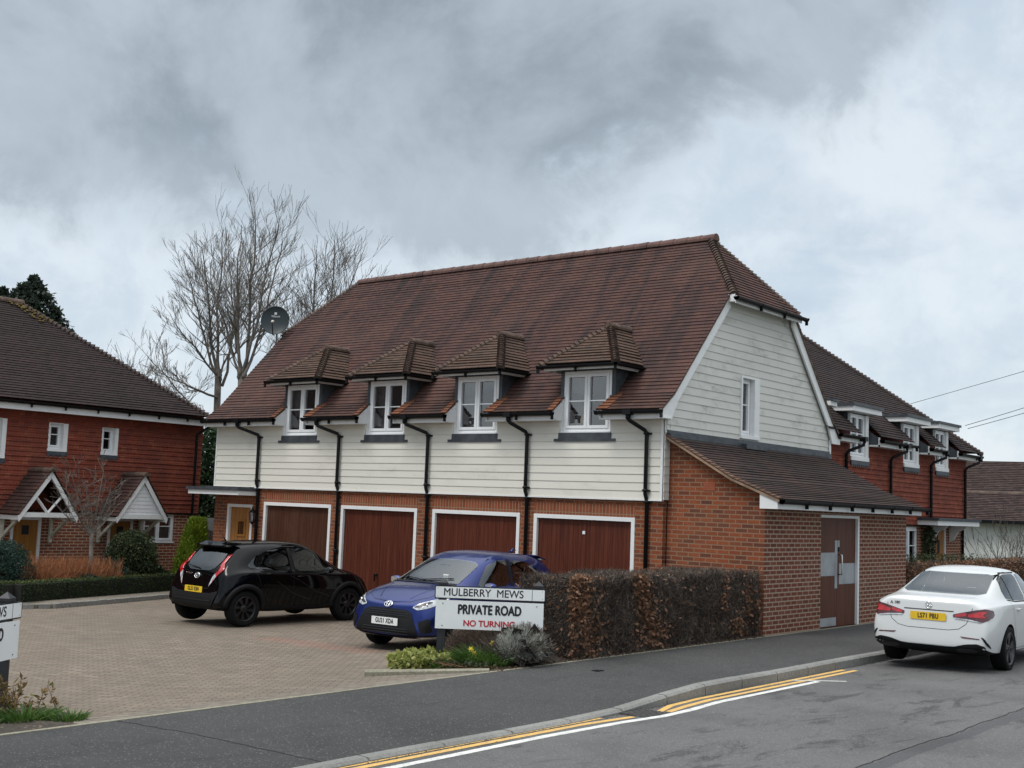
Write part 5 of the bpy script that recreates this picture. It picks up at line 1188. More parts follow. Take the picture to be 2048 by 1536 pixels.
# orange twig dogwood
g = empty('dogwood', (-14.0, -3.7, -.15), 0, 'mass of bare orange dogwood twigs behind the box hedge', 'shrub'); rng = np.random.default_rng(31)
n = 2600; b = np.column_stack([rng.uniform(-14.7, -13.4, n), rng.uniform(-4.3, -1.95, n), np.full(n, -.12)]); d = unit(np.column_stack([rng.normal(0, .22, n), rng.normal(0, .22, n), np.ones(n)])); L = rng.uniform(.55, .95, n)
v1, q1 = twigs(b, d, L, .016, rng); k = 7000; j = rng.integers(0, n, k); b2 = b[j] + d[j] * (L[j] * rng.uniform(.4, .9, k))[:, None]; d2 = unit(d[j] + rng.normal(0, .45, (k, 3))); v2, q2 = twigs(b2, d2, rng.uniform(.1, .28, k), .009, rng)
fast_mesh('twigs', np.vstack([v1, v2]), np.vstack([q1, q2 + len(v1)]), MT['twig_red'], g)
v, q = leaves(np.column_stack([rng.uniform(-14.6, -13.3, 1500), rng.uniform(-4.3, -2.0, 1500), rng.uniform(-.1, .25, 1500)]), .05, rng); fast_mesh('low_leaves', v, q, MT['lf_bronze'], g)
# conical conifer gets upright sprays
g = [o for o in COL.objects if o.name == 'conifer_bush'][0]; rng = np.random.default_rng(5)
n = 16000; hh = rng.random(n) ** .8; a = rng.uniform(0, 6.283, n); rad = .50 * (1 - hh * .78) ** .75 * (.75 + .35 * rng.random(n)) * (1 + .12 * np.sin(a * 5 + hh * 9)); lean = .12 * hh
p = np.column_stack([-14.3 + np.cos(a) * rad + lean * .3, .66 + np.sin(a) * rad + lean, -.12 + hh * 1.80]); v, q = leaves(p, .085, rng, .28, up=1.6); fast_mesh('sprays', v, q, MT['lf_lime'], g)
# laurel and ivy mass between the houses
shrub('laurel_bush', (-19.6, 5.2, 2.1), (1.7, 1.1, 2.3), 15000, .14, 'lf_laurel', 41, 'tall dark laurel filling the gap between the two houses', lump=.3, shell=.6)
# branching trees
def grow(mb, p, d, r, L, depth, rr, up=.25, spread=.5, seg=4, fine=None, minr=.004, kids=(2, 3), bend=.12, shrink=.72):
    pts = [p]; rs = [r]; q = p; dd = d
    for k in range(seg):
        dd = (dd + V((rr.gauss(0, bend), rr.gauss(0, bend), rr.gauss(0, bend * .6) + up * .08))).normalized(); q = q + dd * L / seg; pts.append(q); rs.append(max(minr, r * (1 - .45 * (k + 1) / seg)))
    mb.tube(pts, rs, 6 if r > .05 else (4 if r > .015 else 3), sm=True, cap=False)
    if depth <= 0: return
    n = rr.randint(*kids)
    for k in range(n):
        t = rr.uniform(.35, 1.0) if k else 1.0; i = t * seg; i0 = min(seg - 1, int(i)); s_ = pts[i0].lerp(pts[i0 + 1], i - i0); rr0 = rs[min(seg, i0 + 1)]
        side = V((rr.gauss(0, 1), rr.gauss(0, 1), rr.gauss(0, .5))).normalized(); nd = (dd + side * spread * rr.uniform(.5, 1.2) + V((0, 0, up))).normalized()
        grow(mb, s_, nd, max(minr, rr0 * rr.uniform(.55, .85)), L * shrink * rr.uniform(.75, 1.15), depth - 1, rr, up, spread, max(2, seg - 1) if depth < 3 else seg, fine, minr, kids, bend, shrink)
def tree(name, base, label, trunk_top, trunk_r, poles, seed, mat='bark', depth=4, pole_depth=4, group=None, minr=.009, spread=.42):
    """pollarded trunk with a fan of upright poles; poles: list of (start, end, radius)"""
    rr = random.Random(seed); g = empty(name, base, 0, label, 'tree', group); mb = MB(); b = V(base); t = V(trunk_top)
    mb.tube([b, b.lerp(t, .35) + V((.05, -.06, 0)), b.lerp(t, .7) + V((-.06, .05, 0)), t], [trunk_r * 1.25, trunk_r, trunk_r * .9, trunk_r * .85], 10)
    for k in range(7): a = rr.uniform(0, 6.28); c = t + V((math.cos(a) * trunk_r * .6, math.sin(a) * trunk_r * .6, rr.uniform(-.15, .15))); mb.tube([c - V((0, 0, .12)), c, c + V((0, 0, .13))], [.03, trunk_r * .6, .05], 7)
    mb.build('trunk', MT[mat], g); mb = MB()
    for s_, e, r in poles:
        s_, e = V(s_), V(e); e = s_.lerp(e, .86); r = r * 1.25; L = (e - s_).length; n = 9; pts = []; rs = []; off = V((0, 0, 0))
        for k in range(n + 1):
            u = k / n; off += V((rr.gauss(0, .05), rr.gauss(0, .05), 0)); bow = V((e.x - s_.x, e.y - s_.y, 0)) * (u ** .75 - u) * .8; pts.append(s_.lerp(e, u) + bow + off); rs.append(max(minr, r * (1 - .82 * u)))
        mb.tube(pts, rs, 6, cap=False)
        for k in range(2, n + 1):
            for j in range(2 if k > 7 or k < 3 else 3):
                d = (pts[k] - pts[k - 1]).normalized(); side = V((rr.gauss(0, 1), rr.gauss(0, 1), rr.gauss(.1, .4))).normalized()
                grow(mb, pts[k].lerp(pts[k - 1], rr.random()), (d * .8 + side * .75).normalized(), max(minr, rs[k] * .55), L * rr.uniform(.12, .23) * (1.1 - .35 * k / n), pole_depth - (1 if k > 7 else 0), rr, .22, spread, 3, None, minr, (2, 3), .13, .74)
    mb.build('crown', MT['bark_light'], g); return g
A0 = (-22.36, 7.19, 6.3); B0 = (-20.3, 6.6, 6.2)
tree('pollard_tree', (-22.26, 7.32, -.2), 'tall bare pollarded tree left of the satellite dish', (-22.35, 7.2, 6.3), .13,
     [(A0, (-23.35, 5.81, 10.9), .042), (A0, (-23.2, 5.2, 8.6), .033), (A0, (-23.0, 6.3, 11.5), .050), (A0, (-22.5, 7.0, 12.2), .050), ((-22.3, 7.25, 6.0), (-22.2, 8.3, 11.4), .042), ((-22.3, 7.25, 5.6), (-23.0, 5.2, 6.4), .037), (A0, (-21.7, 8.4, 10.6), .033), ((-22.3, 7.2, 4.6), (-24.2, 4.7, 7.6), .029), ((-22.3, 7.2, 5.0), (-23.6, 6.2, 4.8), .042)], 71, depth=4, pole_depth=3, minr=.005)
tree('pollard_tree', (-20.16, 6.77, -.2), 'bare pollarded tree directly behind the satellite dish', (-20.3, 6.6, 6.2), .15,
     [(B0, (-20.6, 6.3, 12.0), .050), (B0, (-20.15, 6.8, 12.6), .054), (B0, (-19.7, 7.3, 12.35), .050), (B0, (-19.35, 7.8, 11.6), .046), (B0, (-21.0, 5.6, 10.6), .037), ((-20.2, 6.7, 5.8), (-18.6, 8.6, 9.2), .037), ((-20.2, 6.7, 5.5), (-20.9, 5.9, 11.2), .037)], 72, pole_depth=3, minr=.005)
C0 = (-19.0, 8.4, 5.2)
tree('pollard_tree', (-18.9, 8.5, -.2), 'bare tree rising behind the left slope of the big roof', C0, .12,
     [(C0, (-18.9, 8.5, 11.4), .046), (C0, (-18.5, 8.9, 11.9), .050), (C0, (-18.0, 9.3, 11.4), .046), (C0, (-17.5, 9.8, 10.6), .042), (C0, (-19.3, 8.0, 10.2), .037), (C0, (-17.2, 10.2, 9.4), .033)], 73, pole_depth=3, minr=.005)
rr = random.Random(74)
for k, (sx, sy, sz) in enumerate([(-28.2, 5.9, 7.4), (-27.9, 6.3, 8.0), (-27.3, 7.1, 7.9), (-26.8, 7.9, 7.3)]):
    t0 = (sx + .2, sy + .15, 3.6)
    tree('sapling_tree', (sx + .2, sy + .15, -.4), ['leftmost', 'second', 'third', 'rightmost'][k] + ' of the thin pale bare trees showing over the left roof', t0, .05,
         [(t0, (sx - .5, sy - .6, sz * .92), .021), (t0, (sx - .1, sy, sz), .021), (t0, (sx + .3, sy + .5, sz * .97), .021), (t0, (sx + .6, sy + .9, sz * .85), .016)], 80 + k, 'bark_light', group='thin bare trees over the left roof', pole_depth=2, minr=.006)
g = empty('bare_sapling', (-13.8, -2.41, -.15), 0, 'small bare ornamental tree between the two door canopies', 'tree'); mb = MB()
mb.tube([(-13.8, -2.41, -.2), (-13.8, -2.44, .6), (-13.8, -2.47, 1.32)], [.055, .045, .045], 8); mb.build('trunk', MT['bark_light'], g); mb = MB()
for (ex_, ey_, ez_) in [(-13.7, -3.25, 2.3), (-13.9, -3.0, 2.6), (-13.8, -2.7, 2.4), (-13.6, -2.4, 2.75), (-13.8, -2.1, 2.2), (-13.9, -1.85, 1.9), (-13.7, -3.3, 1.8)]:
    s_ = V((-13.8, -2.47, 1.3)); e = V((ex_, ey_, ez_)); pts = [s_.lerp(e, u) + V((0, (e.y - s_.y) * (u ** .6 - u) * .5, 0)) for u in (0, .25, .5, .75, 1)]; mb.tube(pts, [.026, .02, .015, .011, .007], 5, cap=False)
    for k in range(1, 5):
        for j in range(3): grow(mb, pts[k], V((rr.gauss(0, .5), rr.gauss(0, .6), rr.uniform(.3, 1.0))).normalized(), .007, .27, 2, rr, .2, .6, 3, None, .004, (2, 3), .2)
mb.build('crown', MT['bark_light'], g)
# fir behind the left roof
g = empty('fir_tree', (-41.0, 11.4, -.5), 0, 'dark evergreen crown showing over the left roof ridge', 'tree'); rng = np.random.default_rng(55)
mb = MB(); mb.tube([(-41, 11.4, -.6), (-41, 11.4, 11.4)], [.35, .05], 8); mb.build('trunk', MT['bark'], g); P_ = []
for cx_, cy_, cz_, rr_, hh_, n in ((-41.35, 10.7, 7.6, 1.7, 4.5, 6000), (-41.6, 10.2, 8.6, 1.0, 3.0, 2500), (-42.0, 9.6, 8.2, 1.2, 3.2, 2500), (-40.9, 11.6, 6.5, 1.6, 4.2, 4000), (-40.7, 12.1, 6.2, 1.1, 3.2, 2000), (-42.6, 8.8, 7.6, 1.6, 3.4, 2500)):
    h = rng.random(n); a = rng.uniform(0, 6.28, n); rd = rr_ * (1 - h ** 2.2) ** .9 * (.5 + .55 * rng.random(n)) * (1 + .25 * np.sin(h * 15 + a * 3) + .2 * np.sin(a * 7 + h * 31)); P_.append(np.column_stack([cx_ + np.cos(a) * rd, cy_ + np.sin(a) * rd, cz_ + h * hh_]))
v, q = leaves(np.vstack(P_), .22, rng, .5, up=-.4); fast_mesh('crown', v, q, MT['lf_fir'], g)
# the brown beech hedge beside the footway
def beech(name, x0, x1, y0, y1, h, ntw, nlf, seed, label, patches, zb=.33, core_=True, leafmat='lf_beech', twl=.16, step=None):
    g = empty(name, ((x0 + x1) / 2, (y0 + y1) / 2, zb), 0, label, 'hedge'); rng = np.random.default_rng(seed)
    if core_:
        # ragged twiggy body rather than a clean block
        mb = MB(); n = 40
        for k in range(n):
            a, b = y0 + (y1 - y0) * k / n, y0 + (y1 - y0) * (k + 1) / n; j = rng.uniform(.045, .06); mb.box(x0 + j, x1 - j, a + .001, b, zb - .05, zb + h - rng.uniform(.05, .07))
        mb.build('stems', MT['core_brown'], g)
    n = ntw; f = rng.random(n); y = rng.uniform(y0, y1, n)
    hh = h * (1 + .025 * np.sin(y * 3.1) + .02 * np.sin(y * 7.7) + .03 * rng.random(n) ** 6)
    top = f < .3; endf = (f >= .3) & (f < .42); fr_ = f >= .42
    x = np.where(top, rng.uniform(x0, x1, n), x1 - np.abs(rng.normal(0, .06, n))); z = np.where(top, hh - np.abs(rng.normal(0, .04, n)), rng.random(n) * hh)
    ye = np.where(endf, y0 + np.abs(rng.normal(0, .06, n)), y); x = np.where(endf, rng.uniform(x0, x1, n), x)
    p = np.column_stack([x, ye, zb + z]); d = rng.normal(size=(n, 3)); d[:, 2] = d[:, 2] * .8 + .55; d[top, 2] = np.abs(d[top, 2]) + .5; d[fr_, 0] = d[fr_, 0] * .35 + .1; d = unit(d)
    L = rng.uniform(.4, 1.3, n) * twl * np.where(top, .55, 1); v1, q1 = twigs(p - d * (L * .5)[:, None], d, L, rng.uniform(.004, .009, n), rng)
    m = 260; b = np.column_stack([rng.uniform(x1 - .16, x1 - .02, m), rng.uniform(y0, y1, m), np.full(m, zb)]); dd = unit(np.column_stack([rng.normal(0, .06, m), rng.normal(0, .3, m), np.ones(m)])); v3, q3 = twigs(b, dd, rng.uniform(.4, 1.0, m) * h, .017, rng)
    fast_mesh('twigs', np.vstack([v1, v3]), np.vstack([q1, q3 + len(v1)]), MT['twig'], g)
    # dead leaves cling in patches
    P_ = []
    for (yc, zc, sy, sz, k) in patches:
        k = int(k * nlf); yy = rng.normal(yc, sy, k); zz = np.clip(rng.normal(zc, sz, k), .02, h + .02); xx = x1 + rng.normal(0, .03, k); P_.append(np.column_stack([xx, np.maximum(yy, y0 - .05), zb + zz]))
    for yc, k in ((y0, .08),):
        k = int(k * nlf); P_.append(np.column_stack([rng.uniform(x0, x1, k), y0 + rng.normal(0, .04, k), zb + rng.random(k) * h]))
    k = int(.03 * nlf); P_.append(np.column_stack([rng.uniform(x0, x1, k), rng.uniform(y0, y1, k), zb + h + rng.normal(0, .015, k)]))
    k = int(.035 * nlf); P_.append(np.column_stack([x1 + rng.normal(0, .03, k), rng.uniform(y0, y1, k), zb + rng.random(k) ** .8 * h]))
    P_ = np.vstack(P_); v, q = leaves(P_, .055, rng, .62, up=-.1); fast_mesh('dead_leaves', v, q, MT[leafmat], g); return g
beech('beech_hedge', .95, 1.90, -5.12, .02, 1.08, 62000, 4800, 91, 'clipped brown beech hedge running along the footway up to the lean-to store',
      [(-5.05, .85, .12, .18, .16), (-4.95, .6, .22, .3, .13), (-4.8, .3, .2, .2, .07), (-3.6, .95, .10, .12, .07), (-3.45, .65, .14, .2, .12), (-3.2, .3, .25, .17, .09), (-1.2, .75, .08, .2, .03), (-.75, .25, .12, .12, .04), (-.45, .6, .06, .25, .04), (-.15, .45, .05, .3, .03)])
beech('beech_hedge', .9, 1.75, 6.75, 24, 1.12, 14000, 5200, 92, 'mixed brown hedge beyond the store, behind the white car',
      [(8, .95, 1.2, .1, .2), (11, 1.0, 1.5, .1, .25), (15, .9, 2, .2, .3), (19, .8, 2, .2, .2)], zb=.32)
g = [o for o in COL.objects if o.name == 'beech_hedge.001'][0]; rng = np.random.default_rng(12)
p = np.column_stack([rng.uniform(.9, 1.8, 5000), rng.uniform(6.7, 12.0, 5000), .35 + rng.random(5000) ** .8 * 1.25]); v, q = leaves(p, .05, rng); fast_mesh('green_growth', v, q, MT['lf_dark'], g)
# bare shrubs before the cottage
def bare_shrub(name, base, h, spread, n, seed, label, mat='twig'):
    g = empty(name, base, 0, label, 'shrub'); rr = random.Random(seed); mb = MB()
    for k in range(n):
        d = V((rr.gauss(0, spread), rr.gauss(0, spread), 1)).normalized(); grow(mb, V(base) + V((rr.uniform(-.15, .15), rr.uniform(-.2, .2), 0)), d, .022, h * rr.uniform(.4, .6), 3, rr, .18, .5, 3, None, .005, (2, 3), .12, .68)
    mb.build('branches', MT[mat], g)
MT['branch'] = plain('grey_bare_branches', (.10, .085, .07), .9, var=.4)
bare_shrub('bare_shrub', (.6, 16.9, .2), 2.2, .45, 7, 101, 'spreading bare grey shrub before the white cottage wall', 'branch')
bare_shrub('bare_shrub', (1.4, 18.6, .2), 2.1, .5, 7, 102, 'bare twiggy shrub at the right edge before the cottage', 'branch')
bare_shrub('bare_shrub', (.1, 19.5, .2), 1.8, .4, 5, 103, 'thin bare shrub close to the house plaque', 'branch')
shrub('evergreen_shrub', (2.6, 20.0, 1.2), (.8, .8, 1.0), 3500, .09, 'lf_dark', 104, 'dark evergreen at the far right behind the white car', lump=.3)
# climber by the far downpipe
g = empty('climbing_plant', (-.05, 12.95, .2), 0, 'dark twining climber on the wall beside the far lantern', 'climber'); rng = np.random.default_rng(6); mb = MB(); 
for k in range(3): mb.tube([(-.12, 12.85 + k * .12 + .05 * math.sin(u * 3 + k), .2 + u * .5) for u in range(4)], .012, 5)
mb.build('stems', MT['bark'], g); p = np.column_stack([rng.normal(-.05, .05, 700), rng.normal(12.95, .14, 700), rng.uniform(.3, 2.15, 700)]); v, q = leaves(p, .11, rng, .6); fast_mesh('foliage', v, q, MT['lf_dark'], g)
# bed by the sign
def mound(name, c, r, n, size, mat, seed, label, twl=.1, w=.006):
    rng = np.random.default_rng(seed); g = empty(name, (c[0], c[1], c[2]), 0, label, 'shrub'); d = unit(rng.normal(size=(n, 3))); d[:, 2] = np.abs(d[:, 2]); L = unit(rng.normal(size=(9, 3))); k = 1 + .35 * (np.clip(d @ L.T, .6, 1).max(1) - .8)
    p = np.array(c) + d * np.array(r) * k[:, None] * (.72 + .28 * rng.random(n))[:, None]; dd = unit(d + rng.normal(0, .55, (n, 3)) + [0, 0, .5]); v, q = twigs(p, dd, rng.uniform(.5, 1.3, n) * twl, w, rng); fast_mesh('foliage', v, q, MT[mat], g)
    n2 = n // 3; p2 = np.array(c) + d[:n2] * np.array(r) * .8 * rng.random(n2)[:, None] ** .5; v, q = twigs(p2, unit(d[:n2] + rng.normal(0, .4, (n2, 3))), np.full(n2, .18), .008, rng); fast_mesh('stems', v, q, MT['twig'], g); 
    ck = np.array(c) + d[:300] * np.array(r) * .55; v, q = leaves(ck, .22, rng, .9); fast_mesh('inner_shade_growth', v, q, MT['core_brown'], g); return g
mound('heather_mound', (.75, -5.35, .26), (.72, .75, .46), 9000, .05, 'lf_heather', 111, 'wide dull brown heather mound behind the name sign', .09, .008)
mound('lavender_bush', (1.74, -5.98, .46), (.27, .42, .34), 15000, .05, 'lf_grey', 112, 'rounded silver grey lavender bush covering the sign corner', .075, .007)
g2 = [o for o in COL.objects if o.name == 'lavender_bush'][0]; rng = np.random.default_rng(7); n = 900; a = rng.uniform(0, 6.28, n); b = np.column_stack([1.66 + np.cos(a) * .10, -6.05 + np.sin(a) * .15, np.full(n, .36)]); d = unit(np.column_stack([np.cos(a) * .8 + rng.normal(0, .3, n), np.sin(a) * .8 + rng.normal(0, .3, n), np.full(n, .7)])); v, q = twigs(b, d, rng.uniform(.2, .5, n), .010, rng); fast_mesh('woody_base', v, q, MT['twig'], g2)
g = empty('variegated_plant', (.72, -6.78, .27), 0, 'low clump of yellow green variegated leaves at the foot of the sign', 'plant'); rng = np.random.default_rng(113)
n = 1700; c = rng.normal(0, 1, (n, 2)); c = c / np.maximum(1, np.linalg.norm(c, axis=1) / 1.6)[:, None]; p = np.column_stack([.72 + c[:, 0] * .17, -6.75 + c[:, 1] * .30, .27 + rng.random(n) ** .7 * .22 * (1 - .25 * np.linalg.norm(c, axis=1) / 1.6)]); v, q = leaves(p, .065, rng, .75, up=.15); fast_mesh('foliage', v, q, MT['lf_var'], g)
def blades(name, c, r, n, h, seed, label, mat='lf_grassy', cat='plant', w=.012):
    rng = np.random.default_rng(seed); g = empty(name, c, 0, label, cat); a = rng.uniform(0, 6.28, n); k = rng.random(n) ** .5; b = np.column_stack([c[0] + np.cos(a) * r * k * .5, c[1] + np.sin(a) * r * k, np.full(n, c[2] - .02)])
    d = unit(np.column_stack([np.cos(a) * .55 * k + rng.normal(0, .15, n), np.sin(a) * .6 * k + rng.normal(0, .15, n), np.ones(n)])); L = rng.uniform(.6, 1.1, n) * h
    s = np.cross(d, rng.normal(size=(n, 3))); s = unit(s) * w / 2; m_ = b + d * (L * .55)[:, None]; e = m_ + (d + np.column_stack([np.cos(a) * .5, np.sin(a) * .5, np.full(n, -.45)])) * (L * .45)[:, None]
    v = np.stack([b - s, b + s, m_ + s, m_ - s, e - s * .3, e + s * .3], 1).reshape(-1, 3); i = np.arange(n) * 6; q = np.concatenate([np.stack([i, i + 1, i + 2, i + 3], 1), np.stack([i + 3, i + 2, i + 5, i + 4], 1)]); fast_mesh('leaves', v, q, MT[mat], g); return g
blades('daffodil_clump', (1.40, -6.42, .34), .32, 420, .34, 121, 'bright green daffodil leaves beside the sign post')
blades('daffodil_clump', (1.66, -6.42, .35), .26, 380, .26, 122, 'fresh green spring leaves under the silver grey bush')
blades('daffodil_clump', (1.12, -6.66, .30), .26, 220, .20, 123, 'thin low green clump just right of the first sign post', w=.01)
g = empty('ivy_plant', (1.05, -6.55, .29), 0, 'trailing pale stems and small leaves at the front of the bed', 'plant'); rng = np.random.default_rng(124); p = np.column_stack([rng.uniform(.8, 1.85, 1100), rng.uniform(-6.9, -6.0, 1100), np.full(1100, .0)]); p[:, 2] = [zg(x) + .06 + abs(rng.normal(0, .03)) for x in p[:, 0]]; v, q = leaves(p, .045, rng, .6, up=.1); fast_mesh('foliage', v, q, MT['lf_dark'], g)
k = 260; b = np.column_stack([rng.uniform(.85, 1.8, k), rng.uniform(-6.95, -6.2, k), np.full(k, .38)]); v, q = twigs(b, unit(np.column_stack([rng.normal(size=k), rng.normal(size=k), rng.normal(0, .2, k)])), rng.uniform(.1, .3, k), .006, rng); fast_mesh('dry_stems', v, q, MT['lf_beech'], g)
for i, (x, y, z, w_) in enumerate([(1.42, -6.62, .56, 'nearest the sign post'), (1.38, -6.5, .50, 'second from the sign post'), (1.62, -6.28, .52, 'hanging right of the others'), (1.66, -6.20, .50, 'furthest right'), (1.50, -6.30, .62, 'standing tallest')]):
    g = empty('daffodil', (x, y, z - .25), 0, 'yellow daffodil flower ' + w_, 'flower', 'daffodils beside the sign'); mb = MB(); mb.tube([(x, y, z - .25), (x + .01, y - .01, z)], .004, 5); mb.build('stem', MT['lf_grassy'], g); mb = MB()
    c = V((x + .01, y - .01, z)); n_ = V((.5, -.8, -.1)).normalized(); s_ = n_.cross(V((0, 0, 1))).normalized(); t_ = s_.cross(n_)
    for a in range(6): an = a * math.pi / 3; d = s_ * math.cos(an) + t_ * math.sin(an); w2 = n_.cross(d) * .012; mb.face([c, c + d * .02 + w2, c + d * .042, c + d * .02 - w2])
    mb.tube([c, c + n_ * .028], [.009, .014], 8); mb.build('petals', MT['petal'], g)
# corner bed at the left
g = empty('bronze_shrub', (1.0, -12.55, .28), 0, 'young shrub with bronze and olive leaves at the lower left corner', 'shrub'); rng = np.random.default_rng(131); mb = MB(); P_ = []
rr = random.Random(4)
for k in range(46):
    b0 = V((1.05 + rr.gauss(0, .16), -12.6 + rr.gauss(0, .30), .26)); e = b0 + V((rr.gauss(0, .06), rr.gauss(0, .06), rr.uniform(.22, .40))); mb.tube([b0, e], [.006, .003], 4)
    for j in range(26): P_.append(b0.lerp(e, rr.uniform(.25, 1)) + V((rr.gauss(0, .012), rr.gauss(0, .012), 0)))
mb.build('stems', MT['twig'], g); v, q = leaves(np.array([tuple(p) for p in P_]), .066, rng, .32, up=.55); fast_mesh('foliage', v, q, MT['lf_bronze'], g)
blades('green_clump', (1.45, -12.42, .33), .22, 240, .20, 132, 'bright green grassy clump at the tip of the lower left bed')
blades('green_clump', (1.5, -12.95, .33), .22, 150, .15, 133, 'fresh green leaves low at the left border of the photo')
blades('green_clump', (1.62, -12.12, .34), .16, 120, .14, 134, 'small low green tuft where the left bed narrows')
# moss and grit along the edging, fallen leaves on the footway edge
rng = np.random.default_rng(140); n = 2600; p = np.column_stack([rng.normal(1.93, .03, n), rng.uniform(-6.8, 0, n), np.full(n, .365)]); v, q = leaves(p, .035, rng, .6); fast_mesh('edge_litter', v, q, MT['lf_heather'], None, 'thin line of dry leaf litter along the footway edging under the hedge', 'leaf litter', 'stuff', (1.93, -3.4, .36))
for i in range(14):
    x, y = rng.uniform(2.1, 3.8), rng.uniform(-12, 1); s_ = rng.uniform(.015, .035)
# ------------------------------------------------------------------ power lines
cable((-3.3, 15.5, 5.18), (14.0, 16.0, 9.9), .05, .007, 'highest of the three overhead cables crossing the right of the sky')
cable((.1, 15.2, 4.97), (14.0, 16.1, 10.0), .22, .008, 'middle overhead cable leaving the far dormer eaves')
cable((.1, 15.4, 4.90), (14.0, 15.9, 9.6), .24, .008, 'lowest overhead cable leaving the far dormer eaves')
g = empty('utility_pole', (14.0, 16.0, .3), 0, 'wooden utility pole across the road carrying the overhead cables', 'pole')
MB().tube([(14, 16, .2), (14, 16, 10.3)], [.15, .10], 12).build('pole', MT['bark'], g)
# ------------------------------------------------------------------ cars
def paint(name, col, metal=0.0, rough=.28, flake=False):
    m, t, b = newmat(name); b.inputs['Base Color'].default_value = (*col, 1); b.inputs['Metallic'].default_value = metal; b.inputs['Roughness'].default_value = rough
    b.inputs['Coat Weight'].default_value = .55; b.inputs['Coat Roughness'].default_value = .025; b.inputs['Specular IOR Level'].default_value = .0 if max(col) < .1 else .4
    pos = t.nodes.new('ShaderNodeNewGeometry').outputs['Position']; d = smooth(t, noise(t, pos, 9, 6, .7), .5, .8)
    t.links.new(mth(t, 'ADD', mth(t, 'MULTIPLY', d, .12), rough), b.inputs['Roughness']); t.links.new(mixc(t, mth(t, 'MULTIPLY', d, .025), col, (.12, .11, .10)), b.inputs['Base Color'])
    return m
MT['p_black'] = paint('black_car_paint', (.002, .002, .0025)); MT['p_blue'] = paint('blue_car_paint', (.006, .020, .135), .65, .30); MT['p_white'] = paint('white_car_paint', (.58, .59, .585))
MT['tyre'] = plain('tyre_rubber', (.006, .006, .0065), .9, var=.2, spec=.2, nscale=20); MT['blackplas'] = plain('unpainted_black_plastic', (.006, .006, .007), .6, var=.2, spec=.25); MT['underbody'] = plain('underbody_black', (.006, .006, .006), .9)
MT['seam'] = plain('panel_gap', (.004, .004, .004), .8); MT['rim_black'] = plain('gloss_black_alloy', (.012, .012, .013), .28); MT['rim_grey'] = plain('dark_grey_alloy', (.055, .055, .06), .35, metal=.6); MT['rim_silver'] = plain('machined_alloy', (.32, .33, .34), .3, metal=.9)
MT['chrome'] = plain('chrome', (.75, .76, .78), .12, metal=1.0, var=.02); MT['red_lamp'] = plain('red_lamp_lens', (.42, .008, .012), .12, coat=1.0, var=.35, nscale=11); MT['red_dark'] = plain('dark_red_lens', (.07, .006, .008), .12, coat=1.0, var=.3); MT['clear_lamp'] = plain('clear_lamp_lens', (.42, .44, .46), .1, coat=1.0, var=.5, nscale=12)
MT['plate_y'] = plain('yellow_number_plate', (.72, .46, .02), .35, var=.03); MT['plate_w'] = plain('white_number_plate', (.76, .77, .76), .35, var=.03)
def carglass(name, tint, k0, k1):
    m, t, b = newmat(name); t.nodes.remove(b); tr = t.nodes.new('ShaderNodeBsdfTransparent'); tr.inputs[0].default_value = (tint * .95, tint, tint, 1)
    gl = t.nodes.new('ShaderNodeBsdfGlossy'); gl.inputs[0].default_value = (.9, .93, .95, 1); gl.inputs[1].default_value = .015
    lw = t.nodes.new('ShaderNodeFresnel'); lw.inputs[0].default_value = 1.5; mx = t.nodes.new('ShaderNodeMixShader'); t.links.new(mth(t, 'ADD', mth(t, 'MULTIPLY', lw.outputs[0], k1), k0), mx.inputs[0])
    t.links.new(tr.outputs[0], mx.inputs[1]); t.links.new(gl.outputs[0], mx.inputs[2]); t.links.new(mx.outputs[0], t.nodes['Material Output'].inputs[0]); return m
MT['cglass'] = carglass('tinted_car_glass', .22, .03, 1.0); MT['cglass_l'] = carglass('clear_car_glass', .62, .06, 1.3)
MT['seat'] = plain('charcoal_seat_cloth', (.022, .022, .024), .9)
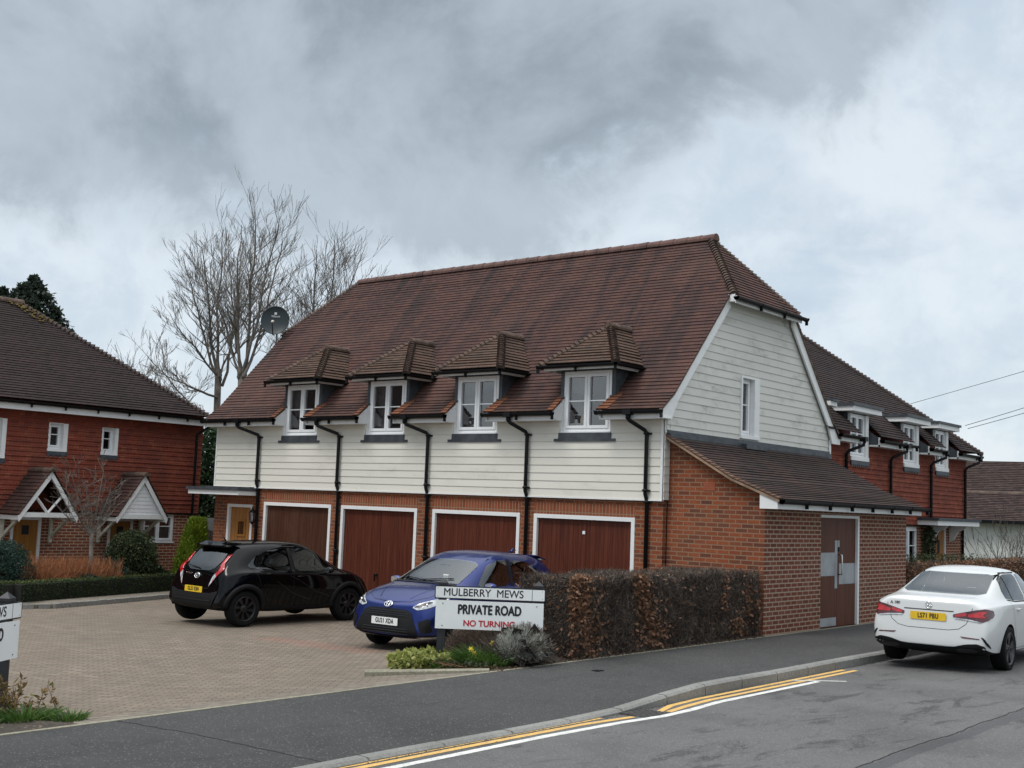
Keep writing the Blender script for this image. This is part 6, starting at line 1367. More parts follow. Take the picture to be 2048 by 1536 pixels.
def car_body(name, st, arches, mat, parent, rw, cavity=None, cx=.58, panes=()):
    """st: stations from rear to front, each (yl, yb, yr, zb, zs, wS, wM, zM, zB, wB, wG, zG, wR, zR, zC)"""
    vs = []; NP = 17
    for (yl, yb, yr, zb, zs, wS, wM, zM, zB, wB, wG, zG, wR, zR, zC) in st:
        half = [(0, yl, zb), (wS * .8, yl, zb), (wS, yl, zs), (wM, yl + (yb - yl) * .25, zM), (wB, yb, zB), (wG, yb + (yr - yb) * .12, zG), (wR, yr, zR), (wR * .6, yr, zR + (zC - zR) * .75), (0, yr, zC)]
        vs += [(-x, y, z) for x, y, z in half[::-1]][:-1] + [tuple(p) for p in half] if False else ([(x, y, z) for x, y, z in half] + [(-x, y, z) for x, y, z in half[7:0:-1]])
    NP = 16; n = len(st); fs = []
    for i in range(n - 1):
        for j in range(NP):
            a, b = i * NP + j, i * NP + (j + 1) % NP; fs.append((a, b, b + NP, a + NP))
    for base, flip in ((0, False), ((n - 1) * NP, True)):
        for j in range(0, 8):
            r1, r2 = base + j, base + j + 1; l1, l2 = base + (NP - j) % NP, base + (NP - j - 1) % NP
            f = [x for x in (r1, r2, l2, l1)]; ff = []
            for x in f:
                if x not in ff: ff.append(x)
            fs.append(tuple(ff) if flip else tuple(ff[::-1]))
    me = bpy.data.meshes.new(name); me.from_pydata(vs, [], fs)
    bm = bmesh.new(); bm.from_mesh(me); bmesh.ops.recalc_face_normals(bm, faces=bm.faces); bm.verts.ensure_lookup_table()
    cl = bm.edges.layers.float.get('crease_edge') or bm.edges.layers.float.new('crease_edge')
    for e in bm.edges:      # crisp shoulder, glass line, gutters and sills
        a_, b_ = e.verts[0].index, e.verts[1].index
        if a_ % NP == b_ % NP: e[cl] = {4: .55, 12: .55, 2: .6, 14: .6, 6: .25, 10: .25, 5: .3, 11: .3}.get(a_ % NP, 0)
        elif a_ // NP == b_ // NP and a_ // NP in (1, n - 2): e[cl] = .35
    bm.to_mesh(me); bm.free()
    tmp = bpy.data.objects.new('tmp', me); COL.objects.link(tmp)
    ss = tmp.modifiers.new('s', 'SUBSURF'); ss.levels = 3; ss.render_levels = 3
    cut = []
    for (ay, ar, az_) in arches:
        c = bmesh.new(); bmesh.ops.create_cone(c, cap_ends=True, segments=48, radius1=ar, radius2=ar, depth=.34, matrix=Matrix.Translation((0, 0, 0)) @ Matrix.Rotation(math.pi / 2, 4, 'Y'))
        for sx in (1, -1):
            m2 = bpy.data.meshes.new('c'); c2 = c.copy(); bmesh.ops.translate(c2, verts=c2.verts, vec=(sx * (rw + .0), ay, az_)); c2.to_mesh(m2); c2.free(); oc = bpy.data.objects.new('tmpc', m2); COL.objects.link(oc); cut.append(oc)
            bo = tmp.modifiers.new('b', 'BOOLEAN'); bo.operation = 'DIFFERENCE'; bo.solver = 'EXACT'; bo.object = oc
        c.free()
    # hollow cabin and the openings that the glass will close
    def cutter(poly, A, B_):
        n_ = len(poly); m2 = bpy.data.meshes.new('c'); m2.from_pydata([A(p) for p in poly] + [B_(p) for p in poly], [], [tuple(range(n_)), tuple(range(2 * n_ - 1, n_ - 1, -1))] + [(k, n_ + k, n_ + (k + 1) % n_, (k + 1) % n_) for k in range(n_)])
        b2 = bmesh.new(); b2.from_mesh(m2); bmesh.ops.triangulate(b2, faces=b2.faces); bmesh.ops.recalc_face_normals(b2, faces=b2.faces); b2.to_mesh(m2); b2.free()
        oc = bpy.data.objects.new('tmpc', m2); COL.objects.link(oc); cut.append(oc); bo = tmp.modifiers.new('b', 'BOOLEAN'); bo.operation = 'DIFFERENCE'; bo.solver = 'EXACT'; bo.object = oc
    if cavity:
        cutter(cavity, lambda p: (-cx, p[0], p[1]), lambda p: (cx, p[0], p[1]))
        for vw, poly in panes:
            cxm = sum(p[0] for p in poly) / len(poly); cym = sum(p[1] for p in poly) / len(poly); poly = [(cxm + (p[0] - cxm) * .985, cym + (p[1] - cym) * .98) for p in poly]
            if vw == 'side':
                for sg in (1, -1): cutter(poly, lambda p: (sg * (cx - .05), p[0], p[1]), lambda p: (sg * 1.2, p[0], p[1]))
            elif vw == 'rear': cutter(poly, lambda p: (p[0], -3, p[1]), lambda p: (p[0], -.75, p[1]))
            else: cutter(poly, lambda p: (p[0], p[1], .93), lambda p: (p[0], p[1], 2))
    bpy.context.view_layer.update(); dg_ = bpy.context.evaluated_depsgraph_get(); new = bpy.data.meshes.new_from_object(tmp.evaluated_get(dg_))
    # uncut skin for projecting lamps and glass on
    for m_ in [m_ for m_ in tmp.modifiers if m_.type == 'BOOLEAN']: tmp.modifiers.remove(m_)
    bpy.context.view_layer.update(); skin = bpy.data.meshes.new_from_object(tmp.evaluated_get(bpy.context.evaluated_depsgraph_get()))
    bm = bmesh.new(); bm.from_mesh(skin); bvh = BVHTree.FromBMesh(bm); bm.free()
    for o in cut + [tmp]: bpy.data.objects.remove(o)
    new.name = name; new.materials.clear(); new.materials.append(mat); new.materials.append(MT['underbody'])
    for p in new.polygons:
        c = p.center; und = p.normal.z < -.75 and c.z < .45
        for (ay, ar, az_) in arches:
            if math.hypot(c.y - ay, c.z - az_) < ar + .008 and abs(c.x) < rw + .2 and (math.hypot(c.y - ay, c.z - az_) < ar - .02 or abs(p.normal.x) < .4): 
                und = und or all(math.hypot(new.vertices[k].co.y - ay, new.vertices[k].co.z - az_) < ar + .004 for k in p.vertices)
        if cavity and not und and c.z > .7 and bvh.find_nearest(c)[3] > .012: und = True
        p.material_index = 1 if und else 0; p.use_smooth = not und
    bm = bmesh.new(); bm.from_mesh(new)
    for e in bm.edges:
        if len(e.link_faces) == 2 and (e.calc_face_angle(0) > .6 or e.link_faces[0].material_index != e.link_faces[1].material_index): e.smooth = False
    bm.to_mesh(new); bm.free()
    return link(name, new, parent, local=True), bvh
def cabin(parent, y_front, y_rear, zs, seatmat, driver):
    """front and rear seats with headrests, and a steering wheel"""
    for x in (-.34, .34):
        mb = MB(); b_ = V((x, y_front, zs)); mb.tube([b_ + V((0, .05, -.1)), b_ + V((0, 0, .12)), b_ + V((0, -.10, .36)), b_ + V((0, -.13, .42))], [.20, .22, .20, .12], 10); mb.tube([b_ + V((0, -.12, .42)), b_ + V((0, -.13, .50)), b_ + V((0, -.14, .60)), b_ + V((0, -.14, .63))], [.05, .13, .12, .06], 10); mb.build('front_seat', seatmat, parent, local=True)
    mb = MB(); mb.box(-.52, .52, y_rear - .08, y_rear + .06, zs - .1, zs + .34)
    for x in (-.34, 0, .34): mb.tube([(x, y_rear, zs + .34), (x, y_rear - .01, zs + .42), (x, y_rear - .02, zs + .50)], [.10, .11, .06], 8)
    mb.build('rear_seat', seatmat, parent, bevel=.02, local=True)
    mb = MB(); c = V((driver * .34, y_front + .48, zs + .14)); mb.tube(ring_path(c, V((1, 0, 0)), V((0, .35, .94)), .18, .18), .014, 6); mb.tube([c - V((.17, 0, 0)), c + V((.17, 0, 0))], .012, 5); mb.build('steering_wheel', MT['blackplas'], parent, local=True)
    mb = MB(); mb.box(-.56, .56, y_front + .55, y_front + .95, zs - .15, zs + .10); mb.build('dashboard', MT['blackplas'], parent, bevel=.03, local=True)
    mb = MB(); c = V((0, y_front + .55, zs + .50)); mb.box(-.11, .11, -.01, .01, -.03, .03, M=Matrix.Translation(c)); mb.build('rear_view_mirror', MT['blackplas'], parent, bevel=.008, local=True)
def chaikin(poly, n=2, keep=.22):
    for _ in range(n):
        out = []
        for a, b in zip(poly, poly[1:] + poly[:1]): out += [(a[0] + (b[0] - a[0]) * keep, a[1] + (b[1] - a[1]) * keep), (b[0] + (a[0] - b[0]) * keep, b[1] + (a[1] - b[1]) * keep)]
        poly = out
    return poly
def decal(name, bvh, poly, view, mat, parent, off=.004, cell=.05, rnd=2, label=None, minus=None, thick=0.0, keep=.22):
    """a thin shell that hugs the bodywork: poly is drawn in side (y, z), end (x, z) or top (x, y) view"""
    if rnd: poly = chaikin(list(poly), rnd, keep)
    u0, u1 = min(p[0] for p in poly), max(p[0] for p in poly); v0, v1 = min(p[1] for p in poly), max(p[1] for p in poly)
    D = {'right': V((-1, 0, 0)), 'left': V((1, 0, 0)), 'rear': V((0, 1, 0)), 'front': V((0, -1, 0)), 'top': V((0, 0, -1))}[view]
    def src(p):
        if view == 'right': return V((3, p[0], p[1]))
        if view == 'left': return V((-3, p[0], p[1]))
        if view == 'rear': return V((p[0], -5, p[1]))
        if view == 'front': return V((p[0], 5, p[1]))
        return V((p[0], p[1], 4))
    bm = bmesh.new(); cache = {}
    def vert(p):
        k = (round(p[0], 4), round(p[1], 4))
        if k not in cache:
            h = bvh.ray_cast(src(p), D)
            cache[k] = None if h[0] is None else bm.verts.new(h[0] + (h[1] if h[1].dot(D) < 0 else -h[1]) * off)
        return cache[k]
    nu, nv = max(1, math.ceil((u1 - u0) / cell)), max(1, math.ceil((v1 - v0) / cell))
    for i in range(nu):
        for j in range(nv):
            c = crect(poly, u0 + (u1 - u0) * i / nu, u0 + (u1 - u0) * (i + 1) / nu, v0 + (v1 - v0) * j / nv, v0 + (v1 - v0) * (j + 1) / nv)
            if not c or parea(c) < 1e-7: continue
            w = []
            for p in c:
                x = vert(p)
                if x is None: w = []; break
                if x not in w: w.append(x)
            if len(w) > 2:
                try: bm.faces.new(w)
                except ValueError: pass
    for f in bm.faces:
        f.normal_update()
        if f.normal.dot(D) > 0: f.normal_flip()
    if thick:
        r = bmesh.ops.solidify(bm, geom=bm.faces[:], thickness=thick)
    me = bpy.data.meshes.new(name); bm.to_mesh(me); bm.free(); me.materials.append(mat)
    for p in me.polygons: p.use_smooth = True
    return link(name, me, parent, label=label, local=True)
def line_decal(name, bvh, pts, view, w, mat, parent, off=.003):
    """thin seam or crease drawn as a ribbon along a path"""
    D = {'right': (V((-1, 0, 0)), lambda p: V((3, p[0], p[1]))), 'left': (V((1, 0, 0)), lambda p: V((-3, p[0], p[1]))), 'rear': (V((0, 1, 0)), lambda p: V((p[0], -5, p[1]))), 'front': (V((0, -1, 0)), lambda p: V((p[0], 5, p[1]))), 'top': (V((0, 0, -1)), lambda p: V((p[0], p[1], 4)))}[view]
    P = []
    for a, b in zip(pts[:-1], pts[1:]):
        n = max(1, int(math.dist(a, b) / .03)); P += [(a[0] + (b[0] - a[0]) * i / n, a[1] + (b[1] - a[1]) * i / n) for i in range(n)]
    P.append(pts[-1]); mb = MB(); prev = None
    for i, p in enumerate(P):
        a, b = P[max(0, i - 1)], P[min(len(P) - 1, i + 1)]; t = V((b[0] - a[0], b[1] - a[1])); 
        if t.length < 1e-6: continue
        t.normalize(); q = []
        for s_ in (-1, 1):
            h = bvh.ray_cast(D[1]((p[0] - t.y * w / 2 * s_, p[1] + t.x * w / 2 * s_)), D[0])
            if h[0] is None: q = None; break
            q.append(h[0] + (h[1] if h[1].dot(D[0]) < 0 else -h[1]) * off)
        if prev and q: mb.face([prev[0], prev[1], q[1], q[0]])
        prev = q
    return mb.build(name, mat, parent, local=True) if mb.f else None
def wheel(parent, x, y, R, width, rim_r, rim_mat, spokes, style, side, twist=0.0, hub='blackplas'):
    """lathe a tyre; the rim is a sub-part with real spokes; side = +1 outward +x"""
    def lathe(prof, n, mb, mi=0):
        vs = []; m = len(prof)
        for j in range(n):
            t = 2 * math.pi * j / n
            for (a, r) in prof: vs.append((x + a * side, y + math.cos(t) * r, R + math.sin(t) * r))
        mb.mesh(vs, [(j * m + i, j * m + i + 1, ((j + 1) % n) * m + i + 1, ((j + 1) % n) * m + i) for j in range(n) for i in range(m - 1)], mi, True)
    w = width / 2; mb = MB(); lathe([(-w, rim_r), (-w * 1.02, R * .84), (-w * .92, R * .96), (-w * .6, R * .995), (0, R), (w * .6, R * .995), (w * .92, R * .965), (w * 1.02, R * .86), (w * .96, rim_r + .012), (w * .90, rim_r)], 40, mb)
    for k in range(-2, 3): pass
    t_ = mb.build('wheel', MT['tyre'], parent, local=True)
    mb = MB(); lathe([(w * .90, rim_r + .004), (w * .97, rim_r - .004), (w * .90, rim_r - .014), (w * .30, rim_r - .03), (-w * .8, rim_r - .03)], 40, mb); lathe([(w * .72, .0), (w * .74, .055), (w * .55, .075)], 24, mb)
    for k in range(spokes):
        a = 2 * math.pi * k / spokes + .3; 
        def pt(r, da, ax): return V((x + ax * side, y + math.cos(a + da) * r, R + math.sin(a + da) * r))
        ws, wr = style; r0, r1 = .045, rim_r - .008
        for sg in ((-1, 1) if twist == 0 and spokes <= 5 and ws < .3 else (0,)):
            d0 = sg * .28; d1 = sg * .13 + twist
            tq = [pt(r0, d0 - ws, w * .74), pt(r0, d0 + ws, w * .74), pt(r1, d1 + wr, w * .86), pt(r1, d1 - wr, w * .86)]; bq = [V((p.x - side * .035, p.y, p.z)) for p in tq]
            mb.mesh(tq + bq, [(0, 1, 2, 3), (4, 5, 1, 0), (5, 6, 2, 1), (6, 7, 3, 2), (7, 4, 0, 3)])
    mb.build('rim', rim_mat, t_, local=True)
    mb = MB(); lathe([(w * .15, .0), (w * .15, rim_r - .03)], 32, mb); mb.build('brake_disc', MT['underbody'], t_, local=True)
    mb = MB(); lathe([(w * .745, .0), (w * .76, .026), (w * .70, .03)], 16, mb); mb.build('hub_cap', MT[hub], t_, local=True)
    return t_
def plate_obj(parent, bvh, yv, z, tilt, s_, rear, mat, w=.52, h=.111, xs=.70, x0=0.0):
    """number plate standing just proud of the body; faces -y when rear"""
    sg = -1 if rear else 1; n = V((0, sg * math.cos(tilt), math.sin(tilt))); u = V((-sg, 0, 0)) if not rear else V((1, 0, 0)); Z_ = n.cross(u)
    c = V((x0, yv, z)); mb = MB(); mb.prism([c + u * a + Z_ * b for a, b in rrect(w, h, .012)], n * .006); p = mb.build('number_plate', mat, parent, local=True)
    me = text_mesh('plate_lettering', s_, .098, MT['signb'], c + n * .0075, u, n, None, xs, .0028, extrude=.0006, spacing=1.12); link('lettering', me, p, local=True); return p
def ring_path(c, u, v, ru, rv, n=24): return [c + u * math.cos(2 * math.pi * k / n) * ru + v * math.sin(2 * math.pi * k / n) * rv for k in range(n + 1)]
def oval_badge(parent, c, n, s_=1.0, mat='chrome'):
    c, n = V(c), V(n).normalized(); u = n.cross(V((0, 0, 1))).normalized(); v = u.cross(n); v = -v if v.z < 0 else v; mb = MB()
    mb.tube(ring_path(c, u, v, .072 * s_, .048 * s_), .007 * s_, 6); mb.tube(ring_path(c, u, v, .024 * s_, .045 * s_), .006 * s_, 6); mb.tube(ring_path(c + v * .016 * s_, u, v, .052 * s_, .022 * s_), .006 * s_, 6)
    mb.build('badge', MT[mat], parent, local=True)
def mirror(parent, x, y, z, side, mat, glassface=-1):
    mb = MB(); n = 10; vs = []; sect = [(0.0, .5), (.035, .9), (.09, 1.0), (.16, .92), (.21, .55)]
    for (a, k) in sect:
        for j in range(n): t = 2 * math.pi * j / n; vs.append((x + side * a, y + .055 * k * math.cos(t) - .01, z + .065 * k * math.sin(t)))
    mb.mesh(vs, [(i * n + j, i * n + (j + 1) % n, (i + 1) * n + (j + 1) % n, (i + 1) * n + j) for i in range(len(sect) - 1) for j in range(n)] + [tuple(range(n)), tuple(range(len(vs) - n, len(vs)))], sm=True)
    mb.tube([(x - side * .06, y + .02, z - .07), (x + side * .05, y, z - .045)], .018, 6); m = mb.build('door_mirror', mat, parent, local=True)
    g_ = MB(); q = [(x + side * a, y - .058 * 1.0 * (1 if glassface < 0 else -1) - .004, z + b) for a, b in rrect(.13, .09, .03)]; q = [(p[0] + side * .1, p[1], p[2]) for p in q]; g_.face(q); g_.build('mirror_glass', MT['chrome'], m, local=True)
def handle(parent, bvh, y, z, side, mat, w=.17):
    h = bvh.ray_cast(V((side * 3, y, z)), V((-side, 0, 0)))
    if h[0] is None: return
    x = h[0].x; mb = MB(); mb.tube([(x - side * .012, y - w / 2, z), (x + side * .018, y - w / 2 + .02, z + .002), (x + side * .026, y, z + .004), (x + side * .018, y + w / 2 - .02, z + .002), (x - side * .012, y + w / 2, z)], [.008, .012, .013, .012, .008], 8); mb.build('door_handle', mat, parent, local=True)
def arch_trim(parent, bvh, ay, az_, r0, r1, side, mat, a0=-15, a1=195, flat=.03):
    P = []; n = 30
    outer = [(ay + math.cos(math.radians(a0 + (a1 - a0) * k / n)) * r1, az_ + math.sin(math.radians(a0 + (a1 - a0) * k / n)) * r1) for k in range(n + 1)]
    inner = [(ay + math.cos(math.radians(a0 + (a1 - a0) * k / n)) * r0, az_ + math.sin(math.radians(a0 + (a1 - a0) * k / n)) * r0) for k in range(n + 1)]
    mb = MB(); vo = []; 
    for p, q in zip(outer, inner):
        row = []
        for (a, b), off in ((p, .002), (((p[0] * .75 + q[0] * .25), (p[1] * .75 + q[1] * .25)), .022), (q, .026)):
            h = bvh.ray_cast(V((side * 3, a, max(.31, b))), V((-side, 0, 0))); row.append(V((h[0].x + side * off, a, b)) if h[0] is not None else None)
        x = max([abs(r_.x) for r_ in row if r_ is not None] or [.8]); row = [r_ if r_ is not None else V((side * x, p[0], p[1])) for r_ in row]
        row.append(V((row[2].x - side * .10, q[0], q[1]))); vo += row
    mb.mesh(vo, [(i * 4 + j, i * 4 + j + 1, i * 4 + j + 5, i * 4 + j + 4) for i in range(n) for j in range(3)], sm=True); mb.build('arch_trim', mat, parent, local=True)
def mir(poly): return [(-x, z) for x, z in poly[::-1]]
# ---- black hatchback parked nose to the garages
bk = empty('parked_car', (-6.86, -2.85, .004), math.radians(-1.5), 'black hatchback with red boomerang tail lamps parked facing the left garage doors', 'car')
bk.scale = (1, 1, .965)
st = [(-1.80, -1.70, -1.36, .44, .50, .45, .55, .62, .95, .46, .42, 1.05, .38, 1.40, 1.44),
      (-1.80, -1.66, -1.30, .36, .42, .76, .80, .62, .93, .76, .68, 1.05, .56, 1.42, 1.47),
      (-1.64, -1.50, -1.14, .27, .33, .83, .875, .64, .98, .85, .76, 1.05, .62, 1.46, 1.51),
      (-1.27, -1.15, -.85, .25, .31, .83, .895, .64, 1.0, .88, .79, 1.05, .64, 1.50, 1.545),
      (-.7, -.65, -.4, .23, .29, .81, .87, .64, .97, .87, .80, 1.03, .65, 1.51, 1.56),
      (0, 0, 0, .23, .29, .81, .865, .64, .95, .86, .80, 1.0, .65, 1.51, 1.555),
      (.5, .5, .25, .23, .29, .81, .865, .64, .94, .85, .80, .99, .64, 1.47, 1.52),
      (.85, .82, .48, .23, .29, .81, .87, .64, .93, .85, .78, .98, .61, 1.37, 1.42),
      (1.04, 1.04, 1.06, .24, .30, .83, .885, .64, .93, .86, .75, .98, .62, 1.01, 1.03),
      (1.25, 1.24, 1.24, .25, .31, .83, .895, .64, .92, .85, .73, .97, .54, 1.0, 1.02),
      (1.55, 1.50, 1.46, .28, .34, .81, .87, .62, .84, .79, .68, .90, .50, .94, .96),
      (1.78, 1.72, 1.64, .32, .38, .72, .78, .54, .74, .68, .58, .80, .46, .84, .86),
      (1.85, 1.78, 1.70, .38, .44, .45, .50, .54, .72, .42, .38, .77, .30, .80, .82)]
body, bv = car_body('body', st, [(-1.27, .375, .33), (1.16, .375, .33)], MT['p_black'], bk, .82,
    [(.80, .80), (.86, .97), (.55, 1.30), (.22, 1.45), (-.55, 1.485), (-1.0, 1.42), (-1.34, 1.12), (-1.38, .95), (-1.2, .80)], .58,
    [('side', chaikin([(.60, 1.0), (-.14, 1.0), (-.20, 1.42), (.08, 1.425), (.36, 1.33)], 1, .12)), ('side', chaikin([(-.24, 1.0), (-.92, 1.03), (-1.24, 1.09), (-1.0, 1.29), (-.66, 1.40), (-.28, 1.42)], 2, .15)),
     ('rear', chaikin([(-.50, 1.37), (.50, 1.37), (.46, 1.16), (.40, 1.05), (.30, 1.0), (-.30, 1.0), (-.40, 1.05), (-.46, 1.16)], 1, .15)), ('top', chaikin([(-.58, 1.02), (.58, 1.02), (.50, .58), (-.50, .58)], 1, .1))])
cabin(bk, .05, -.75, .78, MT['seat'], 1)
for sd, vw in ((1, 'right'), (-1, 'left')):
    decal('side_window', bv, [(.60, 1.0), (-.14, 1.0), (-.20, 1.42), (.08, 1.425), (.36, 1.33)], vw, MT['cglass'], bk, rnd=1, keep=.12)
    decal('rear_side_window', bv, [(-.24, 1.0), (-.92, 1.03), (-1.24, 1.09), (-1.0, 1.29), (-.66, 1.40), (-.28, 1.42)], vw, MT['cglass'], bk, rnd=2, keep=.15)
    line_decal('pillar_trim', bv, [(-.20, .99), (-.24, 1.43)], vw, .075, MT['blackplas'], bk, .006)
    line_decal('door_seam', bv, [(-.22, 1.0), (-.20, .6), (-.22, .33), (.70, .33), (.80, .6), (.72, .95)], vw, .007, MT['seam'], bk)
    line_decal('door_seam', bv, [(-.24, .33), (-.62, .33), (-.90, .62), (-1.02, .9), (-1.17, 1.08), (-.98, 1.32), (-.75, 1.44)], vw, .007, MT['seam'], bk)
    line_decal('door_crease', bv, [(.70, .50), (.3, .62), (-.1, .84), (-.3, .92)], vw, .012, MT['rim_black'], bk, .007)
    line_decal('door_crease', bv, [(.2, .46), (-.2, .58), (-.6, .82)], vw, .012, MT['rim_black'], bk, .007)
    decal('sill_cladding', bv, [(.84, .25), (-.92, .25), (-.86, .36), (-.3, .345), (.5, .345), (.8, .40)], vw, MT['blackplas'], bk, .008, rnd=1)
    for ay in (-1.27, 1.16): arch_trim(bk, bv, ay, .33, .372, .455, sd, MT['blackplas'], -2, 182)
    for ay in (-1.27, 1.16): wheel(bk, sd * .755, ay, .33, .205, .225, MT['rim_black'], 8, (.10, .16), sd, twist=.30)
    mirror(bk, sd * .86, .55, 1.02, sd, MT['p_black']); handle(bk, bv, -.05, .90, sd, MT['p_black']); handle(bk, bv, -.78, .96, sd, MT['p_black'], .14)
R_up = [(.52, 1.30), (.575, 1.30), (.575, 1.22), (.575, 1.14), (.665, 1.03), (.575, .94), (.50, .85), (.41, .72), (.46, .90), (.545, 1.04), (.495, 1.15)]
R_lo = [(.40, .71), (.445, .88), (.49, .96), (.545, .90), (.48, .81)]
for f_, nm in ((lambda p: p, 'r'), (mir, 'l')):
    decal('tail_lamp', bv, f_(R_up), 'rear', MT['red_lamp'], bk, .016, .04, rnd=1, keep=.1, thick=.012); decal('reverse_lamp', bv, f_(R_lo), 'rear', MT['clear_lamp'], bk, .020, .04, rnd=1, keep=.1)
decal('rear_window', bv, [(-.50, 1.37), (.50, 1.37), (.46, 1.16), (.40, 1.05), (.30, 1.0), (-.30, 1.0), (-.40, 1.05), (-.46, 1.16)], 'rear', MT['cglass_l'], bk, .008, rnd=1, keep=.15)
decal('rear_bumper_cladding', bv, [(-.70, .66), (-.45, .60), (.45, .60), (.70, .66), (.60, .42), (.52, .33), (-.52, .33), (-.60, .42)], 'rear', MT['blackplas'], bk, .012, rnd=1, keep=.12)
line_decal('bumper_lip', bv, [(-.55, .47), (.55, .47)], 'rear', .02, MT['rim_black'], bk, .03)
line_decal('tailgate_seam', bv, [(-.42, .72), (-.36, .68), (.36, .68), (.42, .72)], 'rear', .008, MT['seam'], bk, .006)
h = bv.ray_cast(V((0, -5, .655)), V((0, 1, 0))); plate_obj(bk, bv, h[0].y - .022, .655, .05, 'GL23 KBN', True, MT['plate_y'])
h = bv.ray_cast(V((0, -5, .90)), V((0, 1, 0))); oval_badge(bk, h[0] + V((0, -.02, 0)), h[1], 1.05)
h = bv.ray_cast(V((-.28, -5, .93)), V((0, 1, 0))); me = text_mesh('model_lettering', 'AYGO', .05, MT['chrome'], h[0] + V((0, -.008, 0)), (1, 0, 0), (0, -1, 0), None, 1.3, .001); link('badge_lettering', me, bk, local=True)
mb = MB(); mb.prism([(-.52, -1.40, 1.44), (-.46, -1.46, 1.43), (.46, -1.46, 1.43), (.52, -1.40, 1.44), (.54, -1.2, 1.50), (-.54, -1.2, 1.50)], (0, 0, .022)); mb.build('spoiler', MT['p_black'], bk, bevel=.008, local=True)
mb = MB(); mb.tube([(0, -1.15, 1.54), (0, -1.20, 1.60), (0, -1.33, 1.76)], [.018, .006, .004], 6); mb.build('aerial', MT['blackplas'], bk, local=True)
mb = MB(); h = bv.ray_cast(V((0, -5, 1.03)), V((0, 1, 0)))[0]; mb.tube([h + V((.02, -.02, 0)), h + V((-.16, -.025, .035)), h + V((-.32, -.02, .05))], .009, 6); mb.build('rear_wiper', MT['blackplas'], bk, local=True)
decal('windscreen', bv, [(-.58, 1.02), (.58, 1.02), (.50, .58), (-.50, .58)], 'top', MT['cglass'], bk, .005, rnd=1, keep=.1)
for f_ in (lambda p: p, mir): decal('headlamp', bv, f_([(.38, .74), (.56, .83), (.72, .86), (.70, .76), (.52, .70)]), 'front', MT['clear_lamp'], bk, .006)
# ---- blue hatchback, nose towards the road
bl = empty('parked_car', (-1.98, -2.88, .05), math.radians(183.5), 'metallic blue hatchback parked nose to the road behind the name sign', 'car')
st = [(-1.94, -1.84, -1.52, .38, .44, .45, .52, .62, .95, .42, .40, 1.05, .36, 1.33, 1.37),
      (-1.92, -1.80, -1.46, .32, .38, .76, .80, .62, .93, .74, .66, 1.04, .54, 1.36, 1.41),
      (-1.72, -1.60, -1.22, .25, .31, .83, .88, .62, .97, .85, .76, 1.04, .60, 1.41, 1.46),
      (-1.38, -1.25, -.85, .23, .29, .83, .895, .62, .97, .87, .78, 1.03, .62, 1.45, 1.50),
      (-.7, -.6, -.35, .21, .27, .81, .87, .62, .94, .86, .79, 1.0, .63, 1.47, 1.525),
      (0, 0, -.05, .21, .27, .81, .865, .62, .92, .85, .79, .98, .63, 1.46, 1.515),
      (.45, .45, .13, .21, .27, .81, .865, .62, .91, .85, .79, .97, .62, 1.42, 1.475),
      (.80, .80, .36, .21, .27, .81, .87, .62, .91, .85, .77, .97, .59, 1.34, 1.39),
      (1.06, 1.08, 1.06, .22, .28, .83, .88, .62, .91, .85, .74, .96, .62, 1.0, 1.02),
      (1.30, 1.28, 1.26, .23, .29, .83, .89, .62, .89, .83, .71, .94, .54, .985, 1.005),
      (1.62, 1.58, 1.54, .24, .30, .82, .87, .58, .82, .79, .66, .88, .48, .92, .94),
      (1.88, 1.80, 1.74, .25, .31, .72, .77, .50, .72, .68, .58, .78, .42, .81, .83),
      (1.97, 1.90, 1.84, .28, .34, .46, .52, .50, .67, .44, .40, .72, .30, .75, .77)]
body, bv = car_body('body', st, [(-1.37, .355, .31), (1.17, .355, .31)], MT['p_blue'], bl, .82,
    [(.84, .80), (.95, .95), (.5, 1.26), (.15, 1.41), (-.55, 1.45), (-1.05, 1.38), (-1.45, 1.12), (-1.5, .95), (-1.3, .80)], .57,
    [('side', chaikin([(.70, .975), (-.16, .99), (-.22, 1.38), (.0, 1.39), (.30, 1.30)], 1, .12)), ('side', chaikin([(-.28, .99), (-.95, 1.04), (-1.18, 1.10), (-1.0, 1.27), (-.75, 1.36), (-.32, 1.385)], 1, .15)),
     ('top', chaikin([(-.63, 1.045), (.63, 1.045), (.56, .36), (-.56, .36)], 1, .08)), ('rear', chaikin([(-.50, 1.32), (.50, 1.32), (.44, 1.06), (-.44, 1.06)], 1, .12))])
cabin(bl, .0, -.85, .76, MT['seat'], 1)
decal('rear_window', bv, [(-.50, 1.32), (.50, 1.32), (.44, 1.06), (-.44, 1.06)], 'rear', MT['cglass'], bl, .006, rnd=1, keep=.12)
mb = MB(); mb.box(-.30, -.20, .80, .84, 1.0, 1.16); mb.build('permit', MT['plate_w'], bl, local=True)
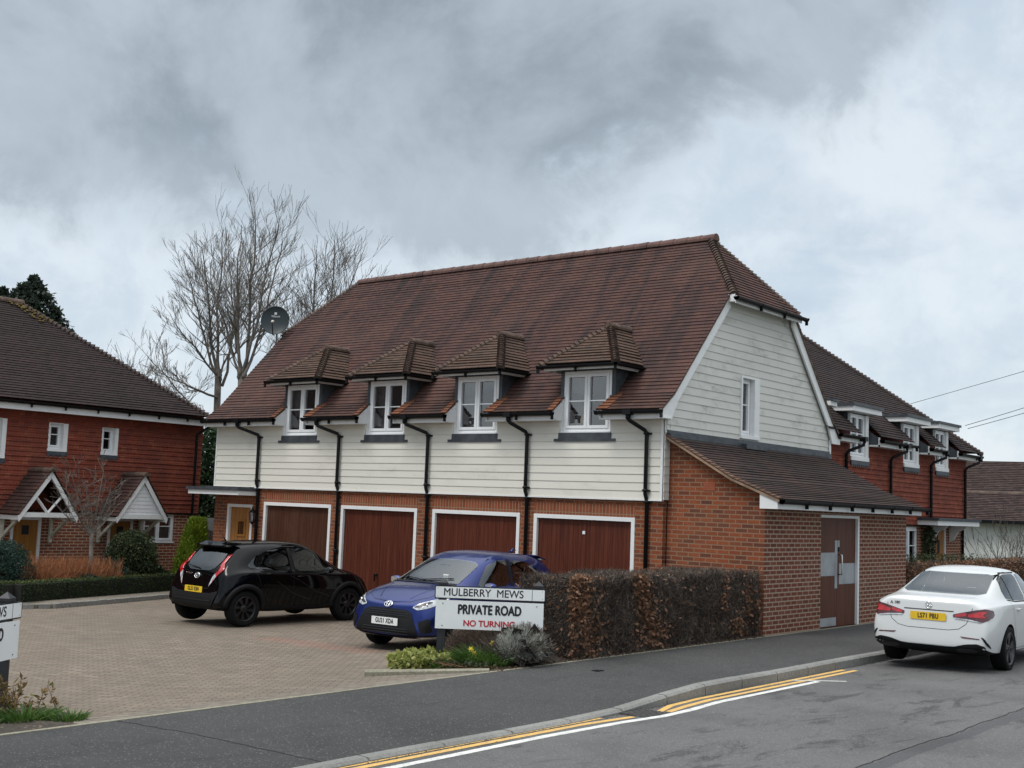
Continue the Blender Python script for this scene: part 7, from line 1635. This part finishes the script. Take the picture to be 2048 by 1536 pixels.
for sd, vw in ((1, 'right'), (-1, 'left')):
    decal('side_window', bv, [(.70, .975), (-.16, .99), (-.22, 1.38), (.0, 1.39), (.30, 1.30)], vw, MT['cglass_l'], bl, rnd=1, keep=.12)
    decal('rear_side_window', bv, [(-.28, .99), (-.95, 1.04), (-1.18, 1.10), (-1.0, 1.27), (-.75, 1.36), (-.32, 1.385)], vw, MT['cglass_l'], bl, rnd=1, keep=.15)
    line_decal('pillar_trim', bv, [(-.22, .985), (-.27, 1.40)], vw, .085, MT['blackplas'], bl, .006)
    line_decal('door_seam', bv, [(-.24, 1.0), (-.22, .6), (-.24, .30), (.74, .30), (.86, .6), (.80, .95)], vw, .006, MT['seam'], bl)
    line_decal('door_seam', bv, [(-.26, .30), (-.80, .30), (-1.02, .60), (-1.12, .95)], vw, .006, MT['seam'], bl)
    decal('sill_cladding', bv, [(.80, .23), (-1.0, .23), (-1.0, .29), (.80, .29)], vw, MT['blackplas'], bl, .006, rnd=0)
    for ay in (-1.37, 1.17): wheel(bl, sd * .765, ay, .31, .195, .21, MT['rim_grey'] if sd > 5 else MT['rim_silver'], 5, (.14, .14), sd, twist=0)
    mirror(bl, sd * .87, .62, 1.0, sd, MT['p_blue'], 1); handle(bl, bv, -.08, .86, sd, MT['p_blue']); handle(bl, bv, -.85, .90, sd, MT['p_blue'], .15)
decal('windscreen', bv, [(-.63, 1.045), (.63, 1.045), (.56, .36), (-.56, .36)], 'top', MT['cglass_l'], bl, .005, rnd=1, keep=.08)
line_decal('scuttle', bv, [(-.64, 1.06), (-.3, 1.10), (.3, 1.10), (.64, 1.06)], 'top', .06, MT['blackplas'], bl, .008)
mb = MB()
for a, b in (((.10, 1.06), (-.48, .92)), ((-.05, 1.08), (.50, .95))):
    P_ = []
    for k in range(6):
        t = k / 5; h = bv.ray_cast(V((a[0] + (b[0] - a[0]) * t, a[1] + (b[1] - a[1]) * t, 4)), V((0, 0, -1)))[0]; P_.append(h + V((0, 0, .02)))
    mb.tube(P_, .008, 5)
mb.build('wiper', MT['blackplas'], bl, local=True)
decal('grille', bv, [(-.34, .665), (.34, .665), (.47, .62), (.50, .55), (.56, .45), (.62, .31), (.52, .255), (-.52, .255), (-.62, .31), (-.56, .45), (-.50, .55), (-.47, .62)], 'front', MT['blackplas'], bl, .006, rnd=1, keep=.15)
for z_, w_ in ((.63, .36), (.60, .42), (.57, .43), (.38, .44), (.345, .46), (.31, .46)): line_decal('grille_bar', bv, [(-w_, z_), (w_, z_)], 'front', .012, MT['rim_black'], bl, .018)
line_decal('lower_lip', bv, [(-.58, .272), (0, .262), (.58, .272)], 'front', .022, MT['rim_grey'], bl, .018)
for f_ in (lambda p: p, mir):
    decal('headlamp', bv, f_([(.45, .70), (.55, .765), (.70, .83), (.815, .86), (.80, .78), (.70, .70), (.55, .665)]), 'front', MT['clear_lamp'], bl, .006, .04, rnd=1, keep=.14)
    decal('side_vent', bv, f_([(.60, .50), (.76, .56), (.78, .36), (.66, .33)]), 'front', MT['blackplas'], bl, .006, .04, rnd=1, keep=.12)
    decal('headlamp_bezel', bv, f_([(.47, .705), (.56, .75), (.70, .80), (.70, .765), (.57, .705)]), 'front', MT['rim_grey'], bl, .009, .04, rnd=1)
    line_decal('bonnet_crease', bv, f_([(.30, 1.0), (.26, 1.4), (.20, 1.72)]) if False else [((x if f_ is not mir else -x), y) for x, y in ((.52, 1.12), (.44, 1.45), (.30, 1.74))], 'top', .010, MT['p_blue'], bl, .008)
    line_decal('bonnet_seam', bv, [((x if f_ is not mir else -x), y) for x, y in ((.70, 1.08), (.68, 1.4), (.58, 1.66), (.36, 1.80), (0, 1.85))], 'top', .006, MT['seam'], bl, .002)
    mb = MB(); h = bv.ray_cast(V(((-.66 if f_ is mir else .66), 5, .745)), V((0, -1, 0))); mb.tube([h[0] + V((0, .002, 0)), h[0] + V((0, .012, 0))], .028, 12); mb.build('lamp_projector', MT['chrome'], bl, local=True)
h = bv.ray_cast(V((0, 5, .475)), V((0, -1, 0))); plate_obj(bl, bv, h[0].y + .016, .475, .0, 'GU21 XDA', False, MT['plate_w'])
h = bv.ray_cast(V((0, 5, .72)), V((0, -1, 0))); oval_badge(bl, h[0] + h[1] * .014, h[1], 1.05)
mb = MB(); mb.tube([(0, -1.25, 1.47), (0, -1.32, 1.53), (0, -1.42, 1.50)], [.03, .018, .004], 6); mb.build('shark_fin', MT['p_blue'], bl, local=True)
mb = MB(); mb.prism([(-.56, -1.52, 1.36), (.56, -1.52, 1.36), (.54, -1.25, 1.435), (-.54, -1.25, 1.435)], (0, 0, .02)); mb.build('spoiler', MT['p_blue'], bl, bevel=.008, local=True)
# ---- white saloon at the kerb
wt = empty('parked_car', (4.95, 1.15, .270), math.radians(1.8), 'white saloon parked on the road against the kerb past the store door', 'car')
wt.scale = (.96, .96, .96)
st = [(-2.26, -2.20, -2.14, .38, .44, .45, .55, .60, .94, .44, .40, 1.0, .34, 1.03, 1.04),
      (-2.23, -2.16, -2.10, .32, .38, .78, .84, .60, .92, .74, .64, 1.0, .52, 1.035, 1.05),
      (-2.02, -1.96, -1.92, .24, .30, .85, .905, .62, .94, .84, .72, 1.015, .58, 1.055, 1.07),
      (-1.66, -1.62, -1.58, .22, .28, .85, .915, .62, .96, .88, .76, 1.02, .64, 1.06, 1.075),
      (-1.30, -1.26, -.82, .22, .28, .85, .915, .62, .97, .89, .78, 1.02, .58, 1.38, 1.42),
      (-.8, -.8, -.50, .20, .26, .84, .90, .62, .96, .89, .80, 1.0, .61, 1.42, 1.47),
      (-.1, -.1, -.08, .20, .26, .84, .89, .62, .94, .88, .80, .99, .62, 1.43, 1.485),
      (.6, .6, .28, .20, .26, .84, .89, .62, .93, .88, .80, .98, .61, 1.40, 1.45),
      (1.0, 1.0, .60, .20, .26, .84, .895, .62, .92, .88, .78, .97, .58, 1.31, 1.36),
      (1.28, 1.30, 1.28, .22, .28, .85, .905, .62, .92, .88, .75, .96, .62, 1.0, 1.02),
      (1.6, 1.58, 1.56, .22, .28, .85, .915, .62, .89, .86, .72, .94, .54, .97, .99),
      (1.95, 1.9, 1.86, .24, .30, .82, .88, .58, .82, .78, .66, .87, .48, .90, .91),
      (2.2, 2.14, 2.08, .28, .34, .70, .76, .5, .72, .66, .56, .76, .40, .79, .80),
      (2.28, 2.22, 2.16, .34, .40, .46, .5, .5, .67, .42, .38, .71, .30, .73, .74)]
body, bv = car_body('body', st, [(-1.295, .36, .325), (1.435, .36, .325)], MT['p_white'], wt, .84,
    [(1.0, .80), (1.15, .95), (.75, 1.22), (.30, 1.37), (-.45, 1.41), (-.85, 1.36), (-1.45, 1.06), (-1.55, .98), (-1.2, .80)], .57,
    [('side', chaikin([(.88, .98), (-.02, .99), (-.04, 1.375), (.20, 1.375), (.50, 1.29)], 1, .1)), ('side', chaikin([(-.09, .99), (-.80, 1.01), (-1.06, 1.04), (-1.04, 1.16), (-.88, 1.30), (-.62, 1.375), (-.11, 1.38)], 1, .12)),
     ('rear', chaikin([(-.62, 1.09), (.62, 1.09), (.54, 1.375), (-.54, 1.375)], 1, .08)), ('top', chaikin([(-.64, 1.26), (.64, 1.26), (.56, .60), (-.56, .60)], 1, .08))])
cabin(wt, .15, -.70, .74, MT['seat'], 1)
for sd, vw in ((1, 'right'), (-1, 'left')):
    decal('side_window', bv, [(.88, .98), (-.02, .99), (-.04, 1.375), (.20, 1.375), (.50, 1.29)], vw, MT['cglass_l'], wt, rnd=1, keep=.1)
    decal('rear_side_window', bv, [(-.09, .99), (-.80, 1.01), (-1.06, 1.04), (-1.04, 1.16), (-.88, 1.30), (-.62, 1.375), (-.11, 1.38)], vw, MT['cglass'], wt, rnd=1, keep=.12)
    line_decal('window_bar', bv, [(-.80, 1.0), (-.72, 1.35)], vw, .03, MT['seam'], wt, .006); line_decal('window_surround', bv, [(.92, .965), (-.05, .975), (-.8, .99), (-1.08, 1.02), (-1.05, 1.14), (-.90, 1.30), (-.62, 1.395), (.0, 1.395)], vw, .014, MT['seam'], wt, .005)
    line_decal('door_seam', bv, [(-.06, .98), (-.04, .6), (-.06, .30), (.95, .30), (1.05, .6), (1.0, .95)], vw, .006, MT['seam'], wt)
    line_decal('door_seam', bv, [(-.08, .30), (-.78, .30), (-.98, .62), (-1.12, 1.0)], vw, .006, MT['seam'], wt)
    for ay in (-1.295, 1.435): wheel(wt, sd * .795, ay, .325, .225, .235, MT['rim_grey'], 5, (.10, .14), sd, twist=0)
    mirror(wt, sd * .90, .78, 1.0, sd, MT['p_white']); handle(wt, bv, .05, .86, sd, MT['p_white']); handle(wt, bv, -.82, .88, sd, MT['p_white'], .17)
decal('rear_window', bv, [(-.62, 1.09), (.62, 1.09), (.54, 1.375), (-.54, 1.375)], 'rear', MT['cglass_l'], wt, .006, rnd=1, keep=.08)
decal('windscreen', bv, [(-.64, 1.26), (.64, 1.26), (.56, .60), (-.56, .60)], 'top', MT['cglass_l'], wt, .005, rnd=1, keep=.08)
LR = [(.35, .825), (.50, .865), (.66, .905), (.78, .925), (.84, .90), (.855, .83), (.82, .765), (.75, .735), (.60, .765), (.36, .78)]
for f_ in (lambda p: p, mir):
    t_l = decal('tail_lamp', bv, f_(LR), 'rear', MT['red_dark'], wt, .007, .04, rnd=1, keep=.12)
    decal('lamp_glow_bar', bv, f_([(.38, .825), (.54, .865), (.54, .81), (.39, .79)]), 'rear', MT['red_lamp'], t_l, .012, .04, rnd=1)
    decal('lamp_glow_bar', bv, f_([(.56, .84), (.72, .885), (.80, .885), (.75, .84), (.79, .80), (.70, .80), (.57, .80)]), 'rear', MT['red_lamp'], t_l, .012, .04, rnd=1, keep=.12)
    decal('lamp_base', bv, f_([(.38, .782), (.60, .768), (.74, .742), (.74, .728), (.60, .748), (.38, .765)]), 'rear', MT['clear_lamp'], t_l, .010, .04, rnd=0)
    decal('reflector', bv, f_([(.46, .525), (.72, .51), (.74, .495), (.50, .500)]), 'rear', MT['red_dark'], wt, .006, .04, rnd=0)
    decal('corner_vent', bv, f_([(.74, .54), (.79, .52), (.835, .42), (.84, .36), (.81, .42), (.78, .48)]), 'rear', MT['blackplas'], wt, .006, .04, rnd=1)
    decal('tailpipe_trim', bv, f_([(.40, .36), (.72, .37), (.66, .31), (.44, .31)]), 'rear', MT['rim_black'], wt, .022, .04, rnd=1)
decal('tail_lamp_side', bv, [(-2.14, .78), (-2.13, .92), (-1.98, .90), (-1.93, .86), (-1.98, .80)], 'right', MT['red_dark'], wt, .006, .04, rnd=1)
decal('diffuser', bv, [(-.80, .40), (-.70, .435), (-.55, .42), (-.36, .37), (.36, .37), (.55, .42), (.70, .435), (.80, .40), (.78, .30), (.66, .24), (-.66, .24), (-.78, .30)], 'rear', MT['blackplas'], wt, .010, rnd=1, keep=.12)
line_decal('boot_seam', bv, [(-.62, .93), (-.60, .84), (-.54, .70), (-.44, .625), (-.30, .60), (.30, .60), (.44, .625), (.54, .70), (.60, .84), (.62, .93)], 'rear', .007, MT['seam'], wt, .002)
line_decal('boot_crease', bv, [(-.36, .865), (.36, .865)], 'rear', .014, MT['rim_grey'], wt, .004)
line_decal('boot_lip', bv, [(-.60, 1.0), (-.3, 1.015), (.3, 1.015), (.60, 1.0)], 'rear', .012, MT['seam'], wt, .001) if False else None
h = bv.ray_cast(V((0, -5, .775)), V((0, 1, 0))); plate_obj(wt, bv, h[0].y - .012, .775, .0, 'LS71 PBU', True, MT['plate_y'])
h = bv.ray_cast(V((0, -5, .935)), V((0, 1, 0))); c, n_ = h[0] + h[1] * .010, h[1]; u_ = V((1, 0, 0)); v_ = u_.cross(n_) * -1; v_ = v_ if v_.z > 0 else -v_
mb = MB(); mb.tube(ring_path(c, u_, v_, .047, .047), .0045, 6)
for a in (90, 210, 330): d_ = u_ * math.cos(math.radians(a)) + v_ * math.sin(math.radians(a)); mb.tube([c, c + d_ * .046], [.009, .002], 5)
mb.build('badge', MT['chrome'], wt, local=True)
h = bv.ray_cast(V((-.50, -5, .935)), V((0, 1, 0))); me = text_mesh('model_lettering', 'A 180', .055, MT['rim_grey'], h[0] + h[1] * .006, (1, 0, 0), h[1], None, 1.1, .001); link('badge_lettering', me, wt, local=True)
for f_ in (lambda p: p, mir): decal('headlamp', bv, f_([(.42, .68), (.60, .76), (.78, .80), (.76, .70), (.56, .64)]), 'front', MT['clear_lamp'], wt, .006)
